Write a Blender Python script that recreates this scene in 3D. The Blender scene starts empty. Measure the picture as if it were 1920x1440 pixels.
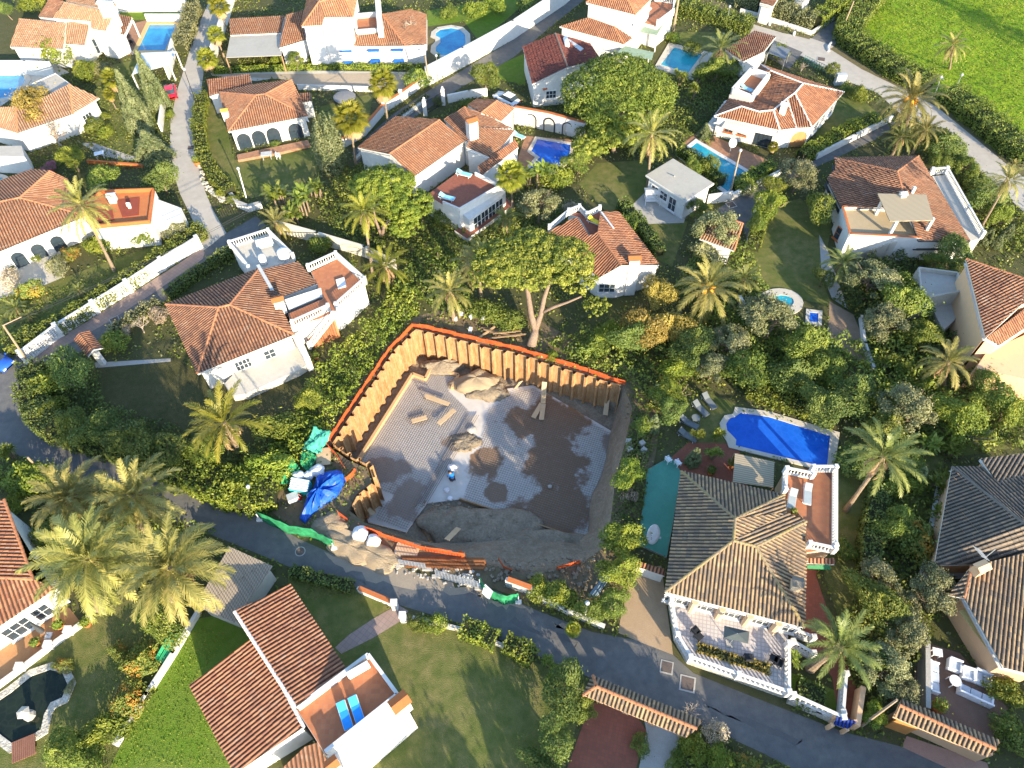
import bpy, math, random
import numpy as np
from mathutils import Vector, Matrix
from mathutils.geometry import tessellate_polygon

S = bpy.context.scene
C = S.collection
R = math.radians

# ------------------------------------------------------------------ camera
F, PITCH, ROLL, HC = 1350.0, R(53), R(-1), 58.0
_c, _s = math.cos(PITCH), math.sin(PITCH)
_fw = Vector((0, _c, -_s)); _u0 = Vector((0, _s, _c)); _r0 = Vector((1, 0, 0))
_rt = _r0 * math.cos(ROLL) + _u0 * math.sin(ROLL)
_up = _u0 * math.cos(ROLL) - _r0 * math.sin(ROLL)
cam = bpy.data.cameras.new('camera'); co = bpy.data.objects.new('camera', cam); C.objects.link(co)
cam.sensor_fit = 'HORIZONTAL'; cam.sensor_width = 36; cam.lens = 36 * F / 1920
cam.clip_start = 0.5; cam.clip_end = 3000
m = Matrix((_rt, _up, -_fw)).transposed().to_4x4(); m.translation = (0, 0, HC)
co.matrix_world = m
S.camera = co

# ------------------------------------------------------------------ light
SUN_AZ, SUN_EL = R(-28), R(18)          # direction in which shadows fall (from +Y, clockwise), elevation
w = bpy.data.worlds.new('World'); S.world = w; w.use_nodes = True
nt = w.node_tree; bg = nt.nodes['Background']
sky = nt.nodes.new('ShaderNodeTexSky'); sky.sky_type = 'NISHITA'; sky.sun_disc = False
sky.sun_elevation = SUN_EL; sky.sun_rotation = math.pi + SUN_AZ; sky.air_density = 1.0; sky.dust_density = 0.5; sky.ozone_density = 2.0
nt.links.new(sky.outputs[0], bg.inputs[0]); bg.inputs[1].default_value = 0.15
sl = bpy.data.lights.new('sun', 'SUN'); sl.energy = 3.9; sl.angle = R(0.5); sl.color = (1.0, 0.84, 0.60)
so = bpy.data.objects.new('sun', sl); C.objects.link(so)
sd = Vector((math.sin(SUN_AZ) * math.cos(SUN_EL), math.cos(SUN_AZ) * math.cos(SUN_EL), -math.sin(SUN_EL)))
so.rotation_euler = sd.to_track_quat('-Z', 'Y').to_euler(); so.location = (40, -60, 60)
S.view_settings.view_transform = 'Standard'; S.view_settings.look = 'None'
S.view_settings.exposure = 1.76; S.view_settings.gamma = 1.0
try:
    S.cycles.max_bounces = 6; S.cycles.diffuse_bounces = 3; S.cycles.transparent_max_bounces = 6
except Exception: pass

# ------------------------------------------------------------------ helpers
def at(px, py, z=0.0):
    """world point of height z seen at photo pixel (px,py)"""
    d = _rt * ((px - 960) / F) - _up * ((py - 720) / F) + _fw
    return Vector((0, 0, HC)) + d * ((HC - z) / -d.z)
def depth(p): return (Vector(p) - Vector((0, 0, HC))).dot(_fw)
def mpp(px, py, z=0): return depth(at(px, py, z)) / F       # metres per photo pixel there

ORG = {}
def org(o): return ORG.get(o.name, Vector((0, 0, 0))) if o else Vector((0, 0, 0))
def tag(o, label=None, cat=None, group=None, kind=None):
    if label: o['label'] = label
    if cat: o['category'] = cat
    if group: o['group'] = group
    if kind: o['kind'] = kind
    return o
def thing(name, label, cat, loc=(0, 0, 0), group=None):
    o = bpy.data.objects.new(name, None); C.objects.link(o); o.location = loc; o.empty_display_size = .3
    ORG[o.name] = Vector(loc)
    return tag(o, label, cat, group)

class MB:
    def __init__(s): s.v = []; s.f = []; s.m = []; s.mi = 0
    def mat(s, i): s.mi = i; return s
    def add(s, vs, fs):
        b = len(s.v); s.v += [tuple(p) for p in vs]
        for f in fs: s.f.append(tuple(b + i for i in f)); s.m.append(s.mi)
        return s
    def poly(s, *p): return s.add(p, [tuple(range(len(p)))])
    def prism(s, pts, z0, z1, cap=True):
        """pts: xy(z) loop; z0,z1 numbers or lists"""
        n = len(pts)
        a = z0 if isinstance(z0, (list, tuple)) else [z0] * n
        b = z1 if isinstance(z1, (list, tuple)) else [z1] * n
        ar = sum(pts[i][0] * pts[(i + 1) % n][1] - pts[(i + 1) % n][0] * pts[i][1] for i in range(n))
        if ar < 0: pts = pts[::-1]; a = a[::-1]; b = b[::-1]
        vs = [(p[0], p[1], a[i]) for i, p in enumerate(pts)] + [(p[0], p[1], b[i]) for i, p in enumerate(pts)]
        fs = [(i, (i + 1) % n, n + (i + 1) % n, n + i) for i in range(n)]
        if cap:
            try:
                tris = tessellate_polygon([[Vector((p[0], p[1], 0)) for p in pts]])
                for t in tris:
                    A, B, D = [Vector((pts[i][0], pts[i][1])) for i in t]
                    if (B - A).cross(D - A) < 0: t = t[::-1]
                    fs.append(tuple(n + i for i in t)); fs.append(tuple(reversed(t)))
            except Exception: pass
        return s.add(vs, fs)
    def box(s, c, size, rz=0, M=None):
        x, y, z = [k / 2 for k in size]
        vs = [Vector((i * x, j * y, k * z)) for k in (-1, 1) for i, j in ((-1, -1), (1, -1), (1, 1), (-1, 1))]
        T = M if M is not None else Matrix.Rotation(rz, 3, 'Z')
        vs = [T @ v + Vector(c) for v in vs]
        return s.add(vs, [(3, 2, 1, 0), (4, 5, 6, 7), (0, 1, 5, 4), (1, 2, 6, 5), (2, 3, 7, 6), (3, 0, 4, 7)])
    def bar(s, p, q, w, h=None, up=Vector((0, 0, 1))):
        """box beam from p to q, width w, height h (centred)"""
        p = Vector(p); q = Vector(q); d = q - p; L = d.length
        if L < 1e-5: return s
        d /= L; x = d.cross(up)
        if x.length < 1e-4: x = d.cross(Vector((1, 0, 0)))
        x.normalize(); z = x.cross(d)
        h = h or w
        vs = [b + x * (i * w / 2) + z * (j * h / 2) for b in (p, q) for i, j in ((-1, -1), (1, -1), (1, 1), (-1, 1))]
        return s.add(vs, [(0, 1, 2, 3), (7, 6, 5, 4), (4, 5, 1, 0), (5, 6, 2, 1), (6, 7, 3, 2), (7, 4, 0, 3)])
    def wall(s, p, q, t, z0, z1):
        """wall plate on the line p-q (xy), thickness t"""
        p = Vector(p); q = Vector(q); d = (q - p); d.z = 0
        if d.length < 1e-4: return s
        n = Vector((-d.y, d.x, 0)).normalized() * t / 2
        if not isinstance(z0, (list, tuple)): z0 = (z0, z0)
        if not isinstance(z1, (list, tuple)): z1 = (z1, z1)
        vs = []
        for P, a in ((p, 0), (q, 1)):
            for k in (-1, 1): vs += [(P.x + n.x * k, P.y + n.y * k, z0[a]), (P.x + n.x * k, P.y + n.y * k, z1[a])]
        return s.add(vs, [(0, 4, 5, 1), (6, 2, 3, 7), (2, 0, 1, 3), (4, 6, 7, 5), (1, 5, 7, 3), (4, 0, 2, 6)])
    def tube(s, path, rad, n=8, caps=True):
        path = [Vector(p) for p in path]; b = len(s.v); k = len(path)
        rad = rad if isinstance(rad, (list, tuple)) else [rad] * k
        ref = None
        for i, p in enumerate(path):
            d = (path[min(i + 1, k - 1)] - path[max(i - 1, 0)])
            d = d.normalized() if d.length > 1e-6 else Vector((0, 0, 1))
            if ref is None: ref = Vector((1, 0, 0)) if abs(d.x) < .8 else Vector((0, 1, 0))
            x = d.cross(ref).normalized(); y = d.cross(x); ref = -y if False else ref
            for j in range(n):
                a = 2 * math.pi * j / n
                s.v.append(tuple(p + (x * math.cos(a) + y * math.sin(a)) * rad[i]))
        for i in range(k - 1):
            for j in range(n):
                s.f.append((b + i * n + j, b + i * n + (j + 1) % n, b + (i + 1) * n + (j + 1) % n, b + (i + 1) * n + j)); s.m.append(s.mi)
        if caps:
            s.f.append(tuple(b + j for j in reversed(range(n)))); s.m.append(s.mi)
            s.f.append(tuple(b + (k - 1) * n + j for j in range(n))); s.m.append(s.mi)
        return s
    def lathe(s, c, prof, n=12):
        """prof: (r,z) list"""
        c = Vector(c); b = len(s.v); k = len(prof)
        for r, z in prof:
            for j in range(n):
                a = 2 * math.pi * j / n; s.v.append((c.x + r * math.cos(a), c.y + r * math.sin(a), c.z + z))
        for i in range(k - 1):
            for j in range(n):
                s.f.append((b + i * n + j, b + i * n + (j + 1) % n, b + (i + 1) * n + (j + 1) % n, b + (i + 1) * n + j)); s.m.append(s.mi)
        s.f.append(tuple(b + j for j in reversed(range(n)))); s.m.append(s.mi)
        s.f.append(tuple(b + (k - 1) * n + j for j in range(n))); s.m.append(s.mi)
        return s
    def blob(s, c, r, seed=0, amp=.15, n=10, k=7, M=None):
        rg = random.Random(seed); c = Vector(c); b = len(s.v)
        ph = [rg.uniform(0, 6.28) for _ in range(6)]
        for i in range(k):
            th = math.pi * i / (k - 1)
            for j in range(n):
                a = 2 * math.pi * j / n
                d = 1 + amp * (math.sin(3 * a + ph[0] + 2 * th) + .7 * math.sin(5 * a + ph[1] - 3 * th) + .6 * math.sin(2 * a + 4 * th + ph[2]))
                p = Vector((r[0] * math.sin(th) * math.cos(a) * d, r[1] * math.sin(th) * math.sin(a) * d, r[2] * math.cos(th) * (1 + .3 * (d - 1))))
                s.v.append(tuple((M @ p if M is not None else p) + c))
        for i in range(k - 1):
            for j in range(n):
                s.f.append((b + i * n + j, b + (i + 1) * n + j, b + (i + 1) * n + (j + 1) % n, b + i * n + (j + 1) % n)); s.m.append(s.mi)
        return s
    def build(s, name, mats, parent=None, smooth=False, bevel=0):
        o0 = org(parent)
        me = bpy.data.meshes.new(name)
        me.from_pydata([(a - o0.x, b - o0.y, c - o0.z) for a, b, c in s.v], [], s.f)
        if not isinstance(mats, (list, tuple)): mats = [mats]
        for x in mats: me.materials.append(x)
        if len(mats) > 1: me.polygons.foreach_set('material_index', s.m)
        if smooth: me.polygons.foreach_set('use_smooth', [True] * len(me.polygons))
        me.update()
        o = bpy.data.objects.new(name, me); C.objects.link(o)
        if parent: o.parent = parent
        ORG[o.name] = o0
        if bevel:
            b = o.modifiers.new('bevel', 'BEVEL'); b.width = bevel; b.segments = 2; b.limit_method = 'ANGLE'
        return o

def split(b, name, mt, parent, nv=8):
    for i in range(0, len(b.v), nv):
        c = MB(); c.add(b.v[i:i + nv], [tuple(k - i for k in f) for f in b.f if i <= f[0] < i + nv]); c.build(name, mt, parent)

def np_mesh(name, verts, nq, mats, parent=None, attr=None, uv=None, quads=None, k=4):
    """fast mesh of nq faces of k own vertices each"""
    me = bpy.data.meshes.new(name)
    n = len(verts)
    me.vertices.add(n); me.vertices.foreach_set('co', np.ascontiguousarray(verts, dtype=np.float32).ravel())
    me.loops.add(nq * k); me.loops.foreach_set('vertex_index', (np.arange(nq * k) if quads is None else quads.ravel()).astype(np.int32))
    me.polygons.add(nq)
    me.polygons.foreach_set('loop_start', (np.arange(nq) * k).astype(np.int32))
    me.polygons.foreach_set('loop_total', np.full(nq, k, dtype=np.int32))
    for x in (mats if isinstance(mats, (list, tuple)) else [mats]): me.materials.append(x)
    if uv is not None:
        l = me.uv_layers.new(name='uv'); l.data.foreach_set('uv', np.ascontiguousarray(uv, dtype=np.float32).ravel())
    if attr is not None:
        a = me.attributes.new('v', 'FLOAT', 'FACE'); a.data.foreach_set('value', attr.astype(np.float32))
    me.update(calc_edges=True); me.validate()
    o = bpy.data.objects.new(name, me); C.objects.link(o)
    if parent: o.parent = parent
    ORG[o.name] = org(parent)
    return o

# ------------------------------------------------------------------ materials
MATS = {}
def _nodes(name):
    mt = bpy.data.materials.new(name); mt.use_nodes = True
    return mt, mt.node_tree, mt.node_tree.nodes['Principled BSDF']
def rgb(c): return (c[0], c[1], c[2], 1.0)
def mixcol(nt, fac, a, b):
    n = nt.nodes.new('ShaderNodeMix'); n.data_type = 'RGBA'
    for sock, val in ((n.inputs['Factor'], fac), (n.inputs['A'], a), (n.inputs['B'], b)):
        if isinstance(val, bpy.types.NodeSocket): nt.links.new(val, sock)
        elif isinstance(val, (tuple, list)): sock.default_value = rgb(val)
        else: sock.default_value = val
    return n.outputs['Result']
def noise(nt, scale, vec=None, detail=5, rough=.6, lo=.35, hi=.65, dist=0):
    n = nt.nodes.new('ShaderNodeTexNoise'); n.inputs['Scale'].default_value = scale; n.inputs['Detail'].default_value = detail
    n.inputs['Roughness'].default_value = rough; n.inputs['Distortion'].default_value = dist
    if vec is not None: nt.links.new(vec, n.inputs['Vector'])
    r = nt.nodes.new('ShaderNodeMapRange'); r.inputs[1].default_value = lo; r.inputs[2].default_value = hi
    nt.links.new(n.outputs['Fac'], r.inputs[0])
    return r.outputs[0]
def pos(nt):
    g = nt.nodes.new('ShaderNodeNewGeometry'); return g.outputs['Position']
def bump(nt, bs, h, strength=.3, dist=.05):
    b = nt.nodes.new('ShaderNodeBump'); b.inputs['Strength'].default_value = strength; b.inputs['Distance'].default_value = dist
    nt.links.new(h, b.inputs['Height']); nt.links.new(b.outputs[0], bs.inputs['Normal'])
def surf(name, cols, scales=(.25, 3.0), rough=.85, bmp=.25, spec=.3, amt=(.7, .4), fine=14, grain=.25):
    """mottled surface: cols = base, large-patch colour, small-patch colour"""
    if name in MATS: return MATS[name]
    mt, nt, bs = _nodes(name); p = pos(nt)
    a = noise(nt, scales[0], p); b = noise(nt, scales[1], p)
    ma = nt.nodes.new('ShaderNodeMath'); ma.operation = 'MULTIPLY'; ma.inputs[1].default_value = amt[0]; nt.links.new(a, ma.inputs[0])
    mb = nt.nodes.new('ShaderNodeMath'); mb.operation = 'MULTIPLY'; mb.inputs[1].default_value = amt[1]; nt.links.new(b, mb.inputs[0])
    c1 = mixcol(nt, ma.outputs[0], cols[0], cols[1]); c2 = mixcol(nt, mb.outputs[0], c1, cols[2])
    f = noise(nt, fine, p, detail=3, lo=.3, hi=.7)
    dk = tuple(k * (1 - grain * 1.6) for k in cols[0])
    mf = nt.nodes.new('ShaderNodeMath'); mf.operation = 'MULTIPLY'; mf.inputs[1].default_value = grain * 1.5; nt.links.new(f, mf.inputs[0])
    c3 = mixcol(nt, mf.outputs[0], c2, dk)
    nt.links.new(c3, bs.inputs['Base Color']); bs.inputs['Roughness'].default_value = rough
    bs.inputs['Specular IOR Level'].default_value = spec
    if bmp: bump(nt, bs, f, bmp, .06)
    MATS[name] = mt; return mt
def flat(name, col, rough=.6, spec=.3, var=.12, metal=0, scale=2.0):
    """one colour with a little wear"""
    if name in MATS: return MATS[name]
    mt, nt, bs = _nodes(name)
    tc = nt.nodes.new('ShaderNodeTexCoord')
    a = noise(nt, scale, tc.outputs['Object'], lo=.3, hi=.7)
    nt.links.new(mixcol(nt, a, tuple(min(1, k * (1 + var * .5)) for k in col), tuple(k * (1 - var) for k in col)), bs.inputs['Base Color'])
    bs.inputs['Roughness'].default_value = rough; bs.inputs['Specular IOR Level'].default_value = spec; bs.inputs['Metallic'].default_value = metal
    MATS[name] = mt; return mt
def tilemat(name, a, b, c, stain=(.09, .07, .05), st=.5, pale=None, chan=.82):
    """clay roof tiles: every tile its own shade between a, b and c, with weather stains"""
    mt, nt, bs = _nodes(name)
    uv = nt.nodes.new('ShaderNodeUVMap'); uv.uv_map = 'uv'
    fl = nt.nodes.new('ShaderNodeVectorMath'); fl.operation = 'FLOOR'; nt.links.new(uv.outputs[0], fl.inputs[0])
    wn = nt.nodes.new('ShaderNodeTexWhiteNoise'); wn.noise_dimensions = '3D'; nt.links.new(fl.outputs[0], wn.inputs['Vector'])
    cr = nt.nodes.new('ShaderNodeValToRGB'); cr.color_ramp.elements[0].color = rgb(a); cr.color_ramp.elements[1].color = rgb(c)
    e = cr.color_ramp.elements.new(.5); e.color = rgb(b); nt.links.new(wn.outputs['Value'], cr.inputs[0])
    p = pos(nt); big = noise(nt, .35, p, detail=6, lo=.42, hi=.7); med = noise(nt, 2.2, p, detail=6, lo=.45, hi=.75)
    mu = nt.nodes.new('ShaderNodeMath'); mu.operation = 'MULTIPLY'; mu.inputs[1].default_value = st; nt.links.new(big, mu.inputs[0])
    c1 = mixcol(nt, mu.outputs[0], cr.outputs[0], stain)
    mu2 = nt.nodes.new('ShaderNodeMath'); mu2.operation = 'MULTIPLY'; mu2.inputs[1].default_value = st * .7; nt.links.new(med, mu2.inputs[0])
    c2 = mixcol(nt, mu2.outputs[0], c1, stain)
    if pale:
        pn = noise(nt, 1.1, p, detail=7, lo=.56, hi=.72); mu3 = nt.nodes.new('ShaderNodeMath'); mu3.operation = 'MULTIPLY'; mu3.inputs[1].default_value = .7
        nt.links.new(pn, mu3.inputs[0]); c2 = mixcol(nt, mu3.outputs[0], c2, pale)
    # channels between the cover tiles: dirt and groove shade, both painted into the colour
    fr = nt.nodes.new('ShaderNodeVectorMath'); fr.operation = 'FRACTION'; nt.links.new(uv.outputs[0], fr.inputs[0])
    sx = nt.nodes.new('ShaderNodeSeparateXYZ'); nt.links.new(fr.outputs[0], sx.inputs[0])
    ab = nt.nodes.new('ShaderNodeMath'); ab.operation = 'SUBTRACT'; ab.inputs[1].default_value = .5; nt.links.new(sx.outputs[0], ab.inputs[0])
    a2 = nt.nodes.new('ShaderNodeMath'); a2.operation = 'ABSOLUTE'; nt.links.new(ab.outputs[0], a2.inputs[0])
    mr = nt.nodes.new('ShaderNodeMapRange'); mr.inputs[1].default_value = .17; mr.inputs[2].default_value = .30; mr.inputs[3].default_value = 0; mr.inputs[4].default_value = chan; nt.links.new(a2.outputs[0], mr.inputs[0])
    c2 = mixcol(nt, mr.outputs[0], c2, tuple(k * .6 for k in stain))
    nt.links.new(c2, bs.inputs['Base Color']); bs.inputs['Roughness'].default_value = .85; bs.inputs['Specular IOR Level'].default_value = .2
    MATS[name] = mt; return mt
def leafmat(name, dark, mid, light, trans=.15, rough=.6, hue=.025):
    mt, nt, bs = _nodes(name); N = nt.nodes; L = nt.links
    at_ = N.new('ShaderNodeAttribute'); at_.attribute_name = 'v'
    cr = N.new('ShaderNodeValToRGB'); E = cr.color_ramp.elements; E[0].color = rgb(dark); E[1].color = rgb(light)
    e = E.new(.5); e.color = rgb(mid); L.new(at_.outputs['Fac'], cr.inputs[0])
    oi = N.new('ShaderNodeObjectInfo'); hs = N.new('ShaderNodeHueSaturation')
    mr = N.new('ShaderNodeMapRange'); mr.inputs[3].default_value = .5 - hue * .5; mr.inputs[4].default_value = .5 + hue * .5; L.new(oi.outputs['Random'], mr.inputs[0])
    mv = N.new('ShaderNodeMapRange'); mv.inputs[3].default_value = .88; mv.inputs[4].default_value = 1.2; L.new(oi.outputs['Random'], mv.inputs[0])
    L.new(mr.outputs[0], hs.inputs['Hue']); L.new(mv.outputs[0], hs.inputs['Value']); L.new(cr.outputs[0], hs.inputs['Color'])
    L.new(hs.outputs[0], bs.inputs['Base Color']); bs.inputs['Roughness'].default_value = rough; bs.inputs['Specular IOR Level'].default_value = .25
    tr = N.new('ShaderNodeBsdfTranslucent'); L.new(hs.outputs[0], tr.inputs['Color'])
    mx = N.new('ShaderNodeMixShader'); mx.inputs[0].default_value = trans
    L.new(bs.outputs[0], mx.inputs[1]); L.new(tr.outputs[0], mx.inputs[2]); L.new(mx.outputs[0], N['Material Output'].inputs['Surface'])
    MATS[name] = mt; return mt
def watermat(name, deep, shallow, scale=.35):
    mt, nt, bs = _nodes(name); p = pos(nt)
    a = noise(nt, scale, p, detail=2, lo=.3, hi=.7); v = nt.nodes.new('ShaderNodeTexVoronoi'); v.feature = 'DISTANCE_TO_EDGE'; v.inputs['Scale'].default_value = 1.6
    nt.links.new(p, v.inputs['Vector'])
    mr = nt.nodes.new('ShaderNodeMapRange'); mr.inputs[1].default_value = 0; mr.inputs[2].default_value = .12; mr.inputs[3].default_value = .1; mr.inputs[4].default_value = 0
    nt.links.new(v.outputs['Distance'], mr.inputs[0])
    c = mixcol(nt, a, deep, shallow); c = mixcol(nt, mr.outputs[0], c, tuple(min(1, k * 1.6 + .03) for k in shallow))  # bright net of caustic light painted into the water colour
    nt.links.new(c, bs.inputs['Base Color']); bs.inputs['Roughness'].default_value = .06; bs.inputs['IOR'].default_value = 1.33
    n = noise(nt, 3.0, p, detail=2, lo=0, hi=1); bump(nt, bs, n, .05, .05)
    MATS[name] = mt; return mt
def gridmat(name, a, b, joint, sx=.3, jw=.04, ang=0, rough=.8):
    """square paving tiles in two shades with joints"""
    if name in MATS: return MATS[name]
    mt, nt, bs = _nodes(name); p = pos(nt)
    mp = nt.nodes.new('ShaderNodeMapping'); mp.inputs['Rotation'].default_value = (0, 0, ang); nt.links.new(p, mp.inputs['Vector'])
    br = nt.nodes.new('ShaderNodeTexBrick'); br.offset = 0; br.inputs['Scale'].default_value = 1; br.inputs['Brick Width'].default_value = sx; br.inputs['Row Height'].default_value = sx
    br.inputs['Mortar Size'].default_value = jw * sx; br.inputs['Color1'].default_value = rgb(a); br.inputs['Color2'].default_value = rgb(b); br.inputs['Mortar'].default_value = rgb(joint)
    nt.links.new(mp.outputs[0], br.inputs['Vector'])
    st = noise(nt, .6, p, lo=.4, hi=.75); mu = nt.nodes.new('ShaderNodeMath'); mu.operation = 'MULTIPLY'; mu.inputs[1].default_value = .45; nt.links.new(st, mu.inputs[0])
    nt.links.new(mixcol(nt, mu.outputs[0], br.outputs['Color'], tuple(k * .6 for k in a)), bs.inputs['Base Color']); bs.inputs['Roughness'].default_value = rough
    MATS[name] = mt; return mt

M_white = surf('white_wall', ((.68, .67, .64), (.60, .58, .54), (.46, .44, .39)), (.5, 2.4), .8, .08, .2, (.5, .35), 10, .1)
M_cream = surf('cream_wall', ((.72, .52, .33), (.62, .44, .28), (.5, .36, .24)), (.3, 2.0), .85, .08, .2, (.35, .2), 10, .1)
M_peach = surf('peach_wall', ((.74, .46, .26), (.66, .42, .25), (.55, .36, .22)), (.3, 2.0), .85, .08, .2, (.35, .2), 10, .1)
M_greyw = surf('grey_wall', ((.45, .42, .37), (.36, .34, .3), (.28, .26, .22)), (.3, 2.0), .9, .15, .2, (.4, .3), 10, .15)
M_stone = surf('rubble_stone', ((.62, .58, .48), (.30, .27, .21), (.75, .72, .64)), (1.6, 4.0), .95, .8, .2, (.8, .8), 6, .4)
M_soil = surf('soil', ((.20, .145, .085), (.12, .10, .055), (.27, .20, .13)), (.3, 2.0), .95, .5, .1)
M_ground = surf('garden_ground', ((.085, .09, .035), (.14, .115, .065), (.055, .075, .02)), (.12, 1.2), .95, .5, .1)
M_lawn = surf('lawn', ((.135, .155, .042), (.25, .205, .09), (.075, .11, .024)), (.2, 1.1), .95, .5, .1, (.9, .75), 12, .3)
M_lawnfresh = surf('fresh_lawn', ((.13, .22, .022), (.20, .21, .06), (.085, .16, .016)), (.2, 1.4), .95, .5, .1, (.7, .6), 12, .25)
M_field = surf('field_grass', ((.23, .36, .018), (.34, .40, .03), (.11, .24, .014)), (.12, .7), .95, .6, .1, (.8, .75), 7, .25)
M_dry = surf('dry_grass', ((.16, .135, .07), (.10, .10, .04), (.23, .19, .12)), (.3, 2.0), .95, .5, .1)
M_asph = surf('asphalt', ((.14, .138, .134), (.20, .19, .17), (.10, .10, .102)), (.15, 1.3), .9, .2, .25, (.85, .7), 18, .25)
M_concroad = surf('concrete_road', ((.42, .385, .33), (.48, .44, .38), (.31, .285, .25)), (.2, 1.1), .9, .15, .2, (.7, .45), 16, .15)
M_conc = surf('concrete', ((.42, .40, .36), (.34, .32, .28), (.50, .47, .42)), (.3, 2.0), .9, .15, .2)
M_palepave = surf('pale_paving', ((.58, .55, .48), (.48, .44, .37), (.42, .38, .31)), (.3, 2.0), .85, .1, .2)
M_terra = gridmat('terracotta_paving', (.46, .17, .07), (.38, .13, .055), (.30, .17, .10), .33)
M_terra2 = gridmat('worn_terracotta_paving', (.40, .20, .11), (.30, .15, .085), (.25, .17, .11), .33, ang=R(30))
M_redpave = gridmat('red_brick_paving', (.30, .09, .05), (.24, .075, .04), (.17, .08, .05), .25, ang=R(15))
M_pinkpave = gridmat('pink_paving', (.33, .235, .195), (.28, .20, .17), (.2, .155, .135), .4, ang=R(35))
M_terrplain = surf('terracotta_edge', ((.55, .17, .05), (.45, .14, .05), (.36, .12, .05)), (.4, 3.0), .8, .1, .2)
M_coping = surf('pool_coping', ((.62, .56, .46), (.52, .46, .38), (.48, .44, .37)), (.4, 3.0), .8, .1, .25)
M_tan = surf('tan_coping', ((.72, .50, .22), (.62, .43, .2), (.5, .36, .18)), (.4, 3.0), .8, .1, .25)
M_w_deep = watermat('pool_water_deep_blue', (.010, .085, .46), (.014, .125, .58))
M_w_teal = watermat('pool_water_teal', (.012, .22, .36), (.03, .36, .45))
M_w_mid = watermat('pool_water_blue', (.012, .16, .38), (.03, .31, .50))
M_w_pond = watermat('pond_water', (.008, .014, .012), (.02, .03, .018))
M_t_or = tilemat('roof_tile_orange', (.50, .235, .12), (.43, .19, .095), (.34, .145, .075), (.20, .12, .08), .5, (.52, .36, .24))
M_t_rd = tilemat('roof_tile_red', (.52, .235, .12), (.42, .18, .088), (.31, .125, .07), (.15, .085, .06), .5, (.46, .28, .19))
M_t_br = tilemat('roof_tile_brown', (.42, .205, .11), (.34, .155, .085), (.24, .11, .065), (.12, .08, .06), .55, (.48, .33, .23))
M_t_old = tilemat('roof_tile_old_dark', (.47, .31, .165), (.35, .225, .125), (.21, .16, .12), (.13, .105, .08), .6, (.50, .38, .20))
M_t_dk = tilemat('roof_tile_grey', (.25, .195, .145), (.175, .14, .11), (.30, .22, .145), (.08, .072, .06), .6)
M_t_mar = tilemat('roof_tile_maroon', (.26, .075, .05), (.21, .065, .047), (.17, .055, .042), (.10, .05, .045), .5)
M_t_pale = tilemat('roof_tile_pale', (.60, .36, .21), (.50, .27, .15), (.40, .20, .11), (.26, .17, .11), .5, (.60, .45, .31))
M_cap_w = flat('ridge_mortar_white', (.75, .68, .62), .8)
M_cap_o = flat('ridge_tile_orange', (.46, .19, .09), .8, var=.3)
M_cap_y = surf('ridge_tile_lichen', ((.28, .22, .14), (.42, .30, .06), (.2, .165, .12)), (.5, 3), .9, .2, .2, (.7, .6))
M_cap_g = flat('ridge_tile_grey', (.18, .16, .13), .9, var=.3)
M_glass = flat('window_glass', (.03, .045, .06), .08, .6, .2)
M_frame = flat('window_frame_white', (.7, .7, .68), .5)
M_dark = flat('dark_metal', (.03, .032, .035), .5)
M_blue = flat('blue_paint', (.012, .12, .50), .5)
M_wood = surf('timber', ((.34, .22, .12), (.25, .16, .09), (.42, .29, .17)), (.6, 4), .85, .2, .2)
M_plank = surf('plank', ((.56, .37, .19), (.45, .29, .15), (.62, .44, .25)), (.6, 4), .85, .2, .2)
M_bark = surf('bark', ((.25, .19, .13), (.17, .13, .09), (.33, .26, .19)), (1.0, 6), .95, .8, .1, (.7, .6), 20, .3)
M_pinebark = surf('pine_bark', ((.30, .215, .155), (.21, .15, .105), (.37, .28, .21)), (.8, 5), .95, .8, .1, (.7, .6), 16, .3)
M_palmbark = surf('palm_bark', ((.32, .24, .16), (.22, .16, .11), (.42, .33, .23)), (1.2, 7), .95, .9, .1, (.7, .6), 18, .3)
M_greyst = flat('grey_plastic', (.42, .44, .44), .6)
M_whitep = flat('white_plastic', (.78, .79, .8), .45)
M_steel = flat('galvanised_steel', (.42, .44, .45), .45, .5, .15, .5)
# ================================================================== GROUND
def P(lst, z=0.0): return [at(x, y, z) for x, y in lst]
def sheet(name, pts, z, mt, holes=(), label=None, kind='structure'):
    loops = [[Vector((p.x, p.y, 0)) for p in pts]] + [[Vector((p.x, p.y, 0)) for p in h] for h in holes]
    flatv = [p for l in loops for p in l]
    b = MB(); fs = []
    for t in tessellate_polygon(loops):
        A, B, D = [flatv[i] for i in t]
        fs.append(tuple(t) if (B - A).cross(D - A).z > 0 else tuple(reversed(t)))
    b.add([(p.x, p.y, z) for p in flatv], fs)
    o = b.build(name, mt); o['kind'] = kind
    return o

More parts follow.
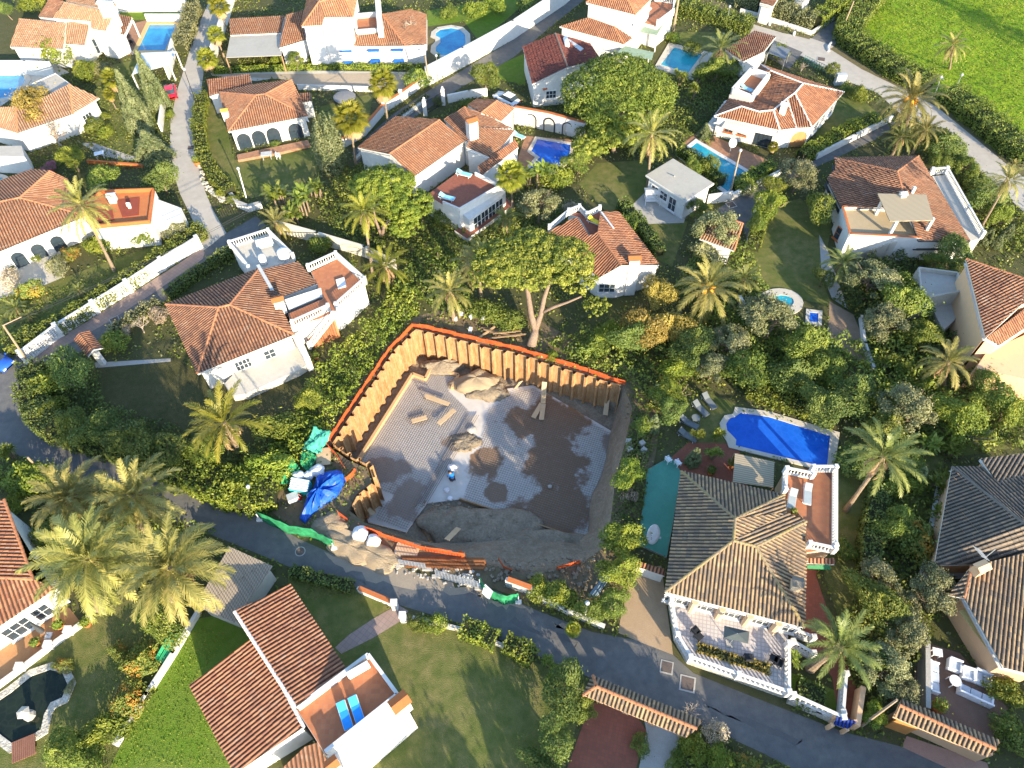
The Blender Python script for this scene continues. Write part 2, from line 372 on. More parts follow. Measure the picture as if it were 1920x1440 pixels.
PIT = P([(617, 837), (690, 727), (733, 663), (777, 617), (800, 622), (883, 643), (970, 663), (1035, 683), (1100, 703), (1168, 722), (1186, 765), (1172, 830),
         (1154, 900), (1145, 975), (1128, 1030), (1080, 1062), (1000, 1078), (940, 1066), (870, 1046), (790, 1016), (722, 992), (684, 980), (654, 956), (668, 928),
         (697, 905), (688, 878), (652, 862)])
PITIN = [.06, .06, .06, .06, .06, .06, .06, .06, .06, .5, 1.5, 1.6, 1.7, 2.0, 3.6, 6.2, 6.6, 6.0, 4.0, 1.6, 1.0, 1.0, .3, .1, .1, .1, .3]
ZF = -4.0
big = [Vector((-400, -200, 0)), Vector((400, -200, 0)), Vector((400, 900, 0)), Vector((-400, 900, 0))]
sheet('ground', big, 0, M_ground, [PIT])
cen = sum(PIT, Vector()) / len(PIT)
def inset(poly, ds):
    n = len(poly); out = []
    ar = sum(poly[i].x * poly[(i + 1) % n].y - poly[(i + 1) % n].x * poly[i].y for i in range(n))
    sg = 1 if ar > 0 else -1
    for i in range(n):
        a, b, c = poly[i - 1], poly[i], poly[(i + 1) % n]
        d1 = (b - a); d2 = (c - b); d1.z = d2.z = 0; d1.normalize(); d2.normalize()
        n1 = Vector((-d1.y, d1.x, 0)) * sg; n2 = Vector((-d2.y, d2.x, 0)) * sg
        k = n1 + n2
        k = k / max(.35, k.dot(n1)) if k.length > 1e-3 else n1
        d = ds[i] if isinstance(ds, (list, tuple)) else ds
        out.append(b + k * d)
    return out
PITB = inset(PIT, PITIN)
def noisy(p, a, f=.5):
    return Vector((p.x + a * math.sin(p.y * 1.7 * f + p.z), p.y + a * math.cos(p.x * 1.9 * f + 2 * p.z), p.z + a * .6 * math.sin(p.x * 1.3 + p.y * 1.1)))
b = MB(); n = len(PIT); K = 7
rows = []
dense = []
for i in range(n):
    for s in range(4): dense.append((i, s / 4))
for k in range(K + 1):
    t = k / K; row = []
    for i, s in dense:
        T = PIT[i].lerp(PIT[(i + 1) % n], s); Bt = PITB[i].lerp(PITB[(i + 1) % n], s)
        p = T.lerp(Bt, t); p.z = ZF * (t ** .85)
        row.append(p if k == 0 else noisy(p, min(.22, .12 * (PITIN[i] * (1 - s) + PITIN[(i + 1) % n] * s))))
    rows.append(row)
m_ = len(dense)
vs = [p for r in rows for p in r]
fs = [(k * m_ + j, k * m_ + (j + 1) % m_, (k + 1) * m_ + (j + 1) % m_, (k + 1) * m_ + j) for k in range(K) for j in range(m_)]
b.add(vs, fs)
M_pitsoil = surf('pit_soil', ((.27, .215, .15), (.19, .15, .105), (.36, .30, .22)), (.25, 1.3), .95, .9, .1, (.7, .6), 5, .35)
o = b.build('excavation_banks', M_pitsoil, smooth=True); o['kind'] = 'structure'
o = sheet('excavation_floor', inset(PIT, [max(-.3, q - .6) for q in PITIN]), ZF - .15, M_pitsoil)
SLAB = P([(666, 872), (774, 703), (797, 712), (808, 690), (860, 705), (905, 735), (1000, 722), (1170, 822), (1124, 992), (1083, 1009), (862, 936), (800, 944), (762, 998), (690, 979)], ZF)
M_slab = surf('slab_concrete', ((.58, .54, .49), (.50, .46, .41), (.42, .35, .27)), (.2, 1.4), .75, .05, .3, (.5, .3), 18, .1)
def stains(mt, spots, col):
    """rusty water stains with ragged soft outlines at fixed places on the slab"""
    nt = mt.node_tree; bs = nt.nodes['Principled BSDF']; N = nt.nodes; L = nt.links
    base = bs.inputs['Base Color'].links[0].from_socket; p = pos(nt)
    nz = N.new('ShaderNodeTexNoise'); nz.inputs['Scale'].default_value = .45; nz.inputs['Detail'].default_value = 7; nz.inputs['Roughness'].default_value = .62; L.new(p, nz.inputs['Vector'])
    acc = None
    for x, y, rx, ry, k in spots:
        c = at(x, y, ZF); mp = N.new('ShaderNodeVectorMath'); mp.operation = 'SUBTRACT'; L.new(p, mp.inputs[0]); mp.inputs[1].default_value = c
        dv = N.new('ShaderNodeVectorMath'); dv.operation = 'DIVIDE'; L.new(mp.outputs[0], dv.inputs[0]); dv.inputs[1].default_value = (rx, ry, 50)
        ln = N.new('ShaderNodeVectorMath'); ln.operation = 'LENGTH'; L.new(dv.outputs[0], ln.inputs[0])
        ad = N.new('ShaderNodeMath'); ad.operation = 'MULTIPLY_ADD'; L.new(nz.outputs['Fac'], ad.inputs[0]); ad.inputs[1].default_value = 2.4; L.new(ln.outputs['Value'], ad.inputs[2])
        mr = N.new('ShaderNodeMapRange'); mr.interpolation_type = 'SMOOTHSTEP'; mr.inputs[1].default_value = 1.95; mr.inputs[2].default_value = 2.25; mr.inputs[3].default_value = k; mr.inputs[4].default_value = 0; L.new(ad.outputs[0], mr.inputs[0])
        if acc is None: acc = mr.outputs[0]
        else:
            mx = N.new('ShaderNodeMath'); mx.operation = 'MAXIMUM'; L.new(acc, mx.inputs[0]); L.new(mr.outputs[0], mx.inputs[1]); acc = mx.outputs[0]
    L.new(mixcol(nt, acc, base, col), bs.inputs['Base Color'])
    ro = N.new('ShaderNodeMapRange'); ro.inputs[3].default_value = .75; ro.inputs[4].default_value = .3; L.new(acc, ro.inputs[0]); L.new(ro.outputs[0], bs.inputs['Roughness'])
stains(M_slab, [(1040, 785, 4.6, 2.6, .93), (1035, 865, 3.2, 4.2, .93), (1040, 960, 4.6, 3.0, .92), (985, 790, 2.6, 2.0, .9), (908, 872, 1.7, 1.9, .9), (935, 925, 1.3, 1.2, .85), (1150, 835, 1.2, 1.4, .7), (715, 880, 2.6, 1.6, .62), (762, 940, 1.8, 2.4, .6), (790, 780, 1.8, 1.2, .3), (850, 830, 1.4, 1.2, .7)], (.20, .098, .034))
b = MB().prism(SLAB, ZF - .14, ZF); o = b.build('concrete_slab', M_slab); o['kind'] = 'structure'

# roads -----------------------------------------------------------
ASPH = [
 [(-40, 655), (45, 668), (62, 690), (54, 767), (77, 802), (125, 830), (200, 857), (250, 882), (335, 917), (437, 952), (490, 968), (560, 1010), (640, 1046), (700, 1062),
  (830, 1100), (930, 1108), (1000, 1142), (1110, 1185), (1190, 1200), (1262, 1228), (1300, 1262), (1420, 1310), (1580, 1372), (1690, 1400), (1850, 1450), (1900, 1480), (1560, 1480), (1430, 1412), (1330, 1366),
  (1200, 1312), (1110, 1272), (1000, 1226), (860, 1168), (740, 1132), (660, 1098), (540, 1062), (440, 1020), (350, 985), (250, 945), (130, 890), (40, 856), (-40, 820)],
 [(62, 690), (64, 702), (120, 676), (180, 644), (250, 604), (310, 563), (380, 512), (440, 468), (500, 424), (480, 405), (420, 440), (378, 474), (330, 505), (250, 556), (170, 606), (70, 672)],
 [(660, 286), (690, 255), (740, 212), (800, 172), (870, 130), (955, 79), (1057, -4), (1100, -4), (962, 108), (905, 141), (870, 161), (795, 208), (725, 254), (690, 285), (668, 310)],
 [(1522, 72), (1590, 8), (1606, -6), (1670, -6), (1605, 50), (1562, 86)],
 [(1668, 229), (1600, 262), (1530, 299), (1470, 327), (1420, 352), (1368, 378), (1345, 392), (1352, 404), (1392, 420), (1400, 448), (1406, 448), (1418, 398), (1450, 362), (1510, 322), (1560, 300), (1640, 262), (1700, 224)],
]
for q in ASPH: sheet('road', P(q), .012, M_asph)
CONC = [
 [(350, 115), (332, 170), (320, 225), (318, 300), (337, 362), (365, 420), (376, 474), (425, 438), (400, 395), (385, 360), (370, 276), (377, 175), (386, 100), (404, 60), (430, -4), (395, -4), (362, 70)],
 [(1268, -8), (1340, 22), (1400, 42), (1468, 62), (1522, 72), (1562, 86), (1622, 125), (1700, 160), (1762, 192), (1840, 248), (1925, 320), (1925, 402), (1850, 334), (1810, 288), (1777, 242), (1700, 224), (1645, 174), (1587, 152),
  (1552, 130), (1500, 104), (1450, 82), (1390, 60), (1300, 26), (1262, 6)],
]
for q in CONC: sheet('road', P(q), .008, M_concroad)
DIRT = [[(1762, 190), (1700, 158), (1622, 122), (1566, 86), (1556, 92), (1616, 130), (1690, 166), (1756, 200), (1900, 318), (1925, 336), (1925, 312), (1840, 240)],
        [(1300, -6), (1340, 0), (1430, 34), (1520, 66), (1518, 74), (1420, 48), (1340, 22)]]
for q in DIRT: sheet('road_verge', P(q), .016, M_dry)
# pavements / paths / paving (structure)
PAVE = [
 ('pavement', [(63, 683), (120, 650), (200, 606), (290, 548), (380, 486), (384, 474), (378, 466), (300, 517), (200, 580), (60, 666)], .02, M_pinkpave),
 ('path', [(640, 1226), (700, 1196), (752, 1164), (766, 1146), (746, 1134), (700, 1160), (655, 1190), (628, 1214)], .02, M_pinkpave),
 ('driveway', [(1182, 1075), (1240, 1060), (1262, 1228), (1190, 1200), (1158, 1186)], .016, surf('dusty_driveway', ((.40, .28, .17), (.33, .23, .14), (.47, .35, .23)), (.3, 1.6), .9, .2, .2)),
 ('path', [(1500, 880), (1562, 878), (1530, 1080), (1570, 1200), (1610, 1300), (1600, 1360), (1570, 1330), (1560, 1270), (1510, 1200), (1500, 1100)], .018, M_redpave),
 ('paving', [(1258, 858), (1290, 830), (1380, 832), (1400, 880), (1400, 930), (1270, 890)], .018, M_redpave),
 ('paving', [(0, 492), (95, 455), (130, 470), (118, 520), (60, 545), (0, 560)], .016, M_palepave),
 ('paving', [(1185, 385), (1215, 355), (1290, 395), (1282, 418), (1216, 420)], .016, M_conc),
 ('paving', [(1280, 270), (1310, 246), (1345, 258), (1440, 300), (1420, 345), (1395, 322)], .018, M_terra2),
 ('paving', [(215, 105), (226, 50), (282, 36), (290, 44), (258, 102)], .014, M_terra2),
 ('paving', [(1150, 400), (1290, 400), (1290, 410), (1150, 410)], .002, M_dry),
 ('paving', [(985, 255), (1070, 262), (1085, 300), (1000, 330), (970, 300)], .014, M_terra2),
 ('paving', [(862, 425), (932, 365), (955, 376), (935, 400), (880, 440)], .02, M_redpave),
 ('paving', [(780, 60), (820, 55), (830, 100), (800, 125), (775, 115)], .014, M_dry),
 ('paving', [(480, 152), (560, 140), (800, 150), (810, 136), (560, 132), (395, 138), (398, 142)], .01, M_palepave),
 ('paving', [(395, 140), (800, 136), (795, 166), (700, 168), (560, 164), (545, 150)], .014, surf('gravel_yard', ((.42, .34, .25), (.36, .29, .21), (.48, .40, .3)), (.4, 2.5), .95, .3, .1)),
 ('paving', [(-60, 1200), (-60, 1285), (0, 1281), (150, 1165), (130, 1140), (60, 1130)], .02, surf('orange_paving', ((.46, .24, .11), (.40, .20, .09), (.5, .28, .14)), (.4, 2.0), .85, .1, .2)),
 ('paving', [(1060, 1450), (1108, 1316), (1190, 1336), (1212, 1370), (1190, 1450)], .02, M_redpave),
 ('paving', [(1196, 1450), (1212, 1372), (1206, 1340), (1262, 1362), (1275, 1380), (1256, 1450)], .018, M_conc),
 ('paving', [(1715, 1365), (1714, 1240), (1738, 1205), (1800, 1225), (1856, 1290), (1890, 1330), (1860, 1385), (1800, 1395)], .018, surf('worn_patio', ((.22, .13, .09), (.15, .09, .065), (.30, .20, .15)), (.4, 1.6), .9, .3, .2)),
 ('paving', [(1555, 565), (1600, 590), (1640, 690), (1580, 660), (1552, 640)], .018, surf('brown_patio', ((.30, .21, .14), (.24, .17, .11), (.36, .27, .19)), (.4, 2.0), .9, .2, .2)),
 ('paving', [(1536, 440), (1552, 470), (1562, 500), (1590, 580), (1560, 560), (1540, 510)], .016, M_conc),
 ('paving', [(1450, 75), (1505, 98), (1480, 130), (1440, 108)], .02, M_asph),
 ('paving', [(1690, 1400), (1700, 1380), (1850, 1430), (1860, 1460), (1800, 1452)], .02, surf('pink_drive', ((.42, .25, .18), (.34, .2, .15), (.48, .3, .22)), (.4, 2.0), .9, .2, .2)),
 ('paving', [(200, 0), (350, 0), (346, 21), (262, 22), (215, 18)], .02, M_palepave),
 ('paving', [(0, 118), (100, 118), (130, 136), (60, 160), (0, 200)], .02, M_palepave),
 ('path', [(175, 268), (240, 290), (262, 296), (240, 302), (190, 292), (150, 268)], .012, M_conc),
 ('path', [(176, 680), (320, 672), (320, 678), (180, 690)], .012, M_conc),
]
for nm, q, z, mt in PAVE: sheet(nm, P(q), z, mt)
LAWN = [
 ('field', [(1575, 70), (1650, -8), (1700, -60), (2100, -60), (2050, 340), (1925, 300), (1840, 236), (1762, 186), (1690, 150)], .006, M_field),
 ('lawn', [(540, 1075), (660, 1104), (740, 1142), (860, 1178), (1000, 1240), (1100, 1285), (1060, 1440), (700, 1460), (540, 1200)], .006, M_lawn),
 ('lawn', [(372, 1160), (430, 1150), (560, 1300), (430, 1470), (190, 1470), (226, 1398)], .006, M_lawnfresh),
 ('lawn', [(-60, 1290), (150, 1168), (250, 1110), (372, 1160), (224, 1396), (190, 1470), (-60, 1470)], .004, M_lawn),
 ('lawn', [(190, 690), (330, 668), (372, 704), (540, 690), (600, 690), (560, 790), (440, 850), (200, 790)], .004, surf('dark_lawn', ((.085, .085, .035), (.14, .12, .06), (.06, .065, .022)), (.3, 1.8), .95, .6, .1, (.8, .6), 9, .35)),  # darker, browner grass tone than the other lawns
 ('lawn', [(0, 560), (120, 520), (260, 470), (372, 440), (200, 580), (0, 700)], .004, M_lawn),
 ('lawn', [(1085, 345), (1120, 306), (1210, 300), (1228, 330), (1190, 385), (1215, 420), (1290, 415), (1260, 500), (1200, 470), (1130, 390)], .004, M_lawn),
 ('lawn', [(1400, 460), (1425, 395), (1500, 372), (1560, 420), (1540, 520), (1560, 575), (1440, 545), (1400, 500)], .004, M_lawn),
 ('lawn', [(1282, 752), (1330, 738), (1400, 765), (1350, 800), (1380, 830), (1290, 832)], .004, M_lawn),
 ('lawn', [(372, 200), (412, 190), (440, 300), (580, 280), (600, 200), (700, 175), (690, 230), (640, 290), (560, 350), (470, 372), (390, 310)], .004, M_lawn),
 ('lawn', [(925, 126), (985, 100), (985, 160), (940, 150)], .004, M_lawnfresh),
 ('lawn', [(1530, 210), (1590, 165), (1650, 215), (1530, 280)], .004, M_lawn),
 ('lawn', [(1570, 880), (1640, 800), (1660, 1000), (1580, 1180), (1545, 1080)], .004, M_lawn),
 ('lawn', [(215, 20), (345, 20), (345, 36), (215, 38)], .004, M_lawnfresh),
 ('lawn', [(180, 130), (260, 110), (330, 190), (320, 240), (240, 290), (180, 260)], .004, M_lawn),
 ('lawn', [(1265, 60), (1360, 60), (1380, 95), (1310, 95), (1265, 80)], .004, M_lawn),
 ('lawn', [(800, 20), (960, -6), (980, 10), (900, 80), (870, 40), (800, 50)], .004, M_lawnfresh),
 ('lawn', [(1480, 1260), (1580, 1300), (1560, 1345), (1470, 1290)], .004, M_lawnfresh),
 ('lawn', [(1690, 1000), (1760, 980), (1770, 860), (1900, 840), (1790, 800), (1700, 840)], .004, M_lawn),
]
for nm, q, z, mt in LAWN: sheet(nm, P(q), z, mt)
sheet('soil', P([(760, 600), (840, 575), (990, 590), (1180, 690), (1240, 790), (1210, 960), (1170, 1100), (1150, 1180), (1000, 1130), (900, 1095), (700, 1050), (560, 1000), (510, 960), (540, 880), (610, 800), (700, 680)]), .004,
      M_soil, [inset(PIT, -.02)])

# swimming pools ---------------------------------------------------
def pool(name, label, inner, mt, cop=None, outer=None, w=.6, copmat=None, lip=.12):
    I = P(inner, 0); n = len(I); c0 = sum(I, Vector()) / n
    O = P(outer, 0) if outer else inset(I, -w)
    t = thing(name, label, 'swimming pool', c0)
    sheet_ = MB()
    loops = [[Vector((p.x, p.y, 0)) for p in O], [Vector((p.x, p.y, 0)) for p in I]]
    fl = loops[0] + loops[1]
    fs = []
    for tr in tessellate_polygon(loops):
        A, B, D = [fl[i] for i in tr]
        fs.append(tuple(tr) if (B - A).cross(D - A).z > 0 else tuple(reversed(tr)))
    sheet_.add([(p.x, p.y, lip) for p in fl], fs)
    for L in loops:
        for i in range(len(L)):
            a, d = L[i], L[(i + 1) % len(L)]
            sheet_.poly((a.x, a.y, 0), (d.x, d.y, 0), (d.x, d.y, lip), (a.x, a.y, lip))
    sheet_.build('coping', copmat or M_coping, t)
    wb = MB(); fs = [tuple(range(n))]
    ar = sum(I[i].x * I[(i + 1) % n].y - I[(i + 1) % n].x * I[i].y for i in range(n))
    J = I if ar > 0 else I[::-1]
    tri = tessellate_polygon([[Vector((p.x, p.y, 0)) for p in J]]); fs = []
    for tr in tri:
        A, B, D = [J[i] for i in tr]; fs.append(tuple(tr) if (B - A).cross(D - A).z > 0 else tuple(reversed(tr)))
    wb.add([(p.x, p.y, .045) for p in J], fs); wb.build('water', mt, t)
    return t
def oval(cx, cy, rx, ry, n=20, k=0):
    return [(cx + rx * math.cos(2 * math.pi * i / n) * (1 - k * math.exp(-((i / n - .5) * 6) ** 2)), cy + ry * math.sin(2 * math.pi * i / n)) for i in range(n)]
pool('swimming_pool', 'large deep blue pool with curved left end beside the dark tiled villa', [(1388, 775), (1440, 782), (1556, 818), (1550, 878), (1379, 836), (1380, 826), (1373, 818), (1363, 808), (1361, 796), (1368, 785), (1378, 782)], M_w_deep,
     outer=[(1378, 764), (1440, 772), (1574, 812), (1562, 888), (1366, 840), (1362, 828), (1352, 812), (1349, 794), (1358, 780), (1374, 777)])
pool('swimming_pool', 'rectangular pool with tan coping beside the pale orange L shaped house', [(281, 47), (331, 47), (310, 96), (258, 96)], M_w_mid, w=.7, copmat=M_tan)
pool('swimming_pool', 'kidney shaped blue pool below the long white wall', [(818, 62), (826, 56), (845, 53), (862, 56), (872, 66), (873, 82), (864, 97), (845, 106), (826, 104), (817, 97), (818, 88), (826, 80), (825, 72), (817, 68)], M_w_mid, w=.8, copmat=M_palepave)
pool('swimming_pool', 'turquoise pool with pale deck below the two storey white house', [(1264, 90), (1316, 103), (1290, 138), (1238, 122)], M_w_teal, outer=[(1254, 81), (1338, 101), (1302, 152), (1226, 128)])
pool('swimming_pool', 'long narrow blue pool with terracotta deck by the white villa with striped awning', [(1306, 268), (1396, 322), (1382, 340), (1364, 360), (1318, 326), (1276, 292)], M_w_teal, w=.55, copmat=M_white)
pool('swimming_pool', 'L shaped dark blue pool behind the arched white wall', [(1008, 262), (1070, 272), (1066, 300), (1030, 326), (992, 328), (988, 322), (1012, 296), (996, 284)], M_w_deep, w=.5)
pool('swimming_pool', 'round light blue pool half hidden by bushes', oval(1464, 567, 24, 13), M_w_teal, w=1.0, copmat=M_palepave)
pool('swimming_pool', 'small square blue spa pool beside the round pool', [(1518, 586), (1534, 588), (1533, 606), (1517, 603)], M_w_deep, w=.4, copmat=M_palepave)
pool('swimming_pool', 'blue pool at the left edge of the photo with white surround', [(-60, 142), (44, 142), (48, 152), (30, 180), (-60, 196)], M_w_mid, w=.8, copmat=M_palepave)
pool('swimming_pool', 'small round teal pool at the left edge', oval(-10, 346, 24, 14), M_w_teal, w=.6, copmat=M_palepave)
pd = pool('garden_pond', 'dark garden pond with pale stone rim on the lawn', [(-40, 1340), (20, 1300), (60, 1268), (95, 1256), (118, 1262), (128, 1284), (118, 1308), (96, 1318), (84, 1340), (78, 1368), (40, 1392), (26, 1396), (0, 1376), (-40, 1384)], M_w_pond, w=.55, copmat=M_stone)
pd['category'] = 'pond'
# ================================================================== BUILDINGS
def tile_faces(faces, pitch=.3, course=.45, amp=.12):
    """corrugated clay tiles over each roof plane; returns verts, uv arrays"""
    VV, UU = [], []
    for fi, pts in enumerate(faces):
        pts = [Vector(p) for p in pts]
        nrm = Vector((0, 0, 0))
        for i in range(len(pts)):
            nrm += (pts[i] - pts[0]).cross(pts[(i + 1) % len(pts)] - pts[0])
        nrm.normalize()
        if nrm.z < 0: nrm = -nrm
        dn = Vector((0, 0, -1)) - nrm * (-nrm.z)
        if dn.length < 1e-3: dn = Vector((0, -1, 0))
        dn.normalize(); uu = dn.cross(nrm).normalized()
        o = pts[0]
        U = np.array([(p - o).dot(uu) for p in pts]); V = np.array([(p - o).dot(dn) for p in pts]); W = np.array([(p - o).dot(nrm) for p in pts])
        sub = 6; du = pitch / sub
        us = np.arange(math.floor(U.min() / du), math.ceil(U.max() / du) + 1) * du
        us = np.unique(np.clip(np.concatenate([us, U]), U.min(), U.max()))
        us = us[np.concatenate([[True], np.diff(us) > 1e-4])]
        lo = np.full(len(us), np.inf); hi = np.full(len(us), -np.inf)
        wl = np.zeros(len(us)); wh = np.zeros(len(us))
        n = len(pts)
        for i in range(n):
            a, b = i, (i + 1) % n
            ua, ub = U[a], U[b]
            if abs(ua - ub) < 1e-6:
                for q in (a, b):
                    k = np.abs(us - U[q]) < 1e-4
                    c = k & (V[q] < lo); lo[c] = V[q]; wl[c] = W[q]; c = k & (V[q] > hi); hi[c] = V[q]; wh[c] = W[q]
                continue
            t = (us - ua) / (ub - ua); k = (t >= -1e-6) & (t <= 1 + 1e-6)
            v = V[a] + t * (V[b] - V[a]); ww = W[a] + t * (W[b] - W[a])
            c = k & (v < lo); lo[c] = v[c]; wl[c] = ww[c]; c = k & (v > hi); hi[c] = v[c]; wh[c] = ww[c]
        prof = amp * np.abs(np.cos(np.pi * us / pitch)) ** .8
        j0 = math.floor(np.nanmin(lo) / course); j1 = math.ceil(np.nanmax(hi) / course)
        J = np.arange(j0, j1)
        A = np.clip(J[:, None] * course, lo[None], hi[None]); B = np.clip((J[:, None] + 1) * course, lo[None], hi[None])
        def wat(v):
            t = np.where(hi - lo > 1e-6, (v - lo) / np.maximum(hi - lo, 1e-6), 0)
            return wl + (wh - wl) * t
        def P3(v, up):
            h = wat(v) + prof[None] + up
            return np.array(o)[None, None] + us[None, :, None] * np.array(uu) + v[..., None] * np.array(dn) + h[..., None] * np.array(nrm)
        fa = (A / course - J[:, None]) * .035; fb = (B / course - J[:, None]) * .035
        PA = P3(A, fa); PB = P3(B, fb)
        ok = ((B - A)[:, :-1] > 1e-4) | ((B - A)[:, 1:] > 1e-4)
        q = np.stack([PB[:, :-1], PB[:, 1:], PA[:, 1:], PA[:, :-1]], axis=2)
        ci = np.floor((us[:-1] + us[1:]) / 2 / pitch + .5).astype(int); rj = np.random.default_rng(fi + len(us)).normal(0, .012, (len(J), ci.max() - ci.min() + 1))
        q = (q + rj[:, ci - ci.min()][:, :, None, None] * np.array(nrm))[ok]
        ua_ = us[:-1] / pitch + .5 + fi * 97; ub_ = us[1:] / pitch + .5 + fi * 97
        A_ = np.broadcast_to(ua_[None], ok.shape)[ok]; B_ = np.broadcast_to(ub_[None], ok.shape)[ok]
        uvv = np.broadcast_to(J[:, None] + .5 + fi * 31, ok.shape)[ok]
        VV.append(q.reshape(-1, 3)); UU.append(np.stack([np.stack([A_, uvv], 1), np.stack([B_, uvv], 1), np.stack([B_, uvv], 1), np.stack([A_, uvv], 1)], 1).reshape(-1, 2))
    return np.concatenate(VV), np.concatenate(UU)

def add_cap(b, p, q, r=.14, seg=.42, drop=.02):
    p = Vector(p); q = Vector(q); d = q - p; L = d.length
    if L < .3: return
    n = max(2, int(L / seg)); dd = d / L; s = dd.cross(Vector((0, 0, 1))).normalized(); u = s.cross(dd)
    for i in range(n):
        a = p + d * (i / n); c = p + d * ((i + 1.08) / n)
        ring = []
        for X, k in ((a, 1.0), (c, .86)):
            for j in range(6):
                t = math.pi * j / 5 - .0
                ring.append(X + s * (math.cos(t) * r * k) + u * (math.sin(t) * r * k * .9 + .05 - drop))
        b.add(ring, [(j, j + 1, 7 + j, 6 + j) for j in range(5)] + [(0, 6, 11, 5)])

def roof(parent, faces, tmat, capmat=None, caps=(), pitch=.3, name='roof', edge=M_white, thick=.12, amp=.12):
    """faces: lists of 3D points"""
    o0 = org(parent)
    v, uv = tile_faces(faces, pitch, amp=amp)
    v = v - np.array(o0)
    r = np_mesh(name, v, len(v) // 4, tmat, parent, uv=uv)
    b = MB()
    for f in faces:
        n = len(f); top = [Vector(p) - Vector((0, 0, .01)) for p in f]; bot = [Vector(p) - Vector((0, 0, .03 + thick)) for p in f]
        nv = sum(((f[i] - f[0]).cross(f[(i + 1) % n] - f[0]) for i in range(1, n - 1)), Vector())
        dev = max(abs((p - f[0]).dot(nv.normalized())) for p in f)
        low = [Vector(p) - Vector((0, 0, .04 + thick + dev * 1.3)) for p in f]
        if nv.z < 0: top = top[::-1]; bot = bot[::-1]; low = low[::-1]
        b.add(top + bot, [(i, n + i, n + (i + 1) % n, (i + 1) % n) for i in range(n)])
        b.add(low, [tuple(reversed(range(n)))])
    b.build('eave_board', edge, r)
    if caps and capmat:
        for p, q in caps:
            c = MB(); add_cap(c, p, q); c.build('ridge_cap', capmat, r)
    return r

def walls(parent, bnd, mt, over=.35, z0=0.0, gap=.16, name='wall'):
    """bnd: 3D roof outline; walls inset under it"""
    ins = inset([Vector((p.x, p.y, 0)) for p in bnd], over)
    zt = [p.z - gap for p in bnd]
    b = MB().prism(ins, [z0] * len(bnd), zt, cap=False)
    return b.build(name, mt, parent), ins

def house(name, label, V, faces, bnd, tmat, wmat=M_white, capmat=M_cap_o, over=.35, caps=(), cat='house', pitch=.3, edge=M_white, z0=0.0, group='villas with tiled roofs'):
    """V: key -> (px,py,h).  faces/bnd: strings of keys.  caps: 'AB' pairs"""
    W = {k: at(*v) for k, v in V.items()}
    c = sum((W[k] for k in bnd), Vector()) / len(bnd); c.z = 0
    t = thing(name, label, cat, c, group)
    if faces: roof(t, [[W[k] for k in f] for f in faces], tmat, capmat, [(W[a], W[b]) for a, b in caps], pitch, edge=edge)
    wo, ins = walls(t, [W[k] for k in bnd], wmat, over, z0)
    W['_ins'] = dict(zip(bnd, ins))
    return t, W

def shed_roof(t, q, tmat, wmat=M_white, capmat=None, caps=(), over=.2, pitch=.3, wall_=True, z0=0.0, edge=M_white):
    """one more roof plane on the same house, its walls below"""
    pts = [at(*v) for v in q]
    roof(t, [pts], tmat, capmat, [(pts[a], pts[b]) for a, b in caps], pitch, edge=edge)
    if wall_: walls(t, pts, wmat, over, z0)
    return pts

def block(t, q, h, wmat=M_white, floor=None, par=.0, pw=.2, edges=None, z0=0.0, parmat=None, name='wall', top=None):
    """flat roofed block: q px outline at height h; parapet of height par along edges"""
    pts = [at(x, y, h) for x, y in q]
    MB().prism(pts, z0, h).build(name, wmat, t)
    if floor:
        ins = inset(pts, .02); sheet_ = MB(); n = len(ins)
        tri = tessellate_polygon([[Vector((p.x, p.y, 0)) for p in ins]]); fs = []
        for tr in tri:
            A, B, D = [ins[i] for i in tr]; fs.append(tuple(tr) if (B - A).cross(D - A).z > 0 else tuple(reversed(tr)))
        sheet_.add([(p.x, p.y, h + .012) for p in ins], fs); sheet_.build('terrace_floor', floor, t)
    if par:
        b = MB(); n = len(pts); ii = inset(pts, pw / 2)
        for i in (range(n) if edges is None else edges):
            b.wall(ii[i], ii[(i + 1) % n], pw, h, h + par)
        b.build('parapet', parmat or wmat, t, bevel=.02)
        if top:
            b = MB()
            for i in (range(n) if edges is None else edges):
                b.wall(ii[i], ii[(i + 1) % n], pw + .06, h + par + .003, h + par + .05)
            b.build('parapet_coping', top, t)
    return pts

BJ = [0.0]
def balustrade(parent, q, h0, h=.9, mt=M_white, pts=None, name='balustrade', sp=.26, posts=True):
    pts = pts or [at(x, y, h0) for x, y in q]
    b = MB()
    for i in range(len(pts) - 1):
        p, r = pts[i], pts[i + 1]; d = r - p; L = d.length
        if L < .1: continue
        up = Vector((0, 0, 1))
        b.bar(p + up * .06, r + up * .06, .2, .12); b.bar(p + up * h, r + up * h, .22, .1)
        n = max(1, int(L / sp))
        for k in range(n):
            c = p + d * ((k + .5) / n)
            b.lathe(c, [(.05, .1), (.085, .3), (.04, .6), (.06, h - .04)], 6)
        if posts:
            for c in ((p, r) if i == len(pts) - 2 else (p,)): BJ[0] += .002; b.box(c + up * (h / 2 + .06), (.28 + BJ[0], .28 + BJ[0], h + .12 + BJ[0]))
    return b.build(name, mt, parent)

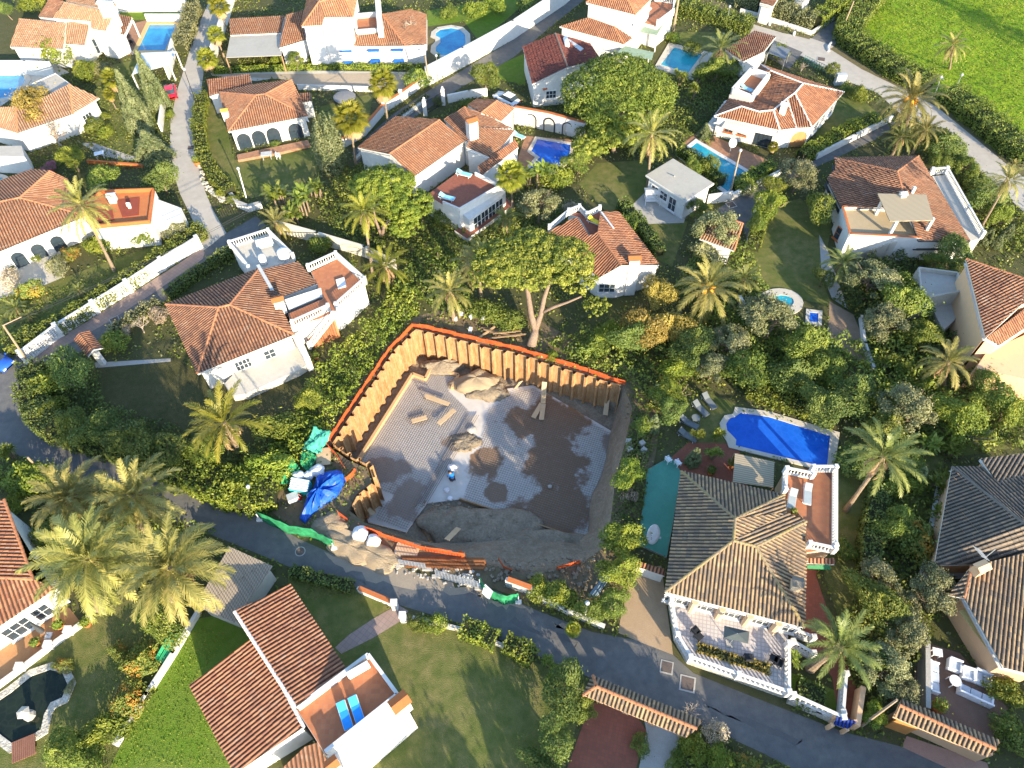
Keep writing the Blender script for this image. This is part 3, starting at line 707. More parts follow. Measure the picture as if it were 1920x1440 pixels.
def window(t, p, q, f, wd, z0, z1, frame=M_frame, glass=M_glass, bars=1, name='window', out=.03, sill=True):
    """window on the wall line p->q (outside on the right of p->q seen from above is +n), f = position 0..1"""
    p = Vector(p); q = Vector(q); d = (q - p); d.z = 0; L = d.length; d.normalize()
    nrm = Vector((d.y, -d.x, 0))
    c = p.lerp(q, f); c.z = 0
    cc = Vector(org(t)) if t else Vector((0, 0, 0))
    if nrm.dot(c - Vector((cc.x, cc.y, 0))) < 0: nrm = -nrm
    c = c + nrm * out
    def R4(u0, u1, a, b, mb, th, off):
        A = c + d * u0 + nrm * off; B = c + d * u1 + nrm * off
        mb.wall(A, B, th, a, b)
    fb = MB(); e = .07
    R4(-wd / 2, -wd / 2 + e, z0, z1, fb, .1, 0); R4(wd / 2 - e, wd / 2, z0, z1, fb, .1, 0)
    R4(-wd / 2 + e, wd / 2 - e, z1 - e, z1, fb, .1, 0); R4(-wd / 2 + e, wd / 2 - e, z0, z0 + e, fb, .1, 0)
    for k in range(bars):
        u = -wd / 2 + wd * (k + 1) / (bars + 1); R4(u - .025, u + .025, z0 + e, z1 - e, fb, .08, 0)
    if bars: R4(-wd / 2 + e, wd / 2 - e, (z0 + z1) / 2 - .02, (z0 + z1) / 2 + .02, fb, .07, .004)
    if sill: R4(-wd / 2 - .1, wd / 2 + .1, z0 - .08, z0 - .003, fb, .3, .06)
    o = fb.build(name, frame, t)
    gb = MB(); R4(-wd / 2 + e, wd / 2 - e, z0 + e, z1 - e, gb, .04, -.01); gb.build('pane', glass, o)
    return o

def chimney(t, x, y, zb, zt, w=.8, d=.8, rz=0, wmat=M_white, cap=M_t_rd, capm=M_terrplain):
    """chimney whose TOP shows at pixel x,y"""
    c = at(x, y, zt); b = MB()
    b.box((c.x, c.y, (zb + zt) / 2 - .12), (w, d, zt - zb - .24), rz)
    for i, j in ((-1, -1), (1, -1), (1, 1), (-1, 1)):
        o = Matrix.Rotation(rz, 3, 'Z') @ Vector((i * w * .4, j * d * .4, 0)); b.box((c.x + o.x, c.y + o.y, zt - .14), (.14, .14, .2), rz)
    o = b.build('chimney', wmat, t)
    cb = MB(); T = Matrix.Rotation(rz, 3, 'Z'); k = 1.25
    v = [T @ Vector((i * w * k / 2, j * d * k / 2, 0)) for i, j in ((-1, -1), (1, -1), (1, 1), (-1, 1))]
    r0, r1 = T @ Vector((-w * k / 2, 0, .22)), T @ Vector((w * k / 2, 0, .22))
    base = Vector((c.x, c.y, zt - .04))
    vs = [base + x for x in v] + [base + r0, base + r1]
    cb.add(vs, [(0, 1, 5, 4), (2, 3, 4, 5), (1, 2, 5), (3, 0, 4), (3, 2, 1, 0)])
    cb.build('chimney_cap', capm, o)
    return o
def arches(t, p, q, n, wd, zh, mt=None, f0=.1, f1=.9, name='arch', glass=None):
    """arched openings as dark recessed shapes with a frame ring, on wall p->q"""
    p = Vector(p); q = Vector(q); d = q - p; d.z = 0; d.normalize(); nrm = Vector((d.y, -d.x, 0))
    cc = org(t); c0 = (p + q) / 2
    if nrm.dot(Vector((c0.x - cc.x, c0.y - cc.y, 0))) < 0: nrm = -nrm
    for k in range(n):
        f = f0 + (f1 - f0) * ((k + .5) / n); c = p.lerp(q, f); c.z = 0
        prof = [(-wd / 2, 0)] + [(wd / 2 * math.cos(math.pi - math.pi * i / 8), zh - wd / 2 + wd / 2 * math.sin(math.pi * i / 8)) for i in range(9)] + [(wd / 2, 0)]
        gb = MB(); gb.add([c + d * u + nrm * .025 + Vector((0, 0, z + .02)) for u, z in prof], [tuple(range(len(prof)))])
        fb = MB()
        for (u0, a), (u1, b_) in zip(prof, prof[1:]):
            fb.bar(c + d * u0 + nrm * .05 + Vector((0, 0, a)), c + d * u1 + nrm * .05 + Vector((0, 0, b_)), .14, .14, up=nrm)
        o = fb.build(name, mt or M_white, t); gb.build('pane', glass or M_glass, o)

def awning(t, q, h0, h1, mt, name='awning'):
    """sloping cloth: two upper px at h0, two lower px at h1"""
    a, b_, c, d = at(*q[0], h0), at(*q[1], h0), at(*q[2], h1), at(*q[3], h1)
    dz = Vector((0, 0, .05)); m_ = MB().add([a, b_, c, d, a - dz, b_ - dz, c - dz, d - dz], [(0, 1, 2, 3), (7, 6, 5, 4), (0, 4, 5, 1), (1, 5, 6, 2), (2, 6, 7, 3), (3, 7, 4, 0)])
    return m_.build(name, mt, t)
def cloth(name, a, b_, sp=.5, ang=0, rough=.8):
    mt, nt, bs = _nodes(name); p = pos(nt); mp = nt.nodes.new('ShaderNodeMapping'); mp.inputs['Rotation'].default_value = (0, 0, ang); nt.links.new(p, mp.inputs[0])
    wv = nt.nodes.new('ShaderNodeTexWave'); wv.inputs['Scale'].default_value = sp; nt.links.new(mp.outputs[0], wv.inputs[0])
    nt.links.new(mixcol(nt, wv.outputs['Fac'], a, b_), bs.inputs['Base Color']); bs.inputs['Roughness'].default_value = rough
    return mt
M_stripe = cloth('striped_awning', (.62, .58, .48), (.42, .40, .34), 1.2, R(20))
M_reed = cloth('reed_mat', (.40, .33, .22), (.22, .18, .12), 1.7, R(80))
M_corr = cloth('corrugated_sheet', (.33, .27, .20), (.20, .165, .13), 1.6, R(20))
M_greenaw = flat('green_sheet', (.22, .30, .22), .5)
M_sheetgrey = surf('grey_roofing', ((.40, .38, .33), (.33, .31, .27), (.46, .44, .39)), (.4, 2), .8, .1, .2)
M_solar = flat('solar_panel', (.42, .46, .47), .25, .6, .15)
# ---- villa left of the pit (brown hip roof, terraces)
t, W = house('villa', 'white villa with brown hipped roof and balustraded terraces left of the excavation',
  dict(A=(311, 571, 3.1), B=(370, 701, 3.1), C=(552, 628, 3.1), D=(410, 577, 4.9), E=(431, 572, 4.9), F=(487, 503, 4.2), G=(467, 511, 3.4), H=(512, 545, 4.0)),
  ['ABD', 'BCED', 'CHFE', 'ADEFG'], 'ABCHFG', M_t_br, caps=['AD', 'BD', 'DE', 'EC', 'EF'])
I = W['_ins']
window(t, I['B'], I['C'], .42, 1.6, .9, 2.3, bars=3); arches(t, I['B'], I['C'], 1, 1.6, 2.4, f0=.12, f1=.26, glass=M_white); window(t, I['B'], I['C'], .72, 1.2, .9, 2.2)
shed_roof(t, [(492, 506, 4.0), (559, 491, 3.6), (595, 532, 3.2), (531, 557, 3.5), (513, 546, 3.7)], M_t_br, over=.05)
chimney(t, 520, 560, 3, 4.9, 1.0, .8, R(20))
MB().bar(at(484, 498, 4.35), at(511, 545, 4.1), .35, .3).build('gutter', M_greyst, t)
block(t, [(434, 464), (506, 441), (552, 487), (487, 507), (470, 512)], 3.0, floor=M_palepave, name='terrace_block')
balustrade(t, [(434, 464), (506, 441), (552, 487)], 3.0); balustrade(t, [(434, 464), (470, 510)], 3.0)
pts = block(t, [(583, 510), (632, 486), (684, 534), (634, 580), (600, 598), (545, 612), (541, 588), (606, 560)], 3.0, floor=M_terra, name='terrace_block')
balustrade(t, [(580, 508), (632, 484), (686, 532), (632, 580)], 3.0); balustrade(t, [(551, 613), (617, 583)], 3.0); balustrade(t, [(634, 581), (637, 590)], 3.0)
# stairs
b = MB(); a_, c_ = at(622, 590, 3.0), at(578, 646, .2); nst = 14; dd = (c_ - a_); sdir = Vector((dd.y, -dd.x, 0)).normalized()
for i in range(nst):
    p = a_.lerp(c_, (i + .5) / nst); b.box((p.x, p.y, p.z / 2), (1.2, .42, p.z), math.atan2(dd.y, dd.x) + math.pi / 2)
b.build('staircase', M_terra, t)
for k in (-.65, .65): balustrade(t, None, 0, pts=[a_ + sdir * k, c_ + sdir * k])
window(t, at(632, 615, 0), at(690, 572, 0), .45, 1.3, 1.0, 2.1, bars=1)
p4 = [at(534, 563, 3.6), at(602, 541, 3.6), at(605, 556, 3.15), at(542, 582, 3.15)]
MB().prism([Vector((p.x, p.y, 0)) for p in p4], [p.z for p in p4], [p.z + .1 for p in p4]).build('solar_panel', M_solar, t)
p4 = [at(478, 452, 3.9), at(508, 444, 3.9), at(515, 460, 3.3), at(483, 468, 3.3)]
MB().prism([Vector((p.x, p.y, 0)) for p in p4], [p.z for p in p4], [p.z + .1 for p in p4]).build('solar_panel', M_solar, t)
for x, y, r in ((534, 484, .65), (495, 494, .4)): MB().lathe(at(x, y, 3.02), [(r, 0), (r, 1.0), (r * .7, 1.2), (.05, 1.28)], 14).build('water_tank', M_whitep, t, smooth=True)
block(t, [(476, 662), (552, 632), (575, 684), (560, 694), (462, 738), (436, 742), (420, 720)], .9, wmat=M_palepave, floor=M_palepave, name='patio')
block(t, [(546, 628), (560, 622), (580, 668), (570, 672)], 2.2, name='side_wall', par=0)
p4 = [at(630, 527, 3.03), at(646, 522, 3.03), at(650, 538, 3.03), at(634, 542, 3.03)]
MB().prism(p4, 3.03, 3.25).build('skylight', M_frame, t)

# ---- villa right of the pit (dark lichen roof)
t, W = house('villa', 'cream villa with dark lichened hipped roof and ochre ridge right of the excavation',
  dict(A=(1277, 884, 3.3), B=(1247, 1110, 3.3), C=(1508, 1177, 3.3), D=(1511, 1050, 3.3), J=(1378, 973, 5.6), K=(1375, 1014, 5.6), L=(1417, 1025, 5.2), M=(1511, 978, 3.6), N=(1470, 928, 3.5), O=(1474, 962, 3.9), Q=(1508, 1010, 3.4)),
  ['ABKJ', 'ANJ', 'JNO', 'JOK', 'KOML', 'LMQDC', 'BCLK'], 'ABCDQMON', M_t_old, M_cream, M_cap_y, caps=['AJ', 'JK', 'BK', 'KL', 'LC', 'LM', 'JN'], pitch=.31)
I = W['_ins']
for f in (.08, .28, .5, .72, .92): window(t, I['B'], I['C'], f, 1.9, 1.0, 2.5, bars=3)
for f in (.18, .395, .61, .83):
    p = I['B'].lerp(I['C'], f); MB().lathe((p.x + .25, p.y - .35, 0), [(.32, 0), (.32, 2.4), (.28, 2.75)], 10).build('pillar', M_cream, t)
chimney(t, 1497, 1091, 3.4, 5.0, .7, .7, R(-14), M_cream, capm=M_cap_g)
block(t, [(1258, 856), (1277, 884), (1262, 980), (1250, 1045), (1196, 1020), (1214, 880)], .25, wmat=M_conc, name='patio_slab', floor=surf('green_court', ((.075, .27, .20), (.11, .33, .25), (.05, .21, .16)), (.3, 1.5), .7, .1, .3), z0=0)
block(t, [(1470, 886), (1545, 886), (1562, 905), (1560, 1030), (1513, 1036), (1511, 978), (1470, 930)], 2.9, M_cream, floor=M_terra, name='terrace_block')
balustrade(t, [(1471, 887), (1520, 897)], 2.9); balustrade(t, [(1470, 887), (1468, 925)], 2.9); balustrade(t, [(1520, 884), (1562, 884), (1561, 1030)], 2.9); balustrade(t, [(1513, 1026), (1560, 1036)], 2.9)
shed_roof(t, [(1513, 1046, 2.8), (1563, 1046, 2.8), (1566, 1058, 2.5), (1513, 1056, 2.5)], M_t_rd, over=.1, wall_=False)
awning(t, [(1513, 1060), (1555, 1058), (1558, 1068), (1514, 1066)], 2.4, 2.1, flat('green_canvas', (.03, .18, .07), .7))
shed_roof(t, [(1196, 1052, 1.9), (1248, 1068, 1.9), (1246, 1080, 1.7), (1193, 1062, 1.7)], M_t_rd, over=.1)
p4 = [at(1378, 850, 2.4), at(1452, 866, 2.4), at(1450, 914, 2.4), at(1374, 904, 2.4)]
rd = MB().prism(p4, 2.34, 2.42).build('reed_shade', M_reed, t)
b = MB()
for p in p4: b.box((p.x, p.y, 1.16), (.14, .14, 2.32))
split(b, 'shade_post', M_wood, t)

# ---- house with terracotta sun terrace at the bottom
t, W = house('villa', 'white house with striped red tile roof and a terracotta sun terrace at the bottom edge',
  dict(A=(440, 1147, 4.3), B=(545, 1096, 3.2), C=(649, 1254, 3.2), D=(555, 1327, 4.3)), ['ABCD'], 'ABCD', M_t_rd, capmat=M_cap_w, caps=['AD'], pitch=.31)
shed_roof(t, [(480, 1193, 4.1), (570, 1364, 4.1), (440, 1452, 3.1), (355, 1285, 3.1)], M_t_rd, pitch=.3, capmat=M_cap_w, caps=[(0, 1)])
pts = block(t, [(556, 1330), (694, 1227), (752, 1306), (612, 1418)], 3.3, floor=M_terra, par=.75, parmat=M_white, name='terrace_block', edges=(0, 1, 2), pw=.25)
MB().bar(at(652, 1268, 3.9), at(692, 1245, 3.9), .25, 1.1).build('low_wall', M_white, t)
block(t, [(612, 1418), (752, 1306), (776, 1350), (640, 1466)], 2.6, name='wall_block')
p = at(752, 1316, 3.3); chimney(t, 749, 1316, 2.6, 4.7, 1.1, .9, R(38), capm=M_t_rd if False else M_terrplain)
chimney(t, 622, 1432, 2.6, 4.4, .7, .7, R(38))
shed_roof(t, [(572, 1400, 3.0), (596, 1392, 3.0), (620, 1440, 2.6), (520, 1470, 2.6), (530, 1440, 2.8)], M_t_or, over=.1)
a_, c_ = at(674, 1424, 1.7), at(726, 1385, 1.7)
MB().bar(a_, c_, .5, .35).build('window_grille', flat('ochre_grille', (.52, .26, .03), .6), t)

# ---- left bottom house
t, W = house('villa', 'white house with red tiled roof at the left edge by the tall pale palms',
  dict(A=(-60, 935, 4.4), B=(8, 937, 4.4), C=(108, 1103, 3.1), D=(-60, 1215, 3.1), E=(-60, 1080, 4.4), F=(62, 1086, 4.0)), ['ABFE', 'EFCD'], 'ABCD', M_t_rd, capmat=M_cap_o, caps=['EF', 'BF'], pitch=.31)
I = W['_ins']; window(t, I['C'], I['D'], .3, 1.3, .2, 2.2, bars=1); window(t, I['C'], I['D'], .62, 2.0, .1, 2.3, bars=2)

# ---- left house with palm in front, plus orange roof terrace annex
t, W = house('villa', 'white villa with orange hipped roof and arched front at the left edge',
  dict(A=(-60, 360, 3.1), B=(60, 318, 3.6), T=(94, 321, 4.7), J=(37, 371, 4.7), K=(-60, 392, 4.7), C=(163, 405, 3.1), D=(0, 472, 3.1), E=(-60, 500, 3.1), G=(128, 338, 3.1)),
  ['TGCJ', 'JCDEK', 'KABTJ'], 'ABTGCDE', M_t_or, caps=['TJ', 'JC', 'JK'], pitch=.3)
I = W['_ins']; arches(t, I['C'], I['D'], 3, 1.5, 2.2, f0=.3, f1=1.0)
block(t, [(163, 384), (192, 362), (291, 358), (283, 420), (240, 424), (172, 430)], 3.2, floor=surf('orange_roof_floor', ((.55, .20, .07), (.47, .16, .06), (.38, .13, .055)), (.5, 2), .8, .1, .2), par=.5, parmat=M_terrplain, name='terrace_block')
for q in ([(218, 376), (262, 370), (260, 404), (230, 408)], [(182, 396), (210, 390), (214, 412), (186, 418)]):
    p4 = [at(x, y, 3.24) for x, y in q]; MB().prism(p4, 3.22, 3.3).build('roof_panel', M_t_mar if False else surf('maroon_floor', ((.30, .07, .04), (.25, .06, .035), (.2, .05, .03)), (.5, 2), .8, .1, .2), t)
chimney(t, 207, 365, 3.2, 4.2, .8, .8, R(10), capm=M_white); chimney(t, 240, 382, 3.2, 3.9, .3, .3, R(10), capm=M_white)
block(t, [(291, 372), (340, 390), (338, 405), (300, 418), (284, 412)], 2.4, name='annex_wall')

# ---- H6
t, W = house('villa', 'white villa with hipped red brown roof and arched porch in the upper left gardens',
  dict(A=(428, 247, 3.1), B=(577, 218, 3.1), C=(566, 190, 3.1), D=(547, 150, 4.4), N=(412, 173, 3.1), J=(497, 177, 4.8), K=(480, 179, 4.8), X=(470, 160, 3.6)),
  ['ABJK', 'BCDJ', 'AKN', 'NKJDX'], 'ABCDXN', M_t_or, caps=['AK', 'BJ', 'JK', 'KN', 'JD'])
I = W['_ins']; arches(t, I['A'], I['B'], 3, 1.9, 2.4, f0=.02, f1=.62); arches(t, I['A'], I['B'], 1, 2.0, 2.4, f0=.7, f1=.95)
shed_roof(t, [(388, 150, 3.4), (468, 139, 3.4), (474, 162, 3.0), (414, 174, 2.8), (393, 181, 2.8)], M_t_rd, over=.15)
shed_roof(t, [(560, 176, 2.8), (582, 174, 2.8), (585, 190, 2.5), (566, 192, 2.5)], M_t_br, over=.1)
chimney(t, 420, 206, 2.8, 4.3, .8, .7, R(10), capm=flat('ochre_cap', (.62, .34, .06), .7))
block(t, [(444, 290), (520, 274), (577, 262), (582, 272), (524, 286), (446, 300)], .35, wmat=M_terra2, name='porch_step')

# ---- H8 mid house with long gable
t, W = house('villa', 'white gabled house with long orange roof beside the diagonal lane',
  dict(A=(730, 289, 5.0), B=(824, 225, 5.0), C=(873, 264, 3.6), D=(776, 332, 3.6), E=(671, 277, 3.4), F=(742, 219, 3.4), G=(780, 222, 4.1)),
  ['ABCD', 'AEFGB'], 'AEFGBCD', M_t_or, caps=['AB'], over=.2)
shed_roof(t, [(871, 201, 4.8), (832, 224, 3.6), (873, 266, 3.8), (893, 252, 4.4)], M_t_br, over=.15)
shed_roof(t, [(871, 201, 4.8), (902, 212, 4.4), (962, 242, 3.4), (890, 238, 4.4)], M_t_br, over=.15, capmat=M_cap_o, caps=[(0, 3)])
shed_roof(t, [(877, 198, 3.8), (895, 186, 3.8), (932, 189, 4.6), (902, 212, 4.6)], M_t_br, over=.15)
shed_roof(t, [(932, 189, 4.6), (966, 203, 3.4), (939, 228, 3.4), (902, 212, 4.6)], M_t_or, over=.15, capmat=M_cap_o, caps=[(0, 3)])
shed_roof(t, [(890, 239, 4.4), (965, 245, 3.3), (924, 297, 3.2), (874, 276, 3.8)], M_t_or, over=.15)
chimney(t, 884, 224, 3.5, 6.6, 1.2, 1.1, R(28))
block(t, [(800, 366), (865, 318), (892, 328), (940, 352), (862, 398), (830, 384)], 3.0, floor=M_redpave, par=.5, name='terrace_block', edges=(2, 3, 4))
shed_roof(t, [(895, 312, 3.4), (966, 262, 3.4), (972, 276, 2.9), (902, 330, 2.9)], M_t_rd, over=.1)
block(t, [(868, 402), (940, 352), (948, 362), (880, 412)], 2.4, name='glazed_porch', wmat=M_white)
for f in (.2, .4, .6, .8): window(t, at(880, 412, 2.4), at(948, 362, 2.4), f, 1.4, .2, 2.2, bars=1, sill=False)
block(t, [(852, 432), (944, 366), (962, 384), (876, 448)], .5, wmat=M_white, floor=M_redpave, name='terrace_step')

# ---- H14 (right of the umbrella pine)
t, W = house('villa', 'white gabled house with red tiles and sunken roof terrace beside the umbrella pine',
  dict(A=(1020, 440, 3.2), B=(1123, 521, 3.2), C=(1165, 498, 5.0), D=(1236, 497, 3.2), E=(1160, 398, 3.2), F=(1125, 398, 3.6), G=(1120, 437, 5.0), H=(1105, 443, 4.6), I=(1082, 407, 4.6)),
  ['ABCGHI', 'CDEFG'], 'ABCDEFGHI', M_t_rd, caps=['CG'], over=.15)
I = W['_ins']; window(t, I['B'], I['C'], .45, 1.8, .9, 2.2, bars=2, frame=M_greyst)
chimney(t, 1190, 482, .1, 5.4, 1.1, .9, R(2))
block(t, [(1066, 400), (1124, 398), (1150, 433), (1108, 444), (1086, 408)], 3.3, floor=M_redpave, name='terrace_block')
balustrade(t, [(1066, 402), (1086, 394), (1100, 408), (1124, 396)], 3.3, h=.7); balustrade(t, [(1030, 432), (1066, 402)], 3.2, h=.7)
MB().bar(at(1127, 402, 3.7), at(1150, 433, 3.9), .2, .8).build('parapet', M_white, t)

# ---- H12 villa upper right
t, W = house('villa', 'white villa with many hipped red roofs, white mortar ridges and a striped awning',
  dict(a=(1427, 122, 3.1), b=(1445, 133, 4.4), c=(1506, 157, 4.8), d=(1582, 173, 3.1), e=(1522, 239, 3.1), f=(1490, 175, 4.8), g=(1450, 207, 4.4), h=(1423, 210, 4.4), i=(1390, 200, 4.4), j=(1340, 218, 3.1), k=(1366, 186, 3.1), l=(1462, 244, 3.1), m=(1493, 240, 3.1), n=(1475, 186, 4.5), o=(1408, 194, 3.4), p=(1443, 148, 3.4), q=(1404, 146, 3.1)),
  ['adcb', 'cdef', 'fnme'.replace('n', 'n'), 'nglm'.replace('n', 'n'), 'ghijl', 'bcfnghop', 'ijkoh', 'abpq'], 'ademl' + 'jkq', M_t_rd, capmat=M_cap_w,
  caps=['bc', 'cd', 'cf', 'fe', 'fn', 'ng', 'gl', 'gh', 'hi', 'ij', 'nm', 'ab'])
I = W['_ins']
block(t, [(1405, 136), (1443, 149), (1409, 194), (1368, 177)], 3.5, floor=M_terra, par=.9, pw=.5, name='terrace_block')
awning(t, [(1362, 224), (1418, 240), (1408, 256), (1353, 238)], 2.7, 2.2, M_stripe)
window(t, I['j'], I['l'], .8, 2.2, .1, 2.3, bars=3, frame=M_dark, name='door', sill=False); window(t, I['j'], I['l'], .22, 1.2, 1, 2.0, frame=M_terrplain); window(t, I['j'], I['l'], .45, 1.2, 1, 2.0, frame=M_terrplain)
arches(t, I['m'], I['e'], 1, 2.2, 2.5, f0=-.5, f1=1.5, glass=surf('ochre_recess', ((.5, .26, .1), (.44, .22, .09), (.38, .19, .08)), (.5, 2), .8, .1, .2))
for f in (.3, .55, .8): window(t, I['e'], I['d'], f, 1.4, .6, 2.2)
b = MB(); a_, c_ = at(1368, 190, 3.2), at(1322, 252, .2)
for s_ in range(12):
    p = a_.lerp(c_, (s_ + .5) / 12); b.box((p.x, p.y, p.z / 2), (1.2, .6, p.z), math.atan2((c_ - a_).y, (c_ - a_).x) + math.pi / 2)
b.build('staircase', M_white, t)
for s_ in range(12):
    p = a_.lerp(c_, (s_ + .5) / 12); 
chimney(t, 1472, 194, 3.4, 5.4, .8, .8, R(-20), capm=M_white)

# ---- H13 right villa with reed pergola
t, W = house('villa', 'white villa with brown roofs and a reed shaded roof terrace near the right edge',
  dict(A=(1565, 297, 3.2), J=(1682, 322, 5.0), N=(1722, 293, 3.6), E=(1818, 452, 3.2), G=(1722, 452, 3.2), H=(1700, 388, 4.2), K=(1578, 392, 3.0), L=(1550, 335, 3.0), M=(1566, 318, 3.2)),
  ['AJHKLM', 'JNEGH', 'ANJ'], 'ANEGHKLM', M_t_br, caps=['AJ', 'JN', 'JH'], edge=M_dark)
block(t, [(1576, 392), (1660, 392), (1745, 415), (1726, 452), (1590, 445)], 3.0, floor=surf('tan_floor', ((.42, .33, .20), (.36, .28, .17), (.47, .38, .25)), (.4, 2), .8, .1, .2), par=.45, parmat=M_white, top=M_terrplain, name='terrace_block', edges=(0, 3, 4))
p4 = [at(1645, 364, 5.4), at(1736, 366, 5.4), at(1750, 414, 5.2), at(1668, 416, 5.2)]
MB().prism([Vector((p.x, p.y, 0)) for p in p4], [p.z for p in p4], [p.z + .1 for p in p4]).build('reed_shade', M_reed, t)
b = MB()
for x, y in ((1642, 402), (1668, 440), (1733, 438), (1700, 380)):
    p = at(x, y, 3.0); b.box((p.x, p.y, 4.1), (.3, .3, 2.3))
split(b, 'shade_post', M_white, t)
chimney(t, 1695, 362, 3.5, 5.9, .6, .6, R(5), capm=M_white)
b = MB(); a_, c_ = at(1680, 446, 2.9), at(1600, 474, .3)
for s_ in range(13):
    p = a_.lerp(c_, (s_ + .5) / 13); b.box((p.x, p.y, p.z / 2), (1.1, .5, p.z), math.atan2((c_ - a_).y, (c_ - a_).x) + math.pi / 2)
b.build('staircase', M_palepave, t)
block(t, [(1748, 330), (1772, 328), (1838, 448), (1820, 452)], 2.6, wmat=M_palepave, name='side_terrace'); balustrade(t, [(1744, 327), (1771, 325), (1838, 446)], 2.6, h=.85)
window(t, at(1556, 448, 0), at(1590, 480, 0), .35, 1.6, .6, 2.3, frame=M_terrplain)

# ---- H15 peach house at right edge
t, W = house('villa', 'peach walled two storey house with brown roof at the right edge',
  dict(A=(1811, 486, 6.0), B=(1960, 522, 6.2), C=(1960, 560, 6.0), D=(1848, 634, 5.4), E=(1918, 522, 6.6), F=(1915, 572, 6.0)), ['AEFD', 'EBCF'], 'AEBCFD', M_t_br, M_peach, caps=['AE'], over=.2)
block(t, [(1718, 506), (1794, 516), (1800, 552), (1724, 566)], 3.0, wmat=M_greyw, floor=M_greyw, name='terrace_block', par=.5)
shed_roof(t, [(1848, 634, 5.2), (1930, 572, 5.2), (1960, 590, 4.4), (1872, 648, 4.4)], M_t_rd, M_peach, over=.1)
block(t, [(1850, 660), (1960, 610), (1960, 720), (1830, 690)], 3.0, wmat=M_peach, name='front_wall')
block(t, [(1745, 570), (1800, 560), (1790, 600), (1768, 620)], 1.6, wmat=M_greyw, name='stair_block')
awning(t, [(1865, 690), (1905, 684), (1900, 706), (1868, 708)], 2.9, 2.5, M_stripe)

# ---- H16b right dark house, and H20
t, W = house('villa', 'large house with grey weathered tiles at the right edge',
  dict(A=(1785, 876, 3.2), B=(1842, 872, 4.2), C=(1960, 876, 4.2), D=(1960, 1010, 5.6), E=(1925, 986, 5.6), F=(1752, 1060, 3.0), G=(1850, 1058, 3.2), H=(1960, 1058, 4.0)), ['ACDE'.replace('C', 'C'), 'AEHGF', 'EDH'], 'ACHGF'.replace('H', 'H'), M_t_dk, M_peach, M_cap_g, caps=['AE'], pitch=.31)
shed_roof(t, [(1838, 860, 4.0), (1960, 846, 4.4), (1960, 930, 4.0), (1880, 920, 4.0)], M_t_dk, M_peach, over=.2, pitch=.31)
t, W = house('villa', 'house with tan ridged tiles and a yellow side awning in the lower right corner',
  dict(A=(1778, 1116, 3.2), B=(1822, 1062, 4.2), C=(1960, 1028, 4.6), D=(1960, 1272, 3.2), E=(1880, 1252, 3.2), F=(1808, 1122, 3.6)), ['ABF', 'BCDEF'], 'ABCDEF', M_t_old, M_peach, M_cap_o, caps=['BF'], pitch=.31)
awning(t, [(1798, 1146), (1812, 1140), (1880, 1222), (1864, 1234)], 2.5, 2.2, flat('yellow_awning', (.50, .40, .16), .7))
chimney(t, 1843, 1062, 3.8, 5.2, .9, .7, R(20), M_peach, capm=M_peach)

# ---- top-left H1
t, W = house('villa', 'pale orange L shaped house beside the tan edged pool in the top left corner',
  dict(A=(37, 35, 4.6), B=(124, 44, 4.6), C=(119, 92, 3.1), D=(19, 88, 3.1)), ['ABCD'], 'ABCD', M_t_pale, caps=(), over=.3)
shed_roof(t, [(126, 43, 4.5), (170, 38, 4.5), (160, 85, 3.1), (120, 82, 3.1)], M_t_pale)
shed_roof(t, [(122, 4, 6.0), (216, 25, 6.0), (198, 58, 4.4), (172, 54, 4.4), (170, 40, 4.9), (100, 34, 4.9)], M_t_pale, over=.1)
shed_roof(t, [(216, 26, 4.6), (248, 33, 4.0), (233, 66, 3.0), (198, 58, 3.4)], M_t_br, wall_=False)
shed_roof(t, [(93, -2, 5.0), (121, 3, 5.6), (100, 34, 4.6), (73, 32, 4.2)], M_t_br, over=.1)
shed_roof(t, [(128, -14, 6.0), (192, -14, 6.0), (190, 16, 5.8), (124, 3, 5.8)], M_t_pale, over=.1)
shed_roof(t, [(196, 4, 4.6), (218, 8, 4.4), (214, 20, 4.0), (200, 16, 4.2)], M_t_rd, over=.1)
chimney(t, 196, 4, 4, 7.6, 1.8, 1.2, R(-10), capm=M_white)
b = MB()
for x, y in ((248, 36), (233, 66), (200, 60)): p = at(x, y, 3); b.box((p.x, p.y, 1.4), (.2, .2, 2.8))
split(b, 'porch_post', M_white, t)
window(t, at(160, 112, 0), at(200, 100, 0), .5, 1.9, .3, 2.6, bars=2, frame=M_greyst)

# ---- H2
t, W = house('villa', 'white house with sandy hipped tiles and a railed roof terrace near the left edge',
  dict(A=(130, 158, 4.8), B=(186, 184, 3.1), C=(137, 214, 3.1), D=(33, 250, 3.1), E=(-50, 226, 3.1), F=(-50, 204, 4.4), G=(30, 200, 4.4), H=(74, 188, 4.4)), ['ABC', 'ACDGH', 'GDEF'], 'ABCDEFGH', M_t_pale, caps=['AC', 'GD'])
I = W['_ins']; window(t, I['C'], I['B'], .45, 1.5, .8, 2.1, bars=2)
block(t, [(46, 163), (104, 138), (132, 158), (76, 188)], 3.6, floor=M_greyw, name='terrace_block')
b = MB()
for q in ([(46, 163), (104, 138), (132, 158)], [(46, 163), (74, 186)]):
    for h in (.35, .65, .95):
        for i in range(len(q) - 1): b.bar(at(*q[i], 3.6 + h), at(*q[i + 1], 3.6 + h), .08)
    for x, y in q: b.bar(at(x, y, 3.6), at(x, y, 4.6), .1)
b.build('railing', M_white, t)
# ---- small hut lower
t = thing('garden_hut', 'low white hut with grey flat roof at the left edge', 'hut', at(20, 300))
block(t, [(-30, 274), (40, 273), (46, 294), (-30, 292)], 2.6, floor=M_greyw, name='wall')

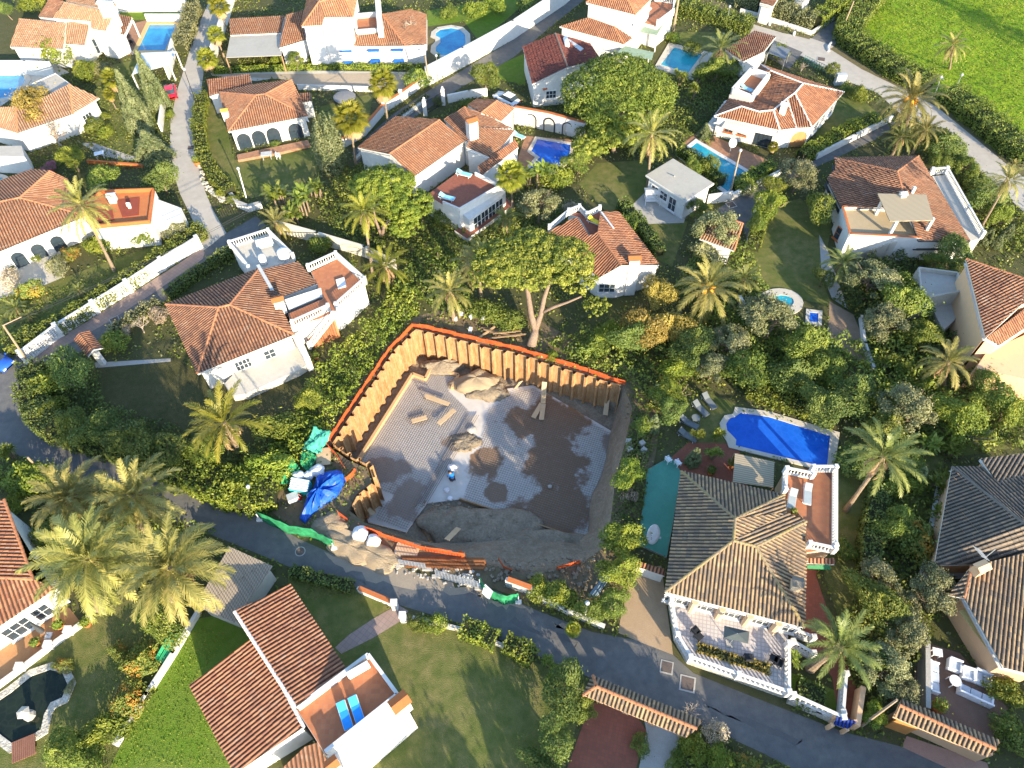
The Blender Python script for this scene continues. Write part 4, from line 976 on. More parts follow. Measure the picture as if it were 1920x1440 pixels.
# ---- H7
t, W = house('villa', 'white house with blue window shutters and a two storey tower at the top',
  dict(A=(597, 87, 3.0), B=(760, 86, 3.0), C=(800, 84, 3.0), D=(800, 27, 3.4), E=(770, 18, 3.8), F=(716, 27, 4.6), G=(714, 48, 4.6), H=(664, 66, 4.0)), ['ABFGH'.replace('F', 'F'), 'BCDEF'], 'ABCDEFGH', M_t_or, caps=['BF'])
I = W['_ins']
for f in (.3, .62, .9): 
    window(t, I['A'], I['B'], f, 1.2, .9, 2.2, frame=M_blue, glass=M_whitep)
    p = I['A'].lerp(I['B'], f); MB().box((p.x, p.y - .35, 2.4), (1.7, .5, .22)).build('window_hood', M_blue, t); MB().box((p.x, p.y - .35, .7), (1.6, .5, .3)).build('window_box', M_blue, t)
window(t, I['A'], I['B'], .03, 1.2, 0, 2.1, frame=M_wood, name='door', bars=0, glass=M_wood)
block(t, [(607, 36), (664, 34), (664, 62), (658, 66), (605, 68), (574, 72), (570, 50)], 4.7, name='upper_storey')
T_ = [at(566, 50, 6.6), at(604, 48, 6.6), at(608, 33, 6.8), at(662, 32, 6.6), at(672, -16, 6.6), at(580, -20, 6.6)]; ap = at(598, 4, 8.6); ap2 = at(645, -8, 8.6)
roof(t, [[T_[0], T_[1], ap], [T_[1], T_[2], T_[3], ap2, ap], [T_[3], T_[4], ap2], [T_[5], T_[0], ap]], M_t_or, M_cap_o, [(T_[0], ap), (ap, ap2), (T_[3], ap2)])
walls(t, T_, M_white, .3)
shed_roof(t, [(537, 28, 4.6), (571, 20, 5.0), (576, 74, 3.4), (524, 90, 3.1)], M_t_or)
shed_roof(t, [(430, 36, 3.2), (534, 30, 3.4), (527, 62, 2.8), (432, 66, 2.8)], M_t_or)
block(t, [(664, 34), (708, 30), (716, 62), (668, 66)], 4.0, floor=M_terra, par=.7, name='terrace_block', pw=.35)
MB().bar(at(708, -4, 4.5), at(714, 62, 4.5), .8, 1.4).build('parapet', M_white, t)
a_ = at(590, 108, 0); MB().box((at(591, 70, 4.2).x, at(591, 70, 4.2).y - .25, 4.2), (2.2, .6, 1.9)).build('bay_window', M_blue, t)
MB().box((at(591, 70, 4.2).x, at(591, 70, 4.2).y - .62, 4.2), (1.5, .2, 1.5)).build('bay_shutter', M_whitep, t)
p4 = [at(432, 66, 2.6), at(530, 62, 2.6), at(528, 104, 2.6), at(424, 108, 2.6)]
MB().prism(p4, 2.55, 2.62).build('shade_sheet', M_sheetgrey, t)
b = MB()
for p in p4: b.box((p.x, p.y, 1.25), (.16, .16, 2.5))
split(b, 'shade_post', M_wood, t)

# ---- H9
t, W = house('villa', 'white gabled house with dark maroon roof and solar heater beside the big round pine',
  dict(A=(980, 88, 3.6), B=(1041, 63, 5.6), C=(1064, 126, 5.6), D=(998, 158, 3.6), E=(1106, 82, 3.8), F=(1126, 112, 3.8)), ['ABCD', 'BEFC'], 'ABEFCD', M_t_mar, capmat=M_cap_g, caps=['BC'], over=.2)
I = W['_ins']; window(t, I['D'], I['C'], .55, 1.5, 1.1, 2.3, bars=2)
p4 = [at(1060, 78, 5.0), at(1066, 74, 5.0), at(1094, 92, 4.7), at(1088, 97, 4.7)]
MB().prism([Vector((p.x, p.y, 0)) for p in p4], [p.z for p in p4], [p.z + .12 for p in p4]).build('solar_panel', M_solar, t)
MB().tube([at(1060, 72, 5.6), at(1064, 86, 5.5)], .35, 10).build('water_tank', M_whitep, t, smooth=True)
MB().box(tuple(at(1028, 163, 2.6)), (1.9, .7, .25), R(25)).build('window_hood', M_terrplain, t)

# ---- H10
t, W = house('villa', 'two storey white house with orange roofs and green awnings at the top',
  dict(A=(1099, 5, 6.6), B=(1192, 28, 6.6), C=(1226, -6, 6.6), D=(1180, -40, 6.6), E=(1110, -40, 6.6), F=(1168, -18, 8.6), G=(1140, -24, 8.6)), ['ABFG', 'BCDF', 'AGE'], 'ABCDE', M_t_rd, caps=['BF', 'FG', 'AG'])
pts = [(1049, 50, 3.4), (1104, 33, 4.6), (1152, 50, 4.6), (1186, 72, 3.4), (1170, 83, 3.2), (1067, 55, 3.4)]
roof(t, [[at(*pts[5]), at(*pts[1]), at(*pts[2]), at(*pts[4])], [at(*pts[2]), at(*pts[3]), at(*pts[4])], [at(*pts[0]), at(*pts[1]), at(*pts[5])]], M_t_rd, M_cap_o, [(at(*pts[2]), at(*pts[4]))])
walls(t, [at(*p) for p in pts], M_white, .25)
block(t, [(1192, 30), (1226, 0), (1263, 6), (1262, 26), (1232, 50), (1196, 40)], 3.3, floor=M_terra, name='terrace_block')
balustrade(t, [(1228, 2), (1263, 7), (1261, 28), (1232, 50)], 3.3)
awning(t, [(1214, 35), (1246, 42), (1232, 66), (1196, 58)], 3.0, 2.7, M_greenaw); awning(t, [(1170, 85), (1226, 98), (1222, 112), (1156, 100)], 2.7, 2.4, M_greenaw)
b = MB()
for x, y in ((1232, 66), (1200, 58), (1218, 96)): p = at(x, y, 2.6); b.box((p.x, p.y, 1.3), (.15, .15, 2.6))
split(b, 'awning_post', M_white, t)
for x, y, z in ((1215, 20, 1.5),): pass

# ---- H11 red roofed garage
t, W = house('garage', 'small building with bright red tiled roof beside the lane near the top right', dict(A=(1415, 58, 3.2), B=(1455, 69, 3.0), C=(1432, 98, 2.8), D=(1394, 116, 2.6), E=(1360, 93, 2.8)), ['ABCDE'], 'ABCDE', M_t_rd, cat='garage', group=None)
# ---- shed S1
t = thing('outbuilding', 'white flat roofed outbuilding beside the curved driveway', 'outbuilding', at(1275, 375))
pts = block(t, [(1218, 330), (1262, 303), (1331, 345), (1286, 374)], 3.0, name='wall'); o2 = [Vector((p.x, p.y, 0)) for p in inset(pts, -.3)]
MB().prism(o2, 3.0, 3.16).build('roof', M_sheetgrey, t); MB().prism(inset(o2, -.06), 2.9, 3.1).build('fascia', M_white, t)
for f in (.2, .45, .7): window(t, pts[0], pts[3], f, 1.2, .3 if f > .6 else 1, 2.2)
MB().tube([at(1265, 330, 3.1), at(1265, 330, 3.6)], .06, 6).build('vent_pipe', M_greyst, t)
# ---- S2
t, W = house('garden_house', 'small garden house with one faded tan tiled slope beside the driveway', dict(A=(1332, 400, 3.4), B=(1392, 419, 3.4), C=(1376, 470, 2.6), D=(1312, 448, 2.6)), ['ABCD'], 'ABCD', M_t_pale, cat='garden house', capmat=M_cap_o, caps=['AB', 'BC'], group=None)
# ---- corrugated shed bottom left
t = thing('car_shelter', 'long corrugated shed roof beside the bottom left lane', 'shelter', at(440, 1100))
p4 = [at(430, 1025, 2.8), at(512, 1062, 2.5), at(440, 1168, 2.3), at(366, 1136, 2.6)]
v, uv = tile_faces([p4], .22, 3.0, .05); np_mesh('roof', v - np.array(org(t)), len(v) // 4, M_corr, t, uv=uv)
MB().prism(inset([Vector((p.x, p.y, 0)) for p in p4], .25), 0, [p.z - .08 for p in p4], cap=False).build('wall', M_greyw, t)
# ---- garage with blue sheets near red car
t = thing('car_shelter', 'pale open car port with sheet roof above the red car', 'shelter', at(315, 150))
p4 = [at(265, 100, 2.6), at(330, 97, 2.7), at(318, 122, 2.4), at(248, 140, 2.3)]
MB().prism([Vector((p.x, p.y, 0)) for p in p4], [p.z for p in p4], [p.z + .08 for p in p4]).build('roof', flat('pale_sheet', (.5, .55, .55), .5), t)
b = MB()
for p in p4: b.box((p.x, p.y, p.z / 2), (.16, .16, p.z))
split(b, 'post', M_white, t); MB().wall(at(331, 98), at(318, 150), .2, 0, 2.2).build('wall', M_white, t)

# ---- bottom gate house with long tiled ridge
t = thing('gate_roof', 'long narrow tiled gate roof with terracotta ridge along the bottom lane', 'gate roof', at(1200, 1330))
A, B = at(1118, 1287, 3.0), at(1306, 1366, 3.0); C1, D1 = at(1094, 1303, 2.4), at(1286, 1382, 2.4); C2, D2 = at(1112, 1268, 2.4), at(1318, 1352, 2.4)
roof(t, [[A, B, D1, C1], [A, B, D2, C2], [A, C1, C2]], M_t_old, M_cap_o, [(A, B), (A, C1), (A, C2)], .3, edge=M_peach)
b = MB()
for f in (.08, .35, .62, .92): p = A.lerp(B, f); b.box((p.x, p.y, 1.2), (.5, .5, 2.4), R(-22))
split(b, 'pillar', M_peach, t)
t = thing('gate_roof', 'peach entrance gate with dark tiled canopy in the bottom right corner', 'gate roof', at(1760, 1370))
A, B = at(1686, 1322, 3.0), at(1866, 1404, 3.0); C1, D1 = at(1676, 1344, 2.5), at(1850, 1418, 2.5); C2, D2 = at(1690, 1312, 2.5), at(1876, 1392, 2.5)
roof(t, [[A, B, D1, C1], [A, B, D2, C2]], M_t_old, M_cap_o, [(A, B)], .3, edge=M_peach)
b = MB().wall(at(1690, 1332, 2.4), at(1862, 1410, 2.4), .5, 0, 2.4); b.build('gate_wall', M_peach, t)
MB().box(tuple(at(1690, 1362, 1.1)), (1.5, .15, 2.2), R(-22)).build('gate', flat('orange_gate', (.55, .24, .07), .6), t)
# ---- houses beyond the top edge
for nm, lb, q, hh in (('villa', 'house with red roof cut off by the top edge near the right lane', [(1425, 5, 3.2), (1450, 12, 3.2), (1470, -20, 3.2), (1440, -30, 3.6)], 3),
                      ('villa', 'small roof corner with red tiles between hedges at the top edge', [(1488, -8, 3.2), (1510, 2, 3.2), (1530, -24, 3.4), (1505, -34, 3.6)], 3)):
    t, W = house(nm, lb, dict(zip('ABCD', q)), ['ABCD'], 'ABCD', M_t_rd)
# ================================================================== PLANTS
def unit(v): return v / np.maximum(np.linalg.norm(v, axis=1, keepdims=True), 1e-9)
def leaf_quads(c, nrm, size, rg, jit=.6, asp=.6):
    n = len(c)
    nn = unit(nrm + rg.normal(0, jit, (n, 3)))
    t = unit(np.cross(nn, rg.normal(0, 1, (n, 3)))); b = np.cross(nn, t)
    s = (size * rg.uniform(.6, 1.35, n))[:, None]
    q = np.stack([c - t * s, c - b * s * asp, c + t * s, c + b * s * asp], 1)
    return q.reshape(-1, 3)
def lobes_cloud(lobes, n, size, rg, jit=.6, shell=(.7, 1.05), up=.3, cull=True, squash=None):
    """leaves over the shells of many ellipsoid lobes"""
    L = np.array([l[:3] for l in lobes]); Rr = np.array([l[3:6] for l in lobes])
    area = Rr[:, 0] * Rr[:, 1] + Rr[:, 0] * Rr[:, 2]; pr = area / area.sum()
    k = rg.choice(len(lobes), n, p=pr)
    d = unit(rg.normal(0, 1, (n, 3))); d[:, 2] = np.where((d[:, 2] < -.35) & (rg.random(n) < .6), -d[:, 2], d[:, 2])
    c = L[k] + d * Rr[k] * (rg.uniform(*shell, n) + (rg.random(n) < .14) * rg.exponential(.3, n))[:, None]
    if cull:
        ins = np.zeros(n, bool)
        for j in range(len(lobes)):
            r = (((c - L[j]) / (Rr[j] * .72)) ** 2).sum(1) < 1
            ins |= r & (k != j)
        c, d, k = c[~ins], d[~ins], k[~ins]
    nr = d + np.array([0, 0, up])
    lv = rg.random(len(lobes))
    v = .62 * lv[k] + .38 * rg.random(len(c))
    return leaf_quads(c, nr, size, rg, jit), v
def mkcloud(name, q, v, mt, parent=None): return np_mesh(name, q, len(q) // 4, mt, parent, attr=v)

LM = dict(
 green=leafmat('leaf_green', (.050, .085, .014), (.130, .170, .026), (.260, .275, .048)),
 yell=leafmat('leaf_yellow_green', (.070, .110, .014), (.150, .195, .022), (.290, .300, .040)),
 dark=leafmat('leaf_dark', (.042, .072, .016), (.100, .140, .030), (.190, .220, .045)),
 grey=leafmat('leaf_grey_green', (.090, .105, .040), (.190, .195, .085), (.330, .310, .150)),
 pine=leafmat('leaf_pine', (.070, .105, .014), (.180, .215, .028), (.350, .345, .060)),
 domep=leafmat('leaf_dome_pine', (.050, .085, .012), (.125, .180, .024), (.250, .280, .045)),
 gold=leafmat('leaf_gold', (0.143, 0.111, 0.023), (0.299, 0.234, 0.046), (0.455, 0.351, 0.091)),
 dry=leafmat('twig_dry', (0.208, 0.156, 0.104), (0.364, 0.286, 0.195), (0.520, 0.429, 0.312), .1),
 cyp=leafmat('leaf_cypress', (.070, .095, .035), (.140, .170, .070), (.250, .265, .125)),
 palm=leafmat('leaf_date_palm', (.110, .125, .030), (.250, .235, .065), (.470, .390, .125), .3, .45),
 palmg=leafmat('leaf_date_palm_green', (.085, .120, .032), (.180, .205, .055), (.340, .325, .100), .35, .4),
 fan=leafmat('leaf_fan_palm', (.110, .140, .018), (.240, .250, .030), (.420, .380, .07), .35, .45),
 yuc=leafmat('leaf_yucca', (0.091, 0.143, 0.018), (0.208, 0.260, 0.039), (0.364, 0.377, 0.091), .3, .45),
 ban=leafmat('leaf_banana', (0.091, 0.130, 0.018), (0.195, 0.247, 0.039), (0.338, 0.351, 0.078), .35, .4),
 brown=leafmat('leaf_dead', (0.208, 0.130, 0.065), (0.364, 0.247, 0.130), (0.494, 0.364, 0.221), .15),
 bloom=leafmat('leaf_bloom', (0.091, 0.130, 0.026), (0.182, 0.221, 0.039), (0.600, 0.234, 0.039)),
 pink=leafmat('leaf_pink_bloom', (0.104, 0.117, 0.039), (0.260, 0.156, 0.130), (0.546, 0.091, 0.312)),
)
PROTO = {}
def branchy(b, base, h, r0, rg, n=5, spread=.5, top=.8, crook=.15):
    """tapered trunk with limbs, unit space"""
    base = Vector(base); tip = base + Vector((rg.normal(0, crook) * h, rg.normal(0, crook) * h, h * .55))
    b.tube([base, base.lerp(tip, .5) + Vector((rg.normal(0, .04), rg.normal(0, .04), 0)) * h, tip], [r0, r0 * .8, r0 * .62], 7)
    for i in range(n):
        a = 6.283 * (i + rg.random() * .6) / n; e = spread * rg.uniform(.7, 1.2)
        q = tip + Vector((math.cos(a) * e, math.sin(a) * e, h * rg.uniform(.25, .45)))
        mid = tip.lerp(q, .5) + Vector((0, 0, -.06 * h))
        b.tube([tip - Vector((0, 0, .02)), mid, q], [r0 * .5, r0 * .34, r0 * .14], 5)

def wobble(q, rg):
    a = np.arctan2(q[:, 1], q[:, 0]); p = rg.uniform(0, 6.28, 4); f = 1 + .17 * np.sin(2 * a + p[0]) + .11 * np.sin(3 * a + p[1]) + .07 * np.sin(5 * a + p[2])
    q = q.copy(); q[:, 0] *= f; q[:, 1] *= f; q[:, 2] *= 1 + .1 * np.sin(a * 2 + p[3]); return q
def p_shrub(key, n, size, k, seed, flat_=.8):
    rg = np.random.default_rng(seed)
    lob = [(0, 0, .5, .72, .72, .5)]
    for i in range(k):
        a = rg.uniform(0, 6.283); e = rg.uniform(.1, 1.35); rr = rg.uniform(.14, .38)
        lob.append((math.cos(a) * math.cos(e) * .72, math.sin(a) * math.cos(e) * .68, .38 + math.sin(e) * .55 * flat_, rr, rr, rr * .85))
    q, v = lobes_cloud(lob, n, size, rg); q = wobble(q, rg)
    q[:, 2] = np.maximum(q[:, 2], .005)
    return q, v
def proto(sp, var):
    key = (sp, var)
    if key in PROTO: return PROTO[key], False
    S_ = SPEC[sp]; rg = np.random.default_rng(hash(sp) % 1000 if False else sum(map(ord, sp)) * 7 + var)
    kind = S_['k']; mt = LM[S_['m']]
    if kind == 'shrub':
        q, v = p_shrub(sp, S_.get('n', 5200), S_.get('s', .052), 30, sum(map(ord, sp)) + var * 13)
        o = mkcloud(S_['name'], q, v, mt)
    else:
        o = thing(S_['name'], 'x', 'tree')
        if kind == 'tree':
            b = MB(); branchy(b, (0, 0, 0), 1.5, .07, rg, 6, .55); b.build('trunk', M_bark, o, smooth=True)
            lob = []
            for i in range(46):
                d = rg.normal(0, 1, 3); d /= np.linalg.norm(d); d[2] = abs(d[2]) * .9 - .25; rr = rg.uniform(.11, .34)
                lob.append((d[0] * .68, d[1] * .68, 1.1 + d[2] * .62, rr, rr, rr * .8))
            lob.append((0, 0, 1.1, .6, .6, .5))
            q, v = lobes_cloud(lob, S_.get('n', 11000), S_.get('s', .036), rg); mkcloud('crown', wobble(q, rg), v, mt, o)
        elif kind == 'sparse':
            b = MB(); branchy(b, (0, 0, 0), 1.5, .05, rg, 7, .6)
            for i in range(60):
                a = rg.uniform(0, 6.28); e = rg.uniform(.2, .9); z = rg.uniform(.8, 1.3)
                p = Vector((math.cos(a) * e * .4, math.sin(a) * e * .4, z)); b.tube([p, p + Vector((math.cos(a) * .35, math.sin(a) * .35, rg.uniform(.1, .5)))], [.014, .005], 4)
            b.build('trunk', M_bark, o)
            lob = []
            for i in range(30):
                d = rg.normal(0, 1, 3); d /= np.linalg.norm(d); d[2] = abs(d[2]) - .2; rr = rg.uniform(.12, .3)
                lob.append((d[0] * .75, d[1] * .75, 1.1 + d[2] * .6, rr, rr, rr * .8))
            q, v = lobes_cloud(lob, S_.get('n', 6500), .033, rg, shell=(.4, 1.1), cull=False); mkcloud('crown', q, v, mt, o)
        elif kind == 'bare':
            b = MB()
            def grow(p, d, L, r, lev):
                q = p + d * L; b.tube([p, p.lerp(q, .5) + Vector(rg.normal(0, .04, 3)) * L, q], [r, r * .8, r * .6], 5 if lev < 2 else 3, caps=False)
                if lev >= 4: return
                for i in range(3 if lev else 6):
                    nd = (d + Vector(rg.normal(0, .48, 3))).normalized(); nd.z = abs(nd.z) * .8 + .1
                    grow(p.lerp(q, rg.uniform(.5, 1)), nd.normalized(), L * rg.uniform(.55, .85), max(.007, r * .55), lev + 1)
            grow(Vector((0, 0, 0)), Vector((.1, 0, 1)), .55, .06, 0); b.build('branches', S_['bark'], o)
        elif kind == 'cone':
            b = MB().tube([(0, 0, 0), (0, 0, 1.2)], [.1, .04], 6); b.build('trunk', M_bark, o)
            H = S_['h']; lob = []
            for i in range(90):
                z = rg.uniform(0.02, 1) ** 1.1; w_ = (1 - z) ** S_.get('p', .9) * .9 + .03; a = rg.uniform(0, 6.283); rr = .09 + .14 * (1 - z)
                lob.append((math.cos(a) * w_ * .75, math.sin(a) * w_ * .75, z * H * .93 + .1, rr, rr, rr * 2.2))
            q, v = lobes_cloud(lob, S_.get('n', 22000), S_.get('s', .044), rg, jit=.4, up=.2); mkcloud('crown', q, v, mt, o)
        elif kind == 'col':
            b = MB().tube([(0, 0, 0), (0, 0, 1.2)], [.1, .05], 6); b.build('trunk', M_bark, o)
            H = S_['h']; lob = []
            for j in range(9):
                a = j * 2.4; rr = .55 * math.sqrt((j + .3) / 9); top = H * rg.uniform(.75, 1)
                for z in np.linspace(.1, 1, 9):
                    w_ = .34 * (1 - z ** 3) + .06; lob.append((math.cos(a) * rr, math.sin(a) * rr, z * top * .95, w_, w_, .45))
            q, v = lobes_cloud(lob, S_.get('n', 26000), .046, rg, jit=.4, up=.2); mkcloud('crown', q, v, mt, o)
        elif kind == 'phoenix':
            Q, V = date_fronds(rg, S_.get('fr', 32), S_.get('lo', -.75)); mkcloud('crown', Q, V, mt, o)
            Q, V = date_fronds(rg, 9, -1.35, -.95); mkcloud('dead_fronds', Q * .85, V, LM['brown'], o)
            if S_.get('dates'):
                b = MB()
                for i in range(5): a = i * 1.3; b.blob((math.cos(a) * .13, math.sin(a) * .13, -.05), (.07, .07, .1), i)
                b.build('date_bunches', flat('orange_dates', (.65, .28, .02), .7), o)
        elif kind == 'fan':
            Q, V = fan_leaves(rg, S_.get('fr', 34)); mkcloud('crown', Q, V, mt, o)
            Q, V = fan_leaves(rg, 22, dead=True); mkcloud('dead_skirt', Q, V, LM['brown'], o)
        elif kind == 'yucca':
            Q, V = [], []; b = MB()
            for i in range(S_.get('heads', 5)):
                a = i * 2.4 + rg.random(); e = .55 * math.sqrt(i / 5); z = rg.uniform(.9, 1.5) - e * .5
                c = np.array([math.cos(a) * e, math.sin(a) * e, z]); b.tube([(c[0] * .2, c[1] * .2, 0), tuple(c)], [.07, .05], 6)
                for j in range(64):
                    aa = rg.uniform(0, 6.283); ee = rg.uniform(-.5, 1.4); L = rg.uniform(.35, .55)
                    d = np.array([math.cos(aa) * math.cos(ee), math.sin(aa) * math.cos(ee), math.sin(ee)]); s_ = np.cross(d, [0, 0, 1.0]); s_ /= np.linalg.norm(s_) + 1e-6; s_ = s_ * .035
                    Q += [c, c + d * L * .5 - s_, c + d * L + np.array([0, 0, -.05]), c + d * L * .5 + s_]; V.append(rg.random() * .7 + .3 * (ee > .5))
            b.build('trunk', M_palmbark, o); mkcloud('crown', np.array(Q), np.array(V), mt, o)
        elif kind == 'banana':
            Q, V = [], []; b = MB()
            for i in range(S_.get('st', 6)):
                a = i * 2.4; e = .45 * math.sqrt(i / 6); c0 = np.array([math.cos(a) * e, math.sin(a) * e, 0]); H = rg.uniform(.7, 1.15)
                b.tube([tuple(c0), tuple(c0 + [0, 0, H])], [.06, .045], 6)
                for j in range(9):
                    aa = rg.uniform(0, 6.283); ee = rg.uniform(.2, 1.3); L = rg.uniform(.5, .8); wv = rg.random()
                    p = c0 + [0, 0, H]; d = np.array([math.cos(aa) * math.cos(ee), math.sin(aa) * math.cos(ee), math.sin(ee)]); s_ = np.array([-math.sin(aa), math.cos(aa), 0.0])
                    for k in range(5):
                        w0 = .11 * math.sin(math.pi * (k / 5 * .85 + .1)); w1 = .11 * math.sin(math.pi * ((k + 1) / 5 * .85 + .1)); p2 = p + d * L / 5
                        Q += [p - s_ * w0, p + s_ * w0, p2 + s_ * w1, p2 - s_ * w1]; V.append(.4 * wv + .6 * rg.random()); p = p2; d = d + np.array([0, 0, -.22]); d /= np.linalg.norm(d)
            b.build('stems', M_palmbark, o); mkcloud('leaves', np.array(Q), np.array(V), mt, o)
    PROTO[key] = o; return o, True

def date_fronds(rg, n, lo, hi=1.45):
    Q, V = [], []
    for i in range(n):
        az = i * 2.39996 + rg.normal(0, .1); f = i / (n - 1)
        e0 = hi + (lo - hi) * (f ** .85) + rg.normal(0, .08); L = rg.uniform(.85, 1.08) * (.75 + .3 * min(1, f * 2.2)); bend = rg.uniform(.6, 1.0) * (1 - .25 * abs(e0)) 
        K = 20; p = np.array([math.cos(az) * .05, math.sin(az) * .05, .02]); hv = rg.random()
        side = np.array([-math.sin(az), math.cos(az), 0.0])
        for k in range(K):
            t = k / K; e = e0 - bend * t * t * 1.5 - .15 * t
            d = np.array([math.cos(az) * math.cos(e), math.sin(az) * math.cos(e), math.sin(e)]); up = np.cross(side, d) * -1
            if up[2] < 0: up = -up
            p2 = p + d * L / K
            Q += [p - side * .009, p + side * .009, p2 + side * .007, p2 - side * .007]; V.append(.5 + .3 * hv)
            if t > .1:
                ll = .145 * math.sin(math.pi * (.12 + .83 * t)) ** .7 * rg.uniform(.85, 1.15)
                for sgn in (-1, 1):
                    for sub in (0, .5):
                        b0 = p + (p2 - p) * sub
                        dr = d * .72 + side * sgn * .58 + up * .28 + np.array([0, 0, -.10]) + rg.normal(0, .07, 3); dr /= np.linalg.norm(dr)
                        wv = d * .012
                        Q += [b0 - wv, b0 + wv, b0 + dr * ll + wv * .5 + np.array([0, 0, -.03]), b0 + dr * ll - wv * .5 + np.array([0, 0, -.03])]; V.append(.55 * hv + .45 * rg.random())
            p = p2
    return np.array(Q), np.array(V)
def fan_leaves(rg, n, dead=False):
    Q, V = [], []
    for i in range(n):
        az = i * 2.39996; e = (1.4 - 1.9 * (i / n)) if not dead else rg.uniform(-1.45, -.75)
        pl = rg.uniform(.4, .55) if not dead else rg.uniform(.25, .5)
        d = np.array([math.cos(az) * math.cos(e), math.sin(az) * math.cos(e), math.sin(e)]); side = np.array([-math.sin(az), math.cos(az), 0.0]); up = np.cross(d, side)
        a = d * .05; c = d * pl; hv = rg.random()
        Q += [a - side * .012, a + side * .012, c + side * .01, c - side * .01]; V.append(.5)
        M_ = 18
        for k in range(M_):
            th = (k / (M_ - 1) - .5) * (3.4 if not dead else 1.6); L = rg.uniform(.42, .55) * (1 - .12 * abs(th))
            dd = d * math.cos(th) + side * math.sin(th) + np.array([0, 0, -.25 * (1 if not dead else 2)]) ; dd /= np.linalg.norm(dd); s_ = np.cross(dd, up); s_ = s_ / (np.linalg.norm(s_) + 1e-6) * .035
            Q += [c, c + dd * L * .6 - s_, c + dd * L + np.array([0, 0, -.06]), c + dd * L * .6 + s_]; V.append(.4 * hv + .6 * rg.random())
    return np.array(Q), np.array(V)

SPEC = dict(
 shrub=dict(k='shrub', m='green', name='shrub', hc=.5, grp='green shrubs in the gardens'),
 shruby=dict(k='shrub', m='yell', name='shrub', hc=.5, grp='yellow green shrubs in the gardens'),
 shrubd=dict(k='shrub', m='dark', name='shrub', hc=.5, grp='dark shrubs in the gardens'),
 shrubg=dict(k='shrub', m='grey', name='shrub', hc=.5, grp='grey green shrubs in the gardens'),
 shrubo=dict(k='shrub', m='gold', name='shrub', hc=.5, grp='golden shrubs in the gardens'),
 bloom=dict(k='shrub', m='bloom', name='flowering_shrub', hc=.5, grp='flowering shrubs'),
 pink=dict(k='shrub', m='pink', name='flowering_shrub', hc=.5, grp='flowering shrubs'),
 twig=dict(k='shrub', m='dry', name='dry_shrub', hc=.5, n=3000, grp='dry shrubs'),
 tree=dict(k='tree', m='green', name='tree', hc=1.1, grp='leafy trees in the gardens'),
 treey=dict(k='tree', m='yell', name='tree', hc=1.1, grp='leafy trees in the gardens'),
 treed=dict(k='tree', m='dark', name='tree', hc=1.1, grp='leafy trees in the gardens'),
 treeo=dict(k='tree', m='gold', name='tree', hc=1.1, grp='golden trees in the gardens'),
 treep=dict(k='tree', m='pine', name='tree', hc=1.1, grp='leafy trees in the gardens'),
 olive=dict(k='sparse', m='grey', name='olive_tree', hc=1.1, n=9500, grp='grey green trees in the gardens'),
 sparse=dict(k='sparse', m='green', name='tree', hc=1.1, grp='thin crowned trees'),
 bare=dict(k='bare', m='dry', name='bare_tree', hc=.8, bark=surf('pale_twigs', ((.40, .33, .26), (.32, .26, .2), (.48, .41, .33)), (1, 5), .9, 0, .1), grp='leafless trees'),
 cone=dict(k='cone', m='cyp', name='cypress_tree', h=3.0, hc=1.4, grp='cypress trees'),
 thin=dict(k='cone', m='cyp', name='cypress_tree', h=5.0, hc=2.3, p=.6, grp='cypress trees'),
 col=dict(k='col', m='cyp', name='cypress_tree', h=3.2, hc=1.5, grp='cypress trees'),
 palm=dict(k='phoenix', m='palm', name='date_palm', grp='feather palms'),
 palmg=dict(k='phoenix', m='palmg', name='date_palm', grp='feather palms', fr=32, lo=-.5),
 palmd=dict(k='phoenix', m='palm', name='date_palm', grp='feather palms', fr=40, dates=True),
 palmb=dict(k='phoenix', m='palm', name='date_palm', grp='feather palms', fr=60, lo=-.95),
 palmy=dict(k='phoenix', m='fan', name='date_palm', grp='feather palms', fr=26, lo=-.35),
 palmu=dict(k='phoenix', m='palmg', name='date_palm', grp='feather palms', fr=26, lo=-.05),
 fan=dict(k='fan', m='fan', name='fan_palm', grp='fan palms'),
 yucca=dict(k='yucca', m='yuc', name='yucca', hc=1.0, grp='yuccas'),
 yucca1=dict(k='yucca', m='yuc', name='yucca', hc=1.1, heads=1, grp='yuccas'),
 banana=dict(k='banana', m='ban', name='banana_plant', hc=.9, grp='banana plants'),
)
PCAT = dict(shrub='shrub', flowering_shrub='shrub', dry_shrub='shrub', tree='tree', olive_tree='tree', bare_tree='tree', cypress_tree='cypress', date_palm='palm', fan_palm='palm', yucca='yucca', banana_plant='banana plant')
def dup(o):
    c = o.copy(); C.objects.link(c)
    for ch in list(o.children):
        d = ch.copy(); C.objects.link(d); d.parent = c; d.matrix_parent_inverse = ch.matrix_parent_inverse
        for g in list(ch.children):
            e = g.copy(); C.objects.link(e); e.parent = d
    return c
CNT = {}
def plant(sp, x, y, r, label, hs=1.0, var=None, hc=None, yaw=None):
    """crown centre at photo pixel x,y; radius r photo pixels; hs = height stretch"""
    S_ = SPEC[sp]; i = CNT[sp] = CNT.get(sp, -1) + 1
    o, new = proto(sp, (i % 3) if var is None else var)
    if not new: o = dup(o)
    rm = r * mpp(x, y, 1.0); k = S_['hc'] if hc is None else hc
    for _ in range(3): rm = r * depth(at(x, y, k * rm * hs)) / F
    p = at(x, y, k * rm * hs); o.location = (p.x, p.y, 0)
    o.rotation_euler = (0, 0, (i * 2.1 + x) % 6.28 if yaw is None else yaw); u_ = 1 + .14 * math.sin(i * 2.7); o.scale = (rm * u_, rm / u_, rm * hs * (1 + .12 * math.sin(i * 1.9)))
    return tag(o, label, PCAT[S_['name']], S_['grp'])
